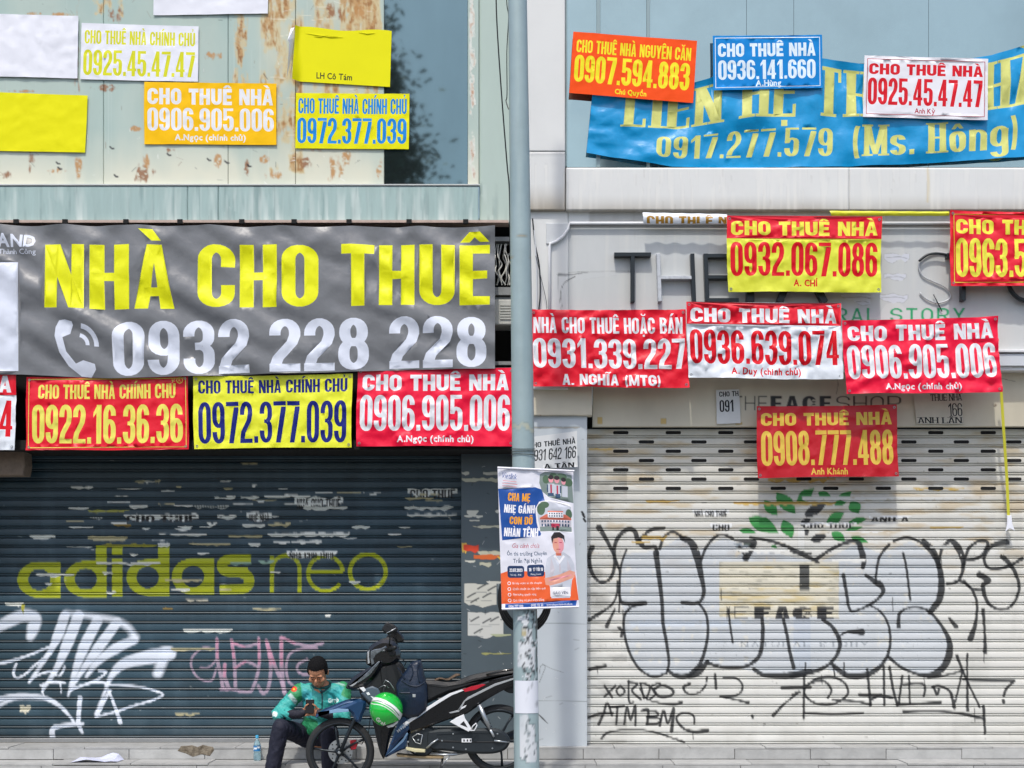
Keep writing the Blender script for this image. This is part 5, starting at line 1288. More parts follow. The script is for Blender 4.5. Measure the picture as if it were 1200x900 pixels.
bz = Vector((wx(617.5, PD), -PD, 0))
POLE = empty("street_pole", bz, "grey steel street pole with torn paper scraps, standing between the two shops", "pole")
link("shaft", grid_mesh("shaft", Pm[:, ::-1], pt[:, ::-1]), POLE, m_pole, True)
MB().lathe([(.0, 0), (.17, 0), (.17, .015), (.125, .02), (.12, .05), (.11, .052)], (bz.x, bz.y, 0), 'z', 28).build("base_flange", m_pole, POLE, smooth=False)
m_blk = mat("black_rubber_cable", "#101214", .5)
m_wire = mat("steel_wire", "#3b4043", .5)
for (y0, t) in ((526, 1.5), (529, -1), (533, .5)):
    P = []
    for k in range(25):
        a = k / 24 * 2 * math.pi; yy = y0 + t * math.sin(a * 1.0 + t); r = (pole_r(yy) + 1.0) * sP
        P.append(((pole_c(yy) - 600) * sP + r * math.sin(a), -PD - r * math.cos(a), CAM_H + (HOR - yy) * sP))
    MB().tube(P, .003, 5).build("tie_wire", m_wire, POLE)
notice_q = []
# white notice stuck round the pole
ang2 = np.linspace(-1.05, 1.25, 16); ys2 = np.linspace(797, 835, 8); A2, Y2 = np.meshgrid(ang2, ys2)
X2 = pole_c(Y2) + (pole_r(Y2) + .5) * np.sin(A2); D2 = np.cos(A2) * (pole_r(Y2) + .5) * sP
RN = Raster(600, 790, 640, 845, .25)
RN.stroke([(617, 812), (621, 804), (628, 800), (632, 800)], .5, '#8a9096', .3, .8); RN.stroke([(612, 815), (618, 819), (622, 822), (630, 824), (633, 820)], .6, '#8a9096', .3, .8); RN.stroke([(617, 812), (614, 815), (618, 818)], .5, '#8a9096', .3, .8)
for y in (806, 810, 814): RN.stroke([(622, y), (631, y)], .5, '#a9afb4', .3, .7, smooth=0)
me = grid_mesh("notice", np.stack([(X2 - 600) * sP, -PD - D2, CAM_H + (HOR - Y2) * sP], -1)[:, ::-1], RN.sample(X2, Y2)[:, ::-1])
tag(link("notice", me, None, mat("notice_white", "#dde1ea", .6, noise=.04, attr=True), True), "blank white notice wrapped round the steel pole below the colour poster", "notice")

# ================================================================== EDUCATION POSTER ON THE POLE
def R4(x0, y0, x1, y1): return [[(x0, y0), (x1, y0), (x1, y1), (x0, y1)]]
def rr(x0, y0, x1, y1, r):
    return [_arc(x1 - r, y1 - r, r, r, 0, 90, 4) + _arc(x0 + r, y1 - r, r, r, 90, 180, 4) + _arc(x0 + r, y0 + r, r, r, 180, 270, 4) + _arc(x1 - r, y0 + r, r, r, 270, 360, 4)]
def ell(cx, cy, rx, ry, n=16): return [[(cx + rx * math.cos(6.2832 * i / n), cy + ry * math.sin(6.2832 * i / n)) for i in range(n)]]
m_po = mat("poster_white", "#e3e4ee", .45, noise=.06, nscale=6, bump=.3, bscale=12)
inks = ['#0f4c9c', '#f6a81a', '#f0f0f4', '#f0652f', '#b63450', '#34506e', '#2a2428', '#e2a18c', '#c8cdd8', '#7f8f8a', '#4f6b52', '#d2705a', '#c9c4cc', '#16335f', '#e79aa5']
pm = [m_po] + [mat("poster_ink_%d" % i, c, .45) for i, c in enumerate(inks)]
I_ = {n: i + 1 for i, n in enumerate(['blue', 'yel', 'wht', 'org', 'crim', 'slate', 'hair', 'skin', 'shirt', 'haze', 'green', 'roof', 'grey', 'navy', 'pink'])}
# sheet units: 90 x 163 px
Lp = []
def L(sh, c): Lp.append((sh, I_[c]))
L([[[(0, 25), (44, 21), (52, 24), (55, 38), (47, 46), (45, 66), (49, 76), (48, 78), (3, 84)]]], 'blue')
L([ell(60, 14, 4, 5)[0:1]], 'haze')
L([[[(50, 6), (56, 3), (88, 5), (90, 38), (60, 33), (52, 26), (49, 16)]]], 'haze')
L([ell(57, 12, 4, 5), ell(66, 9, 5, 5), ell(76, 8, 6, 4), ell(84, 14, 5, 5)], 'green')
L([ell(63, 12, 3, 4), ell(70, 12.5, 3, 4), ell(78, 14, 2.6, 3.6)], 'pink'); L([ell(63, 9.5, 3.2, 2.6), ell(70, 10, 3.2, 2.6), ell(78, 11.5, 3, 2.6)], 'hair')
L([R4(59, 17, 67, 30), R4(67, 18, 75, 31), R4(76, 19, 83, 32)], 'shirt'); L([R4(62, 18, 64, 29), R4(69.5, 19, 71.5, 30)], 'crim'); L([R4(59, 28, 66, 32), R4(68, 29, 74, 34), R4(58, 18, 59.4, 27), R4(73.6, 19, 75, 28)], 'slate')
L([[[(43, 46), (48, 38), (60, 36), (88, 41), (88, 74), (60, 74), (46, 72), (44, 62)]]], 'wht')
L([[[(45, 47), (50, 40), (60, 38), (87, 43), (87, 73), (60, 73), (48, 70), (46, 60)]]], 'shirt')
L([ell(50, 47, 5, 7), ell(54, 42, 6, 4), ell(84, 52, 4, 6)], 'green')
L([R4(49, 58, 86, 68)], 'grey'); L([[[(48, 57), (56, 53), (80, 53), (87, 57), (87, 59), (48, 59)]], R4(58, 49, 77, 50.5)], 'roof'); L([R4(58, 50.5, 77, 57)], 'wht')
for i in range(6): L([R4(59.5 + i * 3, 51.4, 61 + i * 3, 53), R4(59.5 + i * 3, 54.2, 61 + i * 3, 56)], 'slate')
for i in range(10): L([R4(50 + i * 3.6, 60, 51.8 + i * 3.6, 62.4), R4(50 + i * 3.6, 64, 51.8 + i * 3.6, 67.2)], 'slate')
L([R4(48, 67.5, 87, 73)], 'haze'); L([R4(62, 64, 72, 69)], 'crim'); L([R4(63, 68, 65, 72), R4(68, 67, 71, 72)], 'hair')
# man with folded arms
L([[[(0, 122), (12, 118), (50, 121), (70, 116), (88, 118), (90, 155), (0, 157)]]], 'org')
L([[[(52, 118), (55, 105), (62, 101), (68, 98), (76, 98), (84, 103), (88, 112), (88, 124), (84, 131), (80, 152), (58, 152), (57, 138), (52, 130)]]], 'shirt')
L([ell(69.5, 89, 7, 10.5, 20), R4(66, 96, 73, 102)], 'skin')
L([[[(70, 80), (76.5, 86), (76, 94), (72, 99.5), (70, 99)]]], 'pink'); L([[[(66, 99), (73, 99), (72, 102), (67, 102)]]], 'roof'); L([[[(60, 104), (64, 118), (60, 128), (57, 126)]], [[(80, 106), (84, 118), (82, 126), (79, 118)]], [[(70, 104), (72, 122), (69, 122)]]], 'grey'); L([[[(65, 101), (70, 108), (75, 101), (77, 103), (70, 112), (63, 103)]]], 'wht')
L([[[(62, 88), (61, 80), (65, 74.5), (72, 74), (77.5, 78), (78, 87), (76, 82), (70, 80.5), (64, 82)]]], 'hair')
L([R4(65, 86, 68, 86.9), R4(71, 86, 74, 86.9), R4(67, 94, 72, 94.8)], 'crim')
L([[[(51, 128), (58, 127), (70, 124), (82, 119), (88, 121), (87, 128), (78, 131), (70, 134), (58, 137), (52, 136)]]], 'skin'); L([[[(56, 130), (70, 127), (84, 124), (84, 125.4), (70, 129), (56, 132)]]], 'pink')
L([R4(57, 139, 81, 150)], 'wht'); L([small("Thầy giáo", 60, 143, 2.4, .01, width=14), small("chuyên luyện thi", 59, 148, 2.6, .02, width=20)], 'navy') if False else L(small("GIÁO VIÊN", 60, 147.5, 3.2, .02, width=18), 'navy')
L(small("Vietlink", 4, 12, 7, .0, width=18, italic=.3), 'blue')
L([R4(6, 14.5, 22, 15.3), R4(5, 17.5, 23, 18.3), R4(5, 20.5, 22, 21.2)], 'pink')
tk = dict(sx=.16, sy=.15)
L(text("CHA MẸ", 11, 37, 28, 37.5, slant=.1, **tk), 'yel'); L(text("NHẸ GÁNH", 6, 42, 42, 51.5, slant=.1, **tk), 'wht')
L(text("CON ĐỖ", 12, 39, 55.5, 64.5, slant=.1, **tk), 'yel'); L(text("NHÀN TÊNH", 5, 45, 69, 79, slant=.1, **tk), 'wht')
L(small("Gia cảnh chưa", 14, 92, 5.4, -.004, width=32, italic=.25), 'crim')
L(small("Ôn thi trường Chuyên", 8, 101, 4.6, .02, width=47), 'slate'); L(small("Trần Đại Nghĩa", 15, 109.5, 4.8, .025, width=34), 'slate')
L([rr(8, 113, 27.5, 127, 3), rr(31, 112, 51, 126, 3)], 'navy')
L(text("23.07.2023", 10.5, 25.5, 116, 120, **tk), 'wht'); L(text("19:17 TỚI 19", 33, 49.5, 115.5, 119.5, **tk), 'wht')
L(small("Thứ bảy - 19:30", 11, 124.5, 2, .01, width=13), 'wht'); L(small("Phòng Zoom", 35, 124, 2, .01, width=12), 'wht')
for i, (t_, w_) in enumerate([("Bí kíp vượt kì thi chuyên", 34), ("Chiến thuật ôn tập hiệu quả", 38), ("Định hướng nguyện vọng", 27), ("Quà tặng trị giá 1 triệu đồng", 36)]):
    y = 134.5 + i * 6.6
    Lp.append(([[ell(9.5, y - 1.2, 2.1, 2.1, 10)[0], ell(9.5, y - 1.2, 1.4, 1.4, 10)[0]]], I_['wht'])); L(small(t_, 13.5, y, 2.6, .0, width=w_), 'wht')
L([[[(4, 157), (88, 155), (86, 162), (4, 163)]]], 'blue')
L(small("0906 777 000", 8, 161.4, 3, .02, width=17), 'wht'); L(small("0932 22 33", 34, 161, 3, .02, width=14), 'wht'); L(small("www.chuyen-luyen-thi.edu.vn", 52, 160.6, 2.8, .0, width=30), 'wht')
def pdisp(u, v):
    return .012 + .010 * math.sin(9 * u + 2 * v) * (1 - v * .5) + .010 * n1(u * 6, v * 9, 61) + .012 * math.exp(-((u - .47) / .05) ** 2) * (1 - v) - .05 * (2 * u - 1) ** 2 * .5
ps = sheet("poster", [(583, 547), (672, 553), (679, 711), (588, 714)], PD + .115, (90, 163), Lp, pm, pdisp, 4,
           warp=lambda u, v: (-2.2 * math.sin(math.pi * v) * (u > .5) * (2 * u - 1) + 1.2 * math.sin(9 * v) * (1 - abs(2 * u - 1)) * 0, 1.5 * math.sin(6 * u) * (1 - v)))
tag(ps, "blue, white and orange tuition poster tied to the steel pole", "poster")
for (x, y, w) in ((628, 549.5, 90), (633, 713, 90)):
    s_ = MB(); s_.tube([W(x - w / 2, y - (1.5 if y < 600 else -.8), PD + .135), W(x + w / 2, y + (2.5 if y < 600 else -2), PD + .135)], .008, 8); s_.build("hem_rod", m_po, ps)

# ================================================================== CABLES
cc = MB()
for k in range(4):
    P = []
    for i in range(30):
        a = i / 30 * 2 * math.pi; P.append(W(615 + (26 + k * 1.6) * math.cos(a) + random.uniform(-.4, .4), 700 + (34 + k * 1.8) * math.sin(a) + (k - 1), PD - .125 - .018 * k))
    cc.tube(P, .011, 7, closed=True)
tag(cc.build("cable_coil", m_blk, None, smooth=True), "coil of thick black cable hung behind the pole, peeking out under the poster", "cable coil")
MB().tube(catmull([W(581, -40, 1.9), W(582, 20, 1.9), W(587, 100, 1.92), W(594, 190, 1.93), W(597, 225, 1.95), W(598, 300, 1.95)], 6), .006, 6).build("thin_cable", m_blk, None)
tag(S.objects["thin_cable"], "thin black cable running down to the left side of the steel pole", "cable")
tc2 = MB(); tc2.tube(catmull([W(593, -30, 1.95), W(594, 5, 1.95), W(596, 20, 1.95), W(594, 60, 1.93), W(594.2, 110, 1.9), W(593, 118, 1.88), W(596, 128, 1.92)], 6), .004, 6)
tag(tc2.build("thin_cable", m_blk), "thin black cable hugging the top of the steel pole", "cable")
for i, (pts, r, m, lb) in enumerate([([(624, 256), (627, 285), (632, 312), (633, 345), (631, 372), (632, 420)], .007, m_blk, "black cable drooping on the white wall right of the steel pole"),
                        ([(626, 270), (628, 300), (629, 340), (628, 400)], .006, mat("white_cable", "#c9cdd0", .5), "white cable on the wall right of the steel pole"),
                        ([(628, 300), (636, 334), (640, 352), (641, 362)], .003, m_wire, "hair thin wire curling above the first red banner right of the pole")]):
    q = MB(); q.tube(catmull([W(x, y, .05 + .01 * i) for x, y in pts], 6), r, 6); tag(q.build("wall_cable", m), lb, "cable")

# ================================================================== SMALL NOTICES
m_np = mat("notice_paper", "#d3d6d6", .7, noise=.15, nscale=10)
notice("black and white notice 0931 642 166 pasted right of the pole above the poster", [(622, 512), (676, 505), (677, 547), (624, 550)],
       [(text("CHO THUÊ NHÀ", -3, 52, 8, 15, sx=.13, sy=.16), 1), (text("0931 642 166", -3, 52, 18, 33, sx=.12, sy=.1, slant=.08), 1), (text("A TÂN", 14, 50, 38, 44, sx=.13, sy=.18), 1)], (54, 44), 51, d=.065)
notice("torn notice with broken black digits left of the dark red banner", [(839, 457), (866, 456), (868, 496), (840, 497)],
       [(text("CHO TH", 4, 29, 2, 8, sx=.13, sy=.16), 1), (text("091", 4, 22, 12, 26, sx=.14, sy=.1), 1)], (30, 40), 52, d=-.125)
notice("torn notice ending 166 below the bright pinkish red banner", [(1070, 461), (1128, 460), (1129, 497), (1074, 497)],
       [(text("THUÊ NHÀ", 20, 57, 1, 9, sx=.12, sy=.08, serif=True), 1), (text("166", 40, 57, 12, 27, sx=.1, sy=.06), 1), (text("ANH LÂN", 2, 56, 28, 35, sx=.13, sy=.07, serif=True), 1)], (58, 36), 53, d=-.125,
       bgm=mat("notice_beige", "#c6c2b2", .7, noise=.2, nscale=10))
# rolled-up banners above the fascia and the yellow strap
rb = sheet("banner", [(753, 249), (852, 251), (852, 262), (754, 262)], .14, (99, 12), [(text("CHO THUÊ NHÀ", 4, 120, 4, 14, sx=.15, sy=.2), 1)], [m_vw, ink('#a97f2e')], lambda u, v: .02 * math.sin(math.pi * v) + .006 * math.sin(30 * u), 3)
tag(rb, "white banner folded up into a strip at the top of the right fascia", "banner")
yb = sheet("banner", [(972, 247), (1112, 248), (1112, 253), (974, 253)], .14, (140, 6), [], [vinyl('#d9d92a')], lambda u, v: .02 * math.sin(math.pi * v) + .004 * math.sin(40 * u), 3)
tag(yb, "yellow banner rolled into a thin strip at the top of the right fascia", "banner")
stp = MB(); pts = [W(1173, 452, .03), W(1176, 500, -.02), W(1180, 560, -.12), W(1182, 606, -.16)]
for i in range(3):
    a, b_ = pts[i], pts[i + 1]; w_ = .013
    stp.add([a + Vector((-w_, 0, 0)), a + Vector((w_, 0, 0)), b_ + Vector((w_, 0, 0)), b_ + Vector((-w_, 0, 0)), a + Vector((-w_, .004, 0)), a + Vector((w_, .004, 0)), b_ + Vector((w_, .004, 0)), b_ + Vector((-w_, .004, 0))],
            [(0, 3, 2, 1), (4, 5, 6, 7), (0, 4, 7, 3), (1, 2, 6, 5)])
so = stp.build("strap", mat("yellow_strap", "#cfcb3a", .6)); tag(so, "yellow strap hanging down over the right end of the white shutter", "strap")
se = MB(); se.slab([(p.x, p.z) for p in [W(1180, 604, -.16), W(1185, 604, -.16), W(1186, 614, -.16), W(1189, 622, -.16), W(1183, 619, -.16), W(1178, 623, -.16), W(1180, 614, -.16)]], .15, .16, .002)
se.build("torn_end", m_paperw, so)

# ================================================================== LITTER ON THE STEPS
lt = MB(); P0 = lambda x, y, z: (wx(x, .2) , -.2 + y, z)
pts = []
r_ = random.Random(4)
nx, ny = 9, 5
for j in range(ny):
    for i in range(nx):
        u, v = i / (nx - 1), j / (ny - 1)
        pts.append((wx(89 + 53 * u, .2) + .02 * (v - .5) * r_.uniform(.5, 1), -.36 + .24 * v, .178 + .07 * math.sin(math.pi * u) ** .7 * (.3 + v) * (.55 + .45 * math.sin(5 * u + 3 * v)) + r_.uniform(0, .012)))
lt.add(pts, [(j * nx + i, j * nx + i + 1, (j + 1) * nx + i + 1, (j + 1) * nx + i) for j in range(ny - 1) for i in range(nx - 1)])
o = lt.build("crumpled_sheet", mat("litter_paper", "#c6cbe0", .7, noise=.15, nscale=20)); tag(o, "crumpled pale paper sheet lying on the lower step at the left", "litter")
sp = MB(); r_ = random.Random(9)
prof = [(wx(212 + 38 * t, .05), wz(873 + 3 * r_.random(), .05)) for t in np.linspace(0, 1, 7)] + [(wx(251, .05), wz(879, .05)), (wx(246, .05), wz(886, .05)), (wx(236, .05), wz(884, .05)), (wx(226, .05), wz(887, .05)), (wx(218, .05), wz(883, .05)), (wx(208, .05), wz(880, .05))]
sp.slab(prof, -.0525, -.03, .002)
so2 = sp.build("broken_tile_patch", mat("broken_mortar", "#857c6c", .95, noise=.85, nscale=22, bump=.8, bscale=60, dark="#3a2f22"), STEPS)
so2["label"] = "broken brown patch in the riser"

# bottle
def bottle():
    c = W(302, 888, .1); c.y = -.13; c.z = .175; e = empty("water_bottle", c, "small clear water bottle with blue label standing on the lower step", "bottle")
    m_pet = mat("clear_plastic", "#bfe3ee", .08, trans=.75, spec=.6)
    MB().lathe([(0, 0), (.028, 0), (.033, .008), (.033, .06), (.030, .07), (.033, .08), (.033, .13), (.028, .155), (.014, .18), (.012, .19), (.012, .20)], c, 'z', 20).build("bottle_body", m_pet, e, smooth=True)
    MB().lathe([(0, .225), (.013, .225), (.014, .222), (.014, .2), (.012, .198)], c, 'z', 16).build("cap", mat("cap_blue", "#4fb6e6", .4), e, smooth=False)
    RB_ = Raster(0, 0, 60, 40, .5)
    for k in range(7): RB_.fill(ell(5 + k * 9, 10 + (k % 3) * 9, 5, 7), '#e8f2f6', .95)
    RB_.shapes(text("PURE", 8, 50, 16, 26), '#e8f2f6')
    a = np.linspace(0, 2 * math.pi, 33); z = np.linspace(.085, .132, 6); A, Z = np.meshgrid(a, z)
    me = grid_mesh("label_band", np.stack([c.x + .0338 * np.cos(A), c.y + .0338 * np.sin(A), c.z + Z], -1), RB_.sample(A / 6.2832 * 59, (Z - .085) / .047 * 39))
    link("label_band", me, e, mat("label_blue", "#2379b8", .4, noise=.1, attr=True), True)
bottle()
# ================================================================== MOTORBIKE
BD = .75
m_gloss = mat("black_gloss_plastic", "#0c0e11", .18, coat=.6, spec=.6)
m_matt = mat("black_matt_plastic", "#14171a", .55)
m_blue = mat("metallic_blue_paint", "#20456c", .25, metal=.3, coat=.7, noise=.15, nscale=6)
m_bluelt = mat("light_blue_decal", "#7fa3c4", .35, coat=.3)
m_silver = mat("silver_trim", "#c9ced2", .28, metal=.6)
m_chrome = mat("satin_alloy", "#aeb4b8", .32, metal=.8, noise=.2, nscale=20)
m_engine = mat("dark_cast_alloy", "#2c3338", .5, metal=.4, noise=.3, nscale=25)
m_tyre = mat("tyre_rubber", "#232527", .8, noise=.3, nscale=30, bump=.3, bscale=90)
m_rim = mat("dark_grey_rim", "#262d33", .35, metal=.5)
m_seat = mat("black_seat_vinyl", "#16191c", .45, noise=.3, nscale=20, bump=.2, bscale=60)
m_redp = mat("red_decal", "#b3122a", .35, coat=.3)
m_whited = mat("white_decal", "#e3e6ea", .4, coat=.2)
m_cream = mat("cream_plastic", "#c9c39c", .5)
m_dlens = mat("smoked_lens", "#8a949b", .12, metal=.5, coat=1, noise=.7, nscale=25, dark="#20262b")
m_lens = mat("clear_lens", "#e9f2f7", .08, spec=.9, coat=1)
BIKE = empty("motorbike", W(490, 923, BD) * 1.0, "dark blue and black scooter style motorbike parked on its stand behind the steel pole", "motorbike")
BIKE.location.z = 0.0
ROUNDED = [m_gloss, m_matt, m_blue, m_seat, m_engine]
def sl(name, pts, hf, hb, m, b=.008, parent=None, smooth=40):
    """bodywork piece traced in side view, hf towards the street and hb towards the wall from the bike's centre plane"""
    if m in ROUNDED and len(pts) > 5:
        c = catmull(pts, 4, closed=True); pts = [tuple(p) for p in c]
    d = BD + hf; q = MB(); q.slab([(W(x, y, d).x, W(x, y, d).z) for x, y in pts], -BD - hf, -BD + hb, b)
    o = q.build(name, m, parent or BIKE); return autosmooth(o, smooth) if smooth else o
def rod(name, pts, r, m, parent=None, n=10, closed=False, sm=True):
    q = MB(); q.tube([W(x, y, BD + o) for x, y, o in pts], r, n, closed=closed); return q.build(name, m, parent or BIKE, smooth=sm)
def wheel(cx, cy, R, nsp, a0, disc=True, front=True):
    c = W(cx, cy, BD); ppm = PPM * CAM_D / (CAM_D - BD); R = R / ppm; tr = .036
    e = empty("wheel", c); e.parent = BIKE; e.location = c - BIKE.location
    prof = [(R - .036 + .034 * math.cos(a), .034 * math.sin(a)) for a in np.linspace(-2.5, 2.5, 21)]
    MB().lathe(prof, c, 'y', 64).build("tyre", m_tyre, e, smooth=True)
    ri = R - .056
    MB().lathe([(ri, -.03), (ri + .012, -.034), (ri + .014, -.028), (ri, -.02), (ri - .012, -.012), (ri - .012, .012), (ri, .02), (ri + .014, .028), (ri + .012, .034), (ri, .03), (ri - .004, .0), (ri, -.03)], c, 'y', 64).build("rim", m_rim, e, smooth=True)
    for k in range(nsp):
        a = math.radians(a0 + 360 / nsp * k); u = Vector((math.cos(a), 0, math.sin(a))); w = Vector((-math.sin(a), 0, math.cos(a)))
        q = MB(); q.tube([c + u * .02, c + u * .06 + w * .004, c + u * (ri * .6) + w * .006, c + u * (ri - .008)], [.016, .012, .009, .012], 8); q.build("spoke", m_rim, e, smooth=True)
    MB().lathe([(0, -.055), (.02, -.055), (.022, -.05), (.034, -.04), (.034, .04), (.022, .05), (0, .05)], c, 'y', 24).build("hub", m_rim, e)
    if disc:
        q = MB(); q.lathe([(.045, .028), (.105, .028), (.105, .032), (.045, .032), (.045, .028)], c, 'y', 48); dd = q.build("brake_disc", m_chrome, e)
        for k in range(18):
            a = 6.283 * k / 18; rr_ = .09 if k % 2 else .068
            MB().lathe([(0, .0265), (.0065, .0265), (.0065, .03)], c + Vector((rr_ * math.cos(a), 0, rr_ * math.sin(a))), 'y', 8).build("vent_hole", m_dark, dd)
    return c
fc = wheel(398.5, 881, 40.5, 5, 100)
MB().lathe([(0, -.072), (.012, -.07), (.014, -.06), (.014, -.04)], fc, 'y', 12).build("axle_nut", m_chrome, BIKE)
rc = wheel(585, 866, 41, 5, 60, disc=False)
# front fork, calliper, fender
for s_, o in ((1, .058), (-1, -.058)):
    rod("fork_leg", [(399, 881, o), (407, 862, o), (418, 838, o), (430, 808, o), (438, 792, o)], [.015, .016, .017, .018, .018], m_rim)
sl("brake_calliper", [(410, 868), (417, 867), (419, 872), (417, 878), (411, 879)], -.01, .06, m_redp, .004)
rod("brake_hose", [(414, 870, -.03), (424, 872, -.03), (432, 858, -.04), (434, 840, -.04)], .004, m_matt)
# fender: arched shell swept across the wheel
def fender():
    top = [(371, 836.5), (380, 831), (392, 826), (404, 821), (414, 819), (422, 819), (428, 822), (428.5, 829)]
    q = MB(); V = []; rows = catmull(top, 5); n = 9
    for (x, y) in rows:
        c = W(x, y, BD)
        for j in range(n):
            a = -1.25 + 2.5 * j / (n - 1); V.append((c.x, c.y + .058 * math.sin(a), c.z - .05 * (1 - math.cos(a))))
    F = [(i * n + j, i * n + j + 1, (i + 1) * n + j + 1, (i + 1) * n + j) for i in range(len(rows) - 1) for j in range(n - 1)]
    q.add(V, F); o = q.build("front_fender", m_blue, BIKE, smooth=True)
    sol = o.modifiers.new("thickness", 'SOLIDIFY'); sol.thickness = .004
    return o
fender()
sl("fender_side", [(371, 837), (382, 834), (396, 829), (410, 824), (421, 819), (428, 822), (428, 830), (425, 838), (422, 846), (415.5, 845), (413, 838), (409, 834), (402, 833.5), (390, 835), (381, 837.5)], .088, -.03, m_blue, .022)
sl("fender_decal", [(386, 832.5), (396, 830.5), (408, 831), (409, 834), (402, 834.5), (386, 836)], .0925, -.06, m_bluelt, .002, smooth=None)
# lower fork cover / radiator of black behind the fender
sl("steering_column_cover", [(421, 806), (432, 792), (444, 784), (452, 790), (450, 812), (440, 832), (430, 824), (424, 818)], .075, .075, m_matt, .015)
sl("front_cowl", [(405, 806), (407, 801), (412, 795), (420, 789), (429, 784), (438, 778), (447, 772), (449, 776), (446, 784), (440, 793), (432, 801), (420, 807), (409, 808)], .11, .11, m_gloss, .028)
sl("indicator_strip", [(416, 802), (424, 798), (433, 791.5), (441, 782), (445.5, 775.5), (443.5, 775), (437, 781), (429, 789), (421, 796)], .118, -.09, m_dlens, .004)
sl("cowl_crease", [(409, 804), (418, 799), (430, 789), (434, 787), (424, 797), (413, 804.5)], .114, -.10, m_silver, .002)
sl("inner_cowl_panel", [(423, 813), (428, 807), (436, 804), (443, 807), (447, 815), (442, 822), (432, 823)], .105, .02, mat("grey_cowl", "#4d5b68", .35, coat=.4), .012)
for k, q in enumerate([[(421, 806), (426, 805), (429, 809), (426, 811)], [(429, 812), (432, 811), (434, 814), (431, 815)], [(434, 815.5), (438, 817), (440, 820), (437, 819.5)]]):
    sl("reflector_chip", q, .109, -.08, m_whited, .0015, smooth=None)
# handlebar cover, headlamp, mirrors, grips
sl("handlebar_cover", [(429, 778), (429, 768), (431, 761), (435, 756), (441, 752), (448, 749.5), (456, 750), (463, 753), (467, 761), (468.5, 771), (463, 778), (455, 781), (446, 780), (436, 781)], .10, .10, m_gloss, .03)
sl("headlamp", [(434.5, 763), (439, 761), (446, 760), (452, 757), (453.5, 759), (447, 763), (441, 767), (437.5, 772), (438.5, 778), (435.5, 779), (434, 771)], .106, -.07, m_dlens, .004)
sl("headlamp_rim", [(430.5, 764), (433, 761.5), (432.5, 770), (433.5, 777), (431, 778)], .104, -.08, m_silver, .002)
sl("speedometer_hood", [(436, 757), (443, 751), (450, 748), (457, 747), (462, 751), (456, 757), (445, 759)], .07, .09, m_matt, .02)
for s_ in (1, -1):
    rod("grip", [(455, 762, s_ * .10), (459, 760, s_ * .17), (463, 759, s_ * .30)], .017, m_matt)
    rod("brake_lever", [(451, 764, s_ * .12), (448, 763, s_ * .2), (450, 762, s_ * .30)], .005, m_chrome)
rod("mirror_stem", [(456, 757, .15), (457, 748, .17), (455, 742, .18)], .006, m_matt)
rod("mirror_stem", [(462, 757, -.15), (466, 750, -.17), (467, 746, -.18)], .006, m_matt)
sl("mirror", [(447.5, 738), (451, 731), (454.5, 729), (458, 731), (462, 732.5), (466, 737), (464, 740), (456, 743.5), (452, 742)], .215, -.175, m_matt, .012)
sl("mirror", [(453, 745), (457, 742), (464, 738), (469, 741.5), (473, 747), (472.5, 752), (466, 752.5), (460, 750), (454, 749)], -.15, .19, m_gloss, .012)
rod("mirror_edge", [(452.5, 742.2, .217), (458, 739.5, .217), (464, 736, .217)], .003, m_silver)
sl("switch_block", [(455, 764), (461, 761), (464, 764), (462, 769), (456, 769)], .13, -.08, m_matt, .006)
rod("cable_loop", [(464, 770, .11), (472, 773, .12), (476, 776, .10), (474, 780, .08)], .004, m_matt)
rod("ignition_wire", [(449, 802, .11), (452, 797, .13), (457, 800, .13), (461, 806, .12), (464, 812, .11)], .004, m_chrome)
rod("ignition_wire", [(444, 806, .11), (450, 803, .13), (456, 806, .13)], .003, m_chrome)
# leg shield, floor tunnel, side fairings
sl("leg_shield", [(444, 784), (452, 779), (466, 776), (472, 782), (476, 793), (481, 806), (484, 822), (480, 834), (466, 846), (456, 866), (451, 887), (447, 886), (441, 862), (436, 842), (441, 822), (446, 806)], .085, .085, m_matt, .02)
sl("leg_shield_panel", [(449, 840), (462, 838), (456, 860), (451, 886), (448, 882), (446, 862)], .095, -.04, m_gloss, .006)
sl("radiator_duct", [(437, 840), (444, 843), (447, 862), (449, 884), (446, 884), (441, 866)], .075, .0, m_matt, .006)
sl("lower_fairing", [(451.5, 887.5), (455, 877), (460, 864), (466, 848), (469, 840), (474, 838), (480, 842), (492, 838), (505, 829), (505, 834), (493, 845), (484, 852), (478, 862), (476, 876), (468, 880), (458, 885)], .11, .11, m_blue, .014)
sl("fairing_decal", [(453, 885), (462, 876), (472, 866), (477, 858), (478, 860), (473, 869), (464, 877)], .1125, -.10, m_bluelt, .001, smooth=None)
sl("fairing_decal", [(468, 852), (478, 843), (492, 836), (500, 831), (501, 833), (490, 842), (476, 851), (468, 856)], .1125, -.10, m_bluelt, .001, smooth=None)
sl("fairing_decal", [(458, 872), (472, 860), (480, 850), (482, 850.5), (474, 862), (460, 874)], .1125, -.10, mat("navy_decal", "#142c4c", .35), .001, smooth=None)
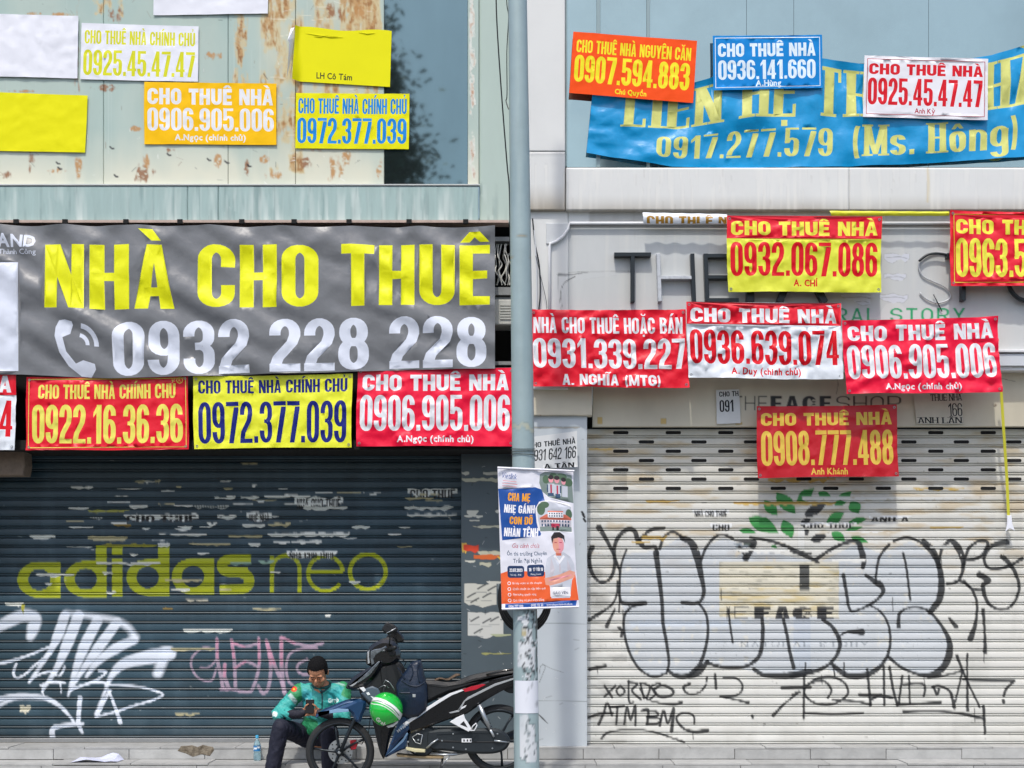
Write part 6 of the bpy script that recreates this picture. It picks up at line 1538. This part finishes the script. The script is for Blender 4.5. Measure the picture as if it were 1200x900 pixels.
# body side panel rising to the tail
sl("side_panel", [(478, 846), (490, 839), (502, 830), (514, 822), (527, 814), (541, 808), (556, 803), (575, 796), (600, 790), (618, 789), (622, 793), (612, 800), (590, 809), (566, 823), (548, 836), (530, 842), (508, 850), (490, 857), (480, 859)], .12, .12, m_gloss, .02)
sl("side_stripe", [(472, 848), (484, 840), (500, 829), (514, 820), (527, 812.5), (541, 808), (544, 809), (529, 815), (516, 823), (502, 832), (486, 843), (474, 851)], .1225, -.11, m_whited, .001, smooth=None)
sl("side_stripe", [(542, 808), (552, 804.5), (566, 801.5), (569, 802.5), (558, 808), (545, 811)], .1225, -.11, m_redp, .001, smooth=None)
sl("side_stripe", [(566, 808), (580, 801), (600, 795), (618, 791), (618, 792), (600, 797), (581, 803.5), (550, 819), (545, 822), (538, 834), (528, 836), (526, 835), (537, 832), (543, 822), (548, 817)], .1225, -.11, m_silver, .001, smooth=None)
sl("side_stripe", [(538, 830), (547, 826), (545, 829), (537, 833)], .1225, -.11, m_whited, .001, smooth=None)
sl("under_seat_panel", [(500, 832), (516, 820), (530, 812), (545, 806), (548, 812), (524, 828), (505, 842)], .115, .115, m_matt, .012)
sl("rear_mudguard", [(590, 806), (612, 799), (626, 800), (628, 806), (622, 812), (606, 812), (596, 812)], .07, .07, m_matt, .01)
sl("tail_lamp", [(612, 793), (624, 792), (628, 797), (620, 801), (612, 799)], .08, .08, m_redp, .008)
# seat
sl("seat", [(497, 799), (503, 797.5), (512, 798), (522, 799.5), (533, 799), (543, 795.5), (552, 792), (566, 789), (582, 786.5), (602, 785.5), (612, 787), (610, 792), (596, 795), (580, 797), (566, 801.5), (552, 806), (540, 809.5), (526, 813), (512, 819), (500, 824), (496, 812)], .105, .105, m_seat, .03)
rod("seat_seam", [(502, 803, .108), (520, 805, .108), (543, 801, .108), (570, 793, .108), (600, 789, .108)], .003, m_matt)
rod("grab_rail", [(570, 791, .12), (590, 786, .13), (612, 783, .12), (620, 786, .08)], .010, m_gloss)
# engine, belt case, exhaust, swing parts
sl("engine_block", [(480, 856), (492, 850), (505, 853), (512, 862), (508, 878), (500, 886), (486, 885), (478, 876)], .09, .08, m_engine, .012)
rod("engine_guard", [(483, 864, .10), (489, 860, .105), (495, 861, .105), (493, 872, .105), (487, 870, .105), (483, 864, .10)], .0035, m_silver)
for (x, y) in ((485, 856), (497, 853), (479, 868), (496, 879), (487, 880), (491, 866)):
    MB().lathe([(0, -.104), (.008, -.103), (.009, -.095)], W(x, y, BD) - Vector((0, 0, 0)), 'y', 8).build("bolt", m_chrome, BIKE)
sl("belt_case", [(500, 858), (508, 855.5), (521, 854.5), (545, 854), (570, 854), (582, 854.5), (592, 859), (597.5, 867), (596, 874), (590, 880), (577, 883.5), (556, 883.5), (537, 882), (521, 880), (508, 879.5), (500, 874)], .10, .0, m_engine, .02)
sl("belt_case_rib", [(512, 867), (530, 868.2), (560, 869), (590, 869), (590, 870.2), (560, 870.4), (528, 870), (512, 869)], .104, -.09, m_matt, .002)
sl("belt_case_lip", [(512, 860), (545, 858.5), (575, 859), (575, 860), (545, 859.8), (512, 861.5)], .103, -.09, m_rim, .001)
sl("belt_case_badge", [(541, 865.5), (552.5, 865.5), (552.5, 870), (541, 870)], .1065, -.10, m_whited, .0008, smooth=None)
for x in (543, 547, 550.5): sl("badge_mark", [(x, 866.5), (x + 1.6, 866.5), (x + 1.6, 869), (x, 869)], .1075, -.106, m_matt, .0003, smooth=None)
for (x, y) in ((518, 868), (531, 860), (531, 876), (577, 877), (546, 878), (583, 860)):
    MB().lathe([(0, -.106), (.007, -.105), (.008, -.096)], W(x, y, BD + .1) + Vector((0, .1, 0)), 'y', 8).build("bolt", m_chrome, BIKE)
rod("kick_lever", [(500, 877, .11), (506, 871, .12), (513.5, 866, .12)], [.010, .009, .006], m_chrome)
sl("foot_rest", [(475.5, 876), (484, 877.5), (498, 879), (498, 882), (486, 881.5), (476, 879)], .17, -.08, m_cream, .004)
sl("floor_edge", [(464, 884.5), (480, 886), (502, 886.5), (520, 887), (518, 889), (495, 889), (466, 887)], .13, .05, mat("tan_trim", "#8d7b5c", .6), .003)
rod("stand_pivot", [(504, 884, .08), (520, 884.5, .1), (536, 884, .1)], .009, m_chrome)
rod("centre_stand", [(519, 885, .09), (517, 900, .12), (515, 919, .16)], [.010, .010, .012], m_matt)
rod("centre_stand", [(519, 885, -.09), (517, 900, -.12), (515, 919, -.16)], [.010, .010, .012], m_matt)
rod("stand_spring", [(527, 886, .1), (522, 892, .11), (518, 897, .12)], .005, m_chrome)
rod("shock_absorber", [(561.5, 826, .11), (569, 843, .115), (574.5, 855, .115)], [.020, .019, .013], m_chrome, n=14)
rod("shock_shaft", [(574, 854, .115), (579, 863.5, .115)], [.011, .010], m_silver)
for t in np.linspace(.1, .9, 7): 
    x, y = 566 + 11 * t, 826 + 28 * t
    MB().lathe([(.0, -.004), (.006, -.003), (.006, .003)], W(x, y, BD + .12), 'y', 6).build("bolt", m_rim, BIKE) if t > .6 else None
rod("axle_link", [(579, 868, .115), (588, 869, .11), (597, 870, .09)], [.010, .008, .006], m_chrome)
q = MB(); d_ = BD + .14
tri = [(527, 846), (535, 841), (543.5, 837), (545, 842), (549, 848), (553, 855), (549, 857.5), (540, 853)]
q.slab([(W(x, y, d_).x, W(x, y, d_).z) for x, y in tri], -d_, -d_ + .02, .003); fb = q.build("pillion_bracket", m_whited, BIKE)
q = MB(); q.slab([(W(x, y, d_ + .004).x, W(x, y, d_ + .004).z) for x, y in [(539, 849), (543.5, 845), (548, 852.5)]], -d_ - .002, -d_ + .004, .001); q.build("bracket_opening", m_matt, fb)
rod("pillion_peg", [(551, 856, .15), (556, 856, .16), (559, 850, .16), (558, 847.5, .16), (554, 851, .16), (552, 855, .15)], .005, m_whited)
rod("exhaust_pipe", [(500, 880, -.09), (530, 884, -.11), (552, 880, -.13)], .016, m_chrome)
rod("exhaust_muffler", [(552, 880, -.14), (575, 872, -.15), (604, 860, -.15)], [.034, .042, .038], m_engine, n=16)
sl("number_plate_holder", [(618, 806), (624, 806), (628, 826), (622, 828)], .09, .09, m_matt, .004)
# brand lettering pieces on the fairing
def decal(name, shs, fpx, d, m, parent, th=.0012):
    q = MB()
    for sh in shs:
        for c in sh[:1]:
            pts = [fpx(x, y) for x, y in c]
            n = len(q.v); q.add([(W(x, y, d).x, -d, W(x, y, d).z) for x, y in pts], [tuple(range(len(pts)))])
    o = q.build(name, m, parent)
    return o
ca, sa = math.cos(math.radians(35)), math.sin(math.radians(35))
decal("maker_lettering", text("HONDA", 0, 19, -3.2, 0, sx=.12, sy=.15), lambda x, y: (466.5 + x * ca + y * sa, 858.5 - x * sa + y * ca), BD + .1135, m_whited, BIKE)
# cloth strap lying on the seat
q = MB(); nn = 12; V = []
for i in range(nn + 1):
    t = i / nn; x = 510 + 29 * t; y = 801.5 - 6 * t - 1.2 * math.sin(9 * t)
    for j, (dx, o) in enumerate([(-.05, .0), (-.02, .006), (.03, .006), (.06, .0)]):
        c = W(x, y, BD); V.append((c.x, c.y + dx, c.z + .018 + o + .006 * math.sin(7 * t + j)))
q.add(V, [(i * 4 + j, i * 4 + j + 1, i * 4 + j + 5, i * 4 + j + 4) for i in range(nn) for j in range(3)])
o = q.build("cloth", mat("speckled_brown_cloth", "#6b5846", .8, noise=.9, nscale=70, dark="#15120f"), None, smooth=True)
sol = o.modifiers.new("thickness", 'SOLIDIFY'); sol.thickness = .012
tag(o, "folded speckled brown cloth lying on the motorbike seat", "cloth")

# ================================================================== HELMET
def helmet():
    d = BD + .235; c = W(452.5, 831.5, d); r = 18.0 * (CAM_D - d) / CAM_D / PPM
    e = empty("helmet", c, "bright green helmet with white stripes hanging on the front of the motorbike", "helmet")
    R = Raster(430, 808, 476, 856, .2)
    R.stroke([(430, 825), (438, 820.5), (446, 820.5), (455, 824), (463, 830), (469, 839), (472, 846)], 4.6, '#eef2ee', .4, 1)
    R.stroke([(434, 823), (445, 821.2), (453, 824), (461, 829), (467, 837)], 1.1, '#1b5a38', .3, .9)
    R.stroke([(437, 824.5), (448, 825.5), (457, 830), (465, 838), (470, 848)], .9, '#eef2ee', .3, 1)
    ca_, sa_ = math.cos(math.radians(-38)), math.sin(math.radians(-38))
    R.shapes([[[(442.0 + x * ca_ + (y) * sa_, 841.5 - x * sa_ + y * ca_) for x, y in ct] for ct in sh] for sh in small("Grab", 0, 0, 4.6, .04, width=12)], '#f2f6f2')
    R.stroke([(436, 832), (439, 841), (444, 849), (450, 853)], .5, '#d8ead8', .3, .7)
    q_ang = np.linspace(0, 2 * math.pi, 181); zz = np.linspace(0, math.pi * .80, 110); A, Z = np.meshgrid(q_ang, zz)
    # open below-right: dome axis tilted
    X = r * np.sin(Z) * np.cos(A); Yy = r * 1.12 * np.sin(Z) * np.sin(A); Zz = r * 1.04 * np.cos(Z)
    Z_cap = Zz; P = np.stack([X, Yy, Z_cap], -1)
    M = np.array(Euler((0, math.radians(-18), 0)).to_matrix()); P = P @ M.T + np.array(c)
    px = 600 + P[..., 0] * PPM * CAM_D / (CAM_D - d); py = HOR - (P[..., 2] - CAM_H) * PPM * CAM_D / (CAM_D - d)
    pt = R.sample(px, py); pt[..., 3] *= (P[..., 1] < c.y + .02)
    me = grid_mesh("shell", P[:, ::-1], pt[:, ::-1])
    o = link("shell", me, e, mat("green_gloss", "#0fb53a", .15, coat=.8, noise=.05, attr=True), True)
    sol = o.modifiers.new("thickness", 'SOLIDIFY'); sol.thickness = .012; sol.offset = -1
    rim = [Vector((r * math.sin(math.pi * .80) * math.cos(a), r * 1.12 * math.sin(math.pi * .80) * math.sin(a), r * 1.04 * math.cos(math.pi * .80))) for a in np.linspace(0, 2 * math.pi, 33)[:-1]]
    Mm = Euler((0, math.radians(-18), 0)).to_matrix()
    MB().tube([Mm @ v + c for v in rim], .007, 8, closed=True).build("edge_trim", m_matt, e, smooth=True)
    q = MB(); q.slab([(W(x, y, d).x, W(x, y, d).z) for x, y in [(453, 850.5), (461, 847.5), (467, 843.5), (466, 847), (461, 851.5), (455, 852.5)]], -d - .03, -d + .03, .004); q.build("visor_tab", m_whited, e)
    q = MB(); q.tube([W(449, 814, d), W(450, 807, d - .05), W(454, 803, d - .08)], .006, 6); q.build("chin_strap", m_matt, e)
helmet()

# ================================================================== BAG
q = MB(); d = BD + .16
q.slab([(W(x, y, d).x, W(x, y, d).z) for x, y in [(464, 802), (468, 795), (475, 786), (481, 776.5), (487, 774.5), (492, 774), (494, 782), (496, 792), (500, 803), (501, 818), (499, 832), (490, 840), (478, 842), (468, 838), (465, 822)]], -d, -BD + .06, .03)
bg_o = q.build("shopping_bag", mat("navy_nylon", "#0e2138", .42, noise=.45, nscale=9, bump=.9, bscale=14), None); autosmooth(bg_o, 60)
tag(bg_o, "dark navy nylon bag wedged between the handlebar and the seat", "bag")
for pts in ([(470, 797), (480, 803), (490, 804), (498, 799)], [(481, 778), (484, 788), (480, 798)], [(492, 775), (489, 786), (492, 800)], [(468, 812), (482, 812)], [(474, 796), (470, 788), (466, 782)]):
    q = MB(); q.tube(catmull([W(x, y, d + .002) for x, y in pts], 5), .006, 6); q.build("fold_seam", MATS["navy_nylon"], bg_o, smooth=True)
q = MB(); q.slab([(W(x, y, d).x, W(x, y, d).z) for x, y in [(483.5, 813.5), (487, 813.5), (487, 817), (483.5, 817)]], -d - .003, -d, .001); q.build("maker_tab", m_silver, bg_o)
# ================================================================== PERSON
def cap(b, p0, r0, p1, r1, n=14, k=4, mi=0, flat=1.0):
    """tapered limb segment with rounded ends"""
    p0, p1 = Vector(p0), Vector(p1); t = (p1 - p0).normalized()
    pts, rs = [], []
    for i in range(k + 1):
        a = math.pi / 2 * (1 - i / k); pts.append(p0 - t * r0 * math.sin(a)); rs.append(max(r0 * math.cos(a), .001))
    for i in range(k + 1):
        a = math.pi / 2 * i / k; pts.append(p1 + t * r1 * math.sin(a)); rs.append(max(r1 * math.cos(a), .001))
    b.tube(pts, rs, n)
def ellip(b, c, r, rot=None, n=20, k=12):
    c = Vector(c); V = []; M = rot if rot is not None else Matrix.Identity(3)
    for i in range(k + 1):
        th = math.pi * i / k
        for j in range(n):
            a = 2 * math.pi * j / n
            V.append(c + M @ Vector((r[0] * math.sin(th) * math.cos(a), r[1] * math.sin(th) * math.sin(a), r[2] * math.cos(th))))
    F = [(i * n + j, i * n + (j + 1) % n, (i + 1) * n + (j + 1) % n, (i + 1) * n + j) for i in range(k) for j in range(n)]
    b.add(V, F)
REM = []
def remesh(b, name, voxel, smooth, m, parent, disp=None):
    """queue a blend of overlapping volumes into one continuous skin; all are evaluated together in flush()"""
    me = bpy.data.meshes.new(name); me.from_pydata(b.v, [], b.f); me.update()
    tmp = bpy.data.objects.new(name + "_src", me); COL.objects.link(tmp)
    r = tmp.modifiers.new("r", 'REMESH'); r.mode = 'VOXEL'; r.voxel_size = voxel
    s_ = tmp.modifiers.new("s", 'SMOOTH'); s_.iterations = smooth; s_.factor = .5
    o = link(name, bpy.data.meshes.new(name), parent)
    REM.append((tmp, o, m, disp)); return o
def flush():
    dg = bpy.context.evaluated_depsgraph_get()
    outs = [bpy.data.meshes.new_from_object(t.evaluated_get(dg)) for t, *_ in REM]
    for (t, o, m, disp), out in zip(REM, outs):
        out.materials.clear(); out.materials.append(m)
        if disp:
            n = len(out.vertices); co = np.empty(n * 3, np.float32); no = np.empty(n * 3, np.float32)
            out.vertices.foreach_get("co", co); out.vertex_normals.foreach_get("vector", no); co = co.reshape(-1, 3)
            co = co + no.reshape(-1, 3) * np.array([disp(Vector(c)) for c in co.tolist()], np.float32)[:, None]
            out.vertices.foreach_set("co", co.reshape(-1)); out.update()
        out.polygons.foreach_set("use_smooth", [True] * len(out.polygons)); o.data = out
        bpy.data.objects.remove(t)
m_skin = mat("skin", "#b98262", .6, noise=.12, nscale=20)
m_hair = mat("black_hair", (.006, .006, .007), .85, spec=.15, bump=.6, bscale=160)
m_pants = mat("navy_trousers", "#14182c", .75, noise=.2, nscale=10, bump=.3, bscale=40)
m_glove = mat("dark_sleeve", "#191a28", .7, bump=.3, bscale=40)
sh_c = W(376, 806, .33)
PER = empty("person", Vector((W(372, 866, .15).x, -.15, .284)), "rider in a teal and green jacket sitting on the step, head bowed over a phone", "person")
J = dict(pel=W(373, 862, .17), bel=W(374, 845, .22), che=W(375, 823, .28), nkb=W(377, 806, .34),
         sl=W(352, 809, .33), sr=W(402, 808, .31), el=W(326, 837, .42), er=W(403, 842, .46), wl=W(351, 837, .555), wr=W(381, 837, .555),
         hl=W(362, 864, .17), hr=W(384, 864, .17), kl=W(329, 852, .52), kr=W(386, 858, .55), al=W(320, 905, .50), ar=W(386, 906, .50))
HC = W(372.5, 788, .44)
HR = Euler((math.radians(40), 0, math.radians(-6))).to_matrix() 
HS = 1.10
def H(x, y, z): return HC + HR @ Vector((x * HS, y * HS, z * HS))
b = MB()
# trunk
ellip(b, J['pel'], (.15, .11, .10)); cap(b, J['pel'], .115, J['che'], .125, 18); cap(b, J['che'], .13, J['nkb'], .08, 18)
cap(b, J['sl'], .05, J['sr'], .05); cap(b, J['nkb'], .058, H(0, .03, -.06), .052)
# head
ellip(b, H(0, .012, .022), (.074 * HS, .092 * HS, .092 * HS), HR); ellip(b, H(0, -.034, -.05), (.054 * HS, .056 * HS, .058 * HS), HR)
ellip(b, H(0, -.05, -.085), (.028 * HS, .028 * HS, .02 * HS), HR); ellip(b, H(0, -.094, -.018), (.013 * HS, .018 * HS, .026 * HS), HR); ellip(b, H(0, -.100, -.032), (.017 * HS, .014 * HS, .010 * HS), HR)
for s_ in (-1, 1):
    ellip(b, H(s_ * .026, -.068, .022), (.026 * HS, .013 * HS, .009 * HS), HR); ellip(b, H(s_ * .040, -.062, -.02), (.026 * HS, .026 * HS, .024 * HS), HR)
    ellip(b, H(s_ * .077, .012, -.008), (.009 * HS, .020 * HS, .030 * HS), HR); ellip(b, H(s_ * .031, -.066, .000), (.020 * HS, .014 * HS, .014 * HS), HR)
ellip(b, H(0, -.086, -.056), (.024 * HS, .010 * HS, .006 * HS), HR); ellip(b, H(0, -.083, -.066), (.020 * HS, .010 * HS, .006 * HS), HR)
# arms
for s, e, w_ in (('sl', 'el', 'wl'), ('sr', 'er', 'wr')):
    cap(b, J[s], .052, J[e], .040); cap(b, J[e], .040, J[w_], .027)
# hands: palm, four curled fingers, thumb
phone_c = W(363, 828, .60)
def hand(wrist, side):
    pc = wrist.lerp(phone_c, .55) + Vector((0, .012, -.018)); t = (phone_c - wrist).normalized()
    cap(b, wrist, .026, pc, .026, 12)
    ellip(b, pc, (.036, .020, .040))
    for k in range(4):
        base = pc + Vector((side * -.006, -.012, .022 - .017 * k))
        L_ = (.034, .038, .036, .028)[k]
        mid = base + Vector((-side * L_ * .9, -.020, .006)); tip = mid + Vector((-side * .006 - side * .006, .010 - .022, .002)) + Vector((-side * .016, .012, 0))
        cap(b, base, .0095, mid, .0088, 8, 2); cap(b, mid, .0088, tip, .0075, 8, 2)
    tb = pc + Vector((side * .002, -.012, .030)); tm = tb + Vector((-side * .012, -.020, .026)); tt = tm + Vector((-side * .020, -.008, .014))
    cap(b, tb, .011, tm, .0095, 8, 2); cap(b, tm, .0095, tt, .008, 8, 2)
hand(J['wl'], -1); hand(J['wr'], 1)
# legs and feet
for h, k_, a in (('hl', 'kl', 'al'), ('hr', 'kr', 'ar')):
    cap(b, J[h], .085, J[k_], .058); cap(b, J[k_], .056, J[a], .036)
    f = J[a]; toe = Vector((f.x - .01, f.y - .13, .028)); heel = Vector((f.x, f.y + .03, .035))
    cap(b, f, .036, heel, .032); cap(b, heel, .032, toe, .030)
    for i in range(5): cap(b, toe + Vector((-.030 + .015 * i, .01, -.006)), .013, toe + Vector((-.034 + .017 * i, -.035 - (.012 - .004 * i), -.012)), .009 if i else .012, 8, 2)
body = remesh(b, "body", .0052, 3, m_skin, PER)
# face details
for s_ in (-1, 1):
    q = MB(); ellip(q, H(s_ * .028, -.0835, .022), (.017 * HS, .004, .0022), HR, 12, 6); q.build("eyebrow", m_hair, PER, smooth=True)
    q = MB(); ellip(q, H(s_ * .031, -.082, -.004), (.011 * HS, .003, .0013), HR, 12, 6); q.build("eyelid_line", m_hair, PER, smooth=True)
q = MB(); ellip(q, H(0, -.097, -.061), (.018 * HS, .004, .0022), HR, 12, 6); q.build("mouth_line", mat("lip_shadow_brown", "#5c3328", .6), PER, smooth=True)
# hair: cap over the skull, trimmed along the hairline
q = MB(); ellip(q, H(0, .020, .036), (.079 * HS, .096 * HS, .090 * HS), HR, 36, 22)
for s_ in (-1, 1): ellip(q, H(s_ * .07, .005, .02), (.014 * HS, .035 * HS, .035 * HS), HR)
hair = remesh(q, "hair", .006, 2, m_hair, PER, disp=lambda c: .003 * n1(c.x * 60, c.z * 60, c.y * 9))
# jacket
RJ = Raster(310, 785, 425, 865, .25)
TEAL, GRN, LT = '#37a39c', '#2c8a58', '#5cc9c2'
RJ.fill([R4(310, 785, 425, 865)[0]], TEAL)
RJ.fill([[(340, 800), (352, 797), (354, 818), (352, 832), (347, 826), (341, 818), (336, 812)]], GRN)
RJ.fill([[(396, 799), (412, 805), (414, 822), (402, 816), (398, 812), (404, 806)]], GRN)
RJ.fill([[(384, 792), (398, 795), (408, 800), (406, 806), (392, 800), (386, 798)]], GRN)
RJ.fill([[(352, 838), (372, 845), (376, 865), (350, 865)]], '#24875a')
RJ.fill([[(341, 812), (349, 822), (346, 826), (337, 815)]], '#9db8b4'); RJ.fill([[(388, 797), (404, 802), (404, 804), (390, 800)]], '#8fb7ae'); RJ.fill([[(354, 797), (362, 796), (362, 799), (354, 801)]], '#8fb7ae')
RJ.fill([[(356, 806), (366, 812), (366, 830), (352, 832)]], '#3a9fa8'); RJ.fill([[(384, 810), (396, 804), (402, 806), (398, 820), (384, 826)]], '#37a5a8')
RJ.stroke([(377, 808), (377.5, 820), (377, 840)], 1.8, '#12303a', .3, 1); RJ.stroke([(366, 803), (372, 809), (377, 811), (384, 806), (387, 797)], 2.6, '#13313c', .3, .95)
RJ.fill(ell(344.5, 807.5, 3.6, 3.4), '#d8321f'); RJ.fill(ell(344.5, 807.5, 1.3, 1.3), '#f2c21a')
RJ.shapes([[[(x, y - .1 * (x - 384)) for x, y in ct] for ct in sh] for sh in small("Grab", 384.5, 823.5, 5, .05, width=12.5)], '#eef4f2'); RJ.shapes(small("Grab", 358, 822.5, 3.6, .04, width=9), '#b9d4d2')
RJ.fill(ell(322, 837, 3.2, 3.6), '#e6f0ee', erode=.35, escale=2)
b = MB()
cap(b, J['pel'] + Vector((0, .01, .02)), .135, J['che'], .155, 22); cap(b, J['che'], .155, J['nkb'] + Vector((0, .01, -.015)), .092, 22)
ellip(b, J['bel'] + Vector((0, -.03, -.04)), (.155, .12, .12)); cap(b, J['sl'] + Vector((.01, 0, -.008)), .070, J['sr'] + Vector((-.01, 0, -.008)), .070, 16)
for s, e, w_ in (('sl', 'el', 'wl'), ('sr', 'er', 'wr')):
    cap(b, J[s], .072, J[e], .062, 16); cap(b, J[e], .060, J[e].lerp(J[w_], .55), .050, 16)
jac = remesh(b, "jacket", .0075, 5, mat("jacket_cloth", TEAL, .6, attr=True, noise=.1, nscale=12, bump=.4, bscale=18), PER,
             disp=lambda c: .016 * n1(c.x * 14, c.z * 24 + c.x * 14, c.y * 1.5, 3) - .008 * abs(n1(c.x * 30 + c.z * 20, c.z * 30, 7)))
q = MB(); cpts = []
for i in range(20):
    a = 2 * math.pi * i / 20; cpts.append(J['nkb'] + Vector((.078 * math.cos(a), .01 + .080 * math.sin(a), .030 + .028 * math.sin(a))))
q.tube(cpts, .015, 8, closed=True); q.build("collar", mat("collar_dark_teal", "#14504f", .7), PER, smooth=True)
# dark sleeves over the forearms
for e, w_ in (('el', 'wl'), ('er', 'wr')):
    b = MB(); a_ = J[e].lerp(J[w_], .35); cap(b, a_, .048, J[w_], .036, 16); cap(b, J[w_], .036, J[w_].lerp(phone_c, .42) + Vector((0, .008, -.012)), .034, 16)
    remesh(b, "arm_sleeve", .006, 3, m_glove, PER, disp=lambda c: .004 * n1(c.x * 40, c.z * 40, c.y * 10))
# trousers
b = MB(); ellip(b, J['pel'] + Vector((0, .0, -.01)), (.165, .125, .095))
for h, k_, a in (('hl', 'kl', 'al'), ('hr', 'kr', 'ar')):
    cap(b, J[h], .10, J[k_], .075, 18); cap(b, J[k_], .074, J[a] + Vector((0, 0, .05)), .068, 18)
remesh(b, "trousers", .008, 5, m_pants, PER, disp=lambda c: .012 * n1(c.x * 14, c.z * 14, c.y * 8, 3))
flush()
bm = bmesh.new(); bm.from_mesh(hair.data); HRi = HR.transposed()
def hairline(c):
    l = HRi @ (c - HC) / HS; ax = abs(l.x)
    if l.y < -.035: h = .070 - .25 * max(0, ax - .035) + .12 * max(0, .012 - ax)
    elif l.y < .0: h = -.012 if ax > .055 else .03
    elif l.y < .03: h = .022 - .9 * max(0, l.y - .02)
    else: h = .013 - 1.6 * (l.y - .03)
    return l.z - h
bmesh.ops.delete(bm, geom=[v for v in bm.verts if hairline(v.co) < 0], context='VERTS')
bm.to_mesh(hair.data); bm.free()
vv = np.array([tuple(v.co) for v in jac.data.vertices]); dd = -vv[:, 1]
pxs = 600 + vv[:, 0] * PPM * CAM_D / (CAM_D - dd); pys = HOR - (vv[:, 2] - CAM_H) * PPM * CAM_D / (CAM_D - dd)
at = jac.data.color_attributes.new("paint", 'FLOAT_COLOR', 'POINT'); at.data.foreach_set("color", RJ.sample(pxs, pys).reshape(-1).astype(np.float32))
# phone
pe = Euler((math.radians(-42), 0, math.radians(4))).to_matrix(); q = MB(); hx, hz, hy = .037, .075, .005
V = [phone_c + pe @ Vector((sx_ * hx, sy_ * hy, sz_ * hz)) for sz_ in (-1, 1) for sy_ in (-1, 1) for sx_ in (-1, 1)]
q.add(V, [(0, 2, 3, 1), (4, 5, 7, 6), (0, 1, 5, 4), (2, 6, 7, 3), (0, 4, 6, 2), (1, 3, 7, 5)])
ph = q.build("phone", mat("phone_case", "#0c0d10", .7, spec=.2)); tag(ph, "black phone held in the seated rider's hands", "phone")
bv = ph.modifiers.new("bevel", 'BEVEL'); bv.width = .003; bv.segments = 2
q = MB(); V = [phone_c + pe @ Vector((sx_ * .034, .0056, sz_ * .070)) for sz_ in (-1, 1) for sx_ in (-1, 1)]; q.add(V, [(0, 1, 3, 2)]); q.build("screen", mat("phone_glass", "#2b3442", .1), ph)

# ================================================================== ACROSS THE STREET (what the glass reflects)
m_leaf = mat("leaf_green", (.035, .075, .03), .5, noise=.5, nscale=2); m_bark = mat("bark", "#5a4a3a", .9)
def tree(x, y, h, seed, label, rad=3.4):
    r = random.Random(seed); e = empty("street_tree", (x, y, -.13), label, "tree", "trees on the far side of the street")
    b = MB(); b.tube([(x, y, -.13), (x + .1, y, h * .25), (x - .05, y + .1, h * .5), (x + .1, y, h * .75)], [.30, .22, .17, .08], 10)
    tips = []
    for k in range(17):
        z0 = h * r.uniform(.45, .8); a = r.uniform(0, 6.28); L_ = r.uniform(.5, 1) * rad; p = Vector((x + L_ * math.cos(a), y + L_ * math.sin(a), z0 + L_ * .7))
        b.tube([(x, y, z0), (x + .45 * L_ * math.cos(a), y + .45 * L_ * math.sin(a), z0 + L_ * .25), p], [.1, .06, .02], 6); tips.append(p)
    b.build("trunk", m_bark, e, smooth=True)
    c = MB(); tips += [Vector((x, y, h * .85))]
    for p in tips:
        for k in range(1500):
            q = p + Vector((r.gauss(0, .42), r.gauss(0, .42), r.gauss(0, .36))); u = Vector((r.gauss(0, 1), r.gauss(0, 1), r.gauss(0, .6))).normalized(); v = u.cross(Vector((r.gauss(0, 1), r.gauss(0, 1), r.gauss(0, 1)))).normalized()
            l_ = r.uniform(.14, .26); c.add([q, q + u * l_ * .5 + v * l_ * .22, q + u * l_, q + u * l_ * .5 - v * l_ * .22], [(0, 1, 2, 3)])
    c.build("crown", m_leaf, e)
tree(-4.55, -20, 17.5, 3, "tall leafy tree across the street mirrored in the left shop window", 2.1)
tree(5.5, -38, 9.5, 5, "leafy tree farther along the far pavement, mirrored in the right window", 2.6)
OB = empty("office_block", (9, -34, 0), "pale office block across the street mirrored in the right shop window", "office block")
ob = MB(); ob.box(3.2, 8.5, -44, -40, -.13, 19); ob.build("wall", mat("far_wall", "#b6bcc0", .7, noise=.2, nscale=.3), OB)
for i in range(3):
    for j in range(6): MB().box(3.7 + i * 1.6, 4.8 + i * 1.6, -40, -39.97, 1.5 + j * 2.9, 3.2 + j * 2.9).build("window", m_glassL, OB)
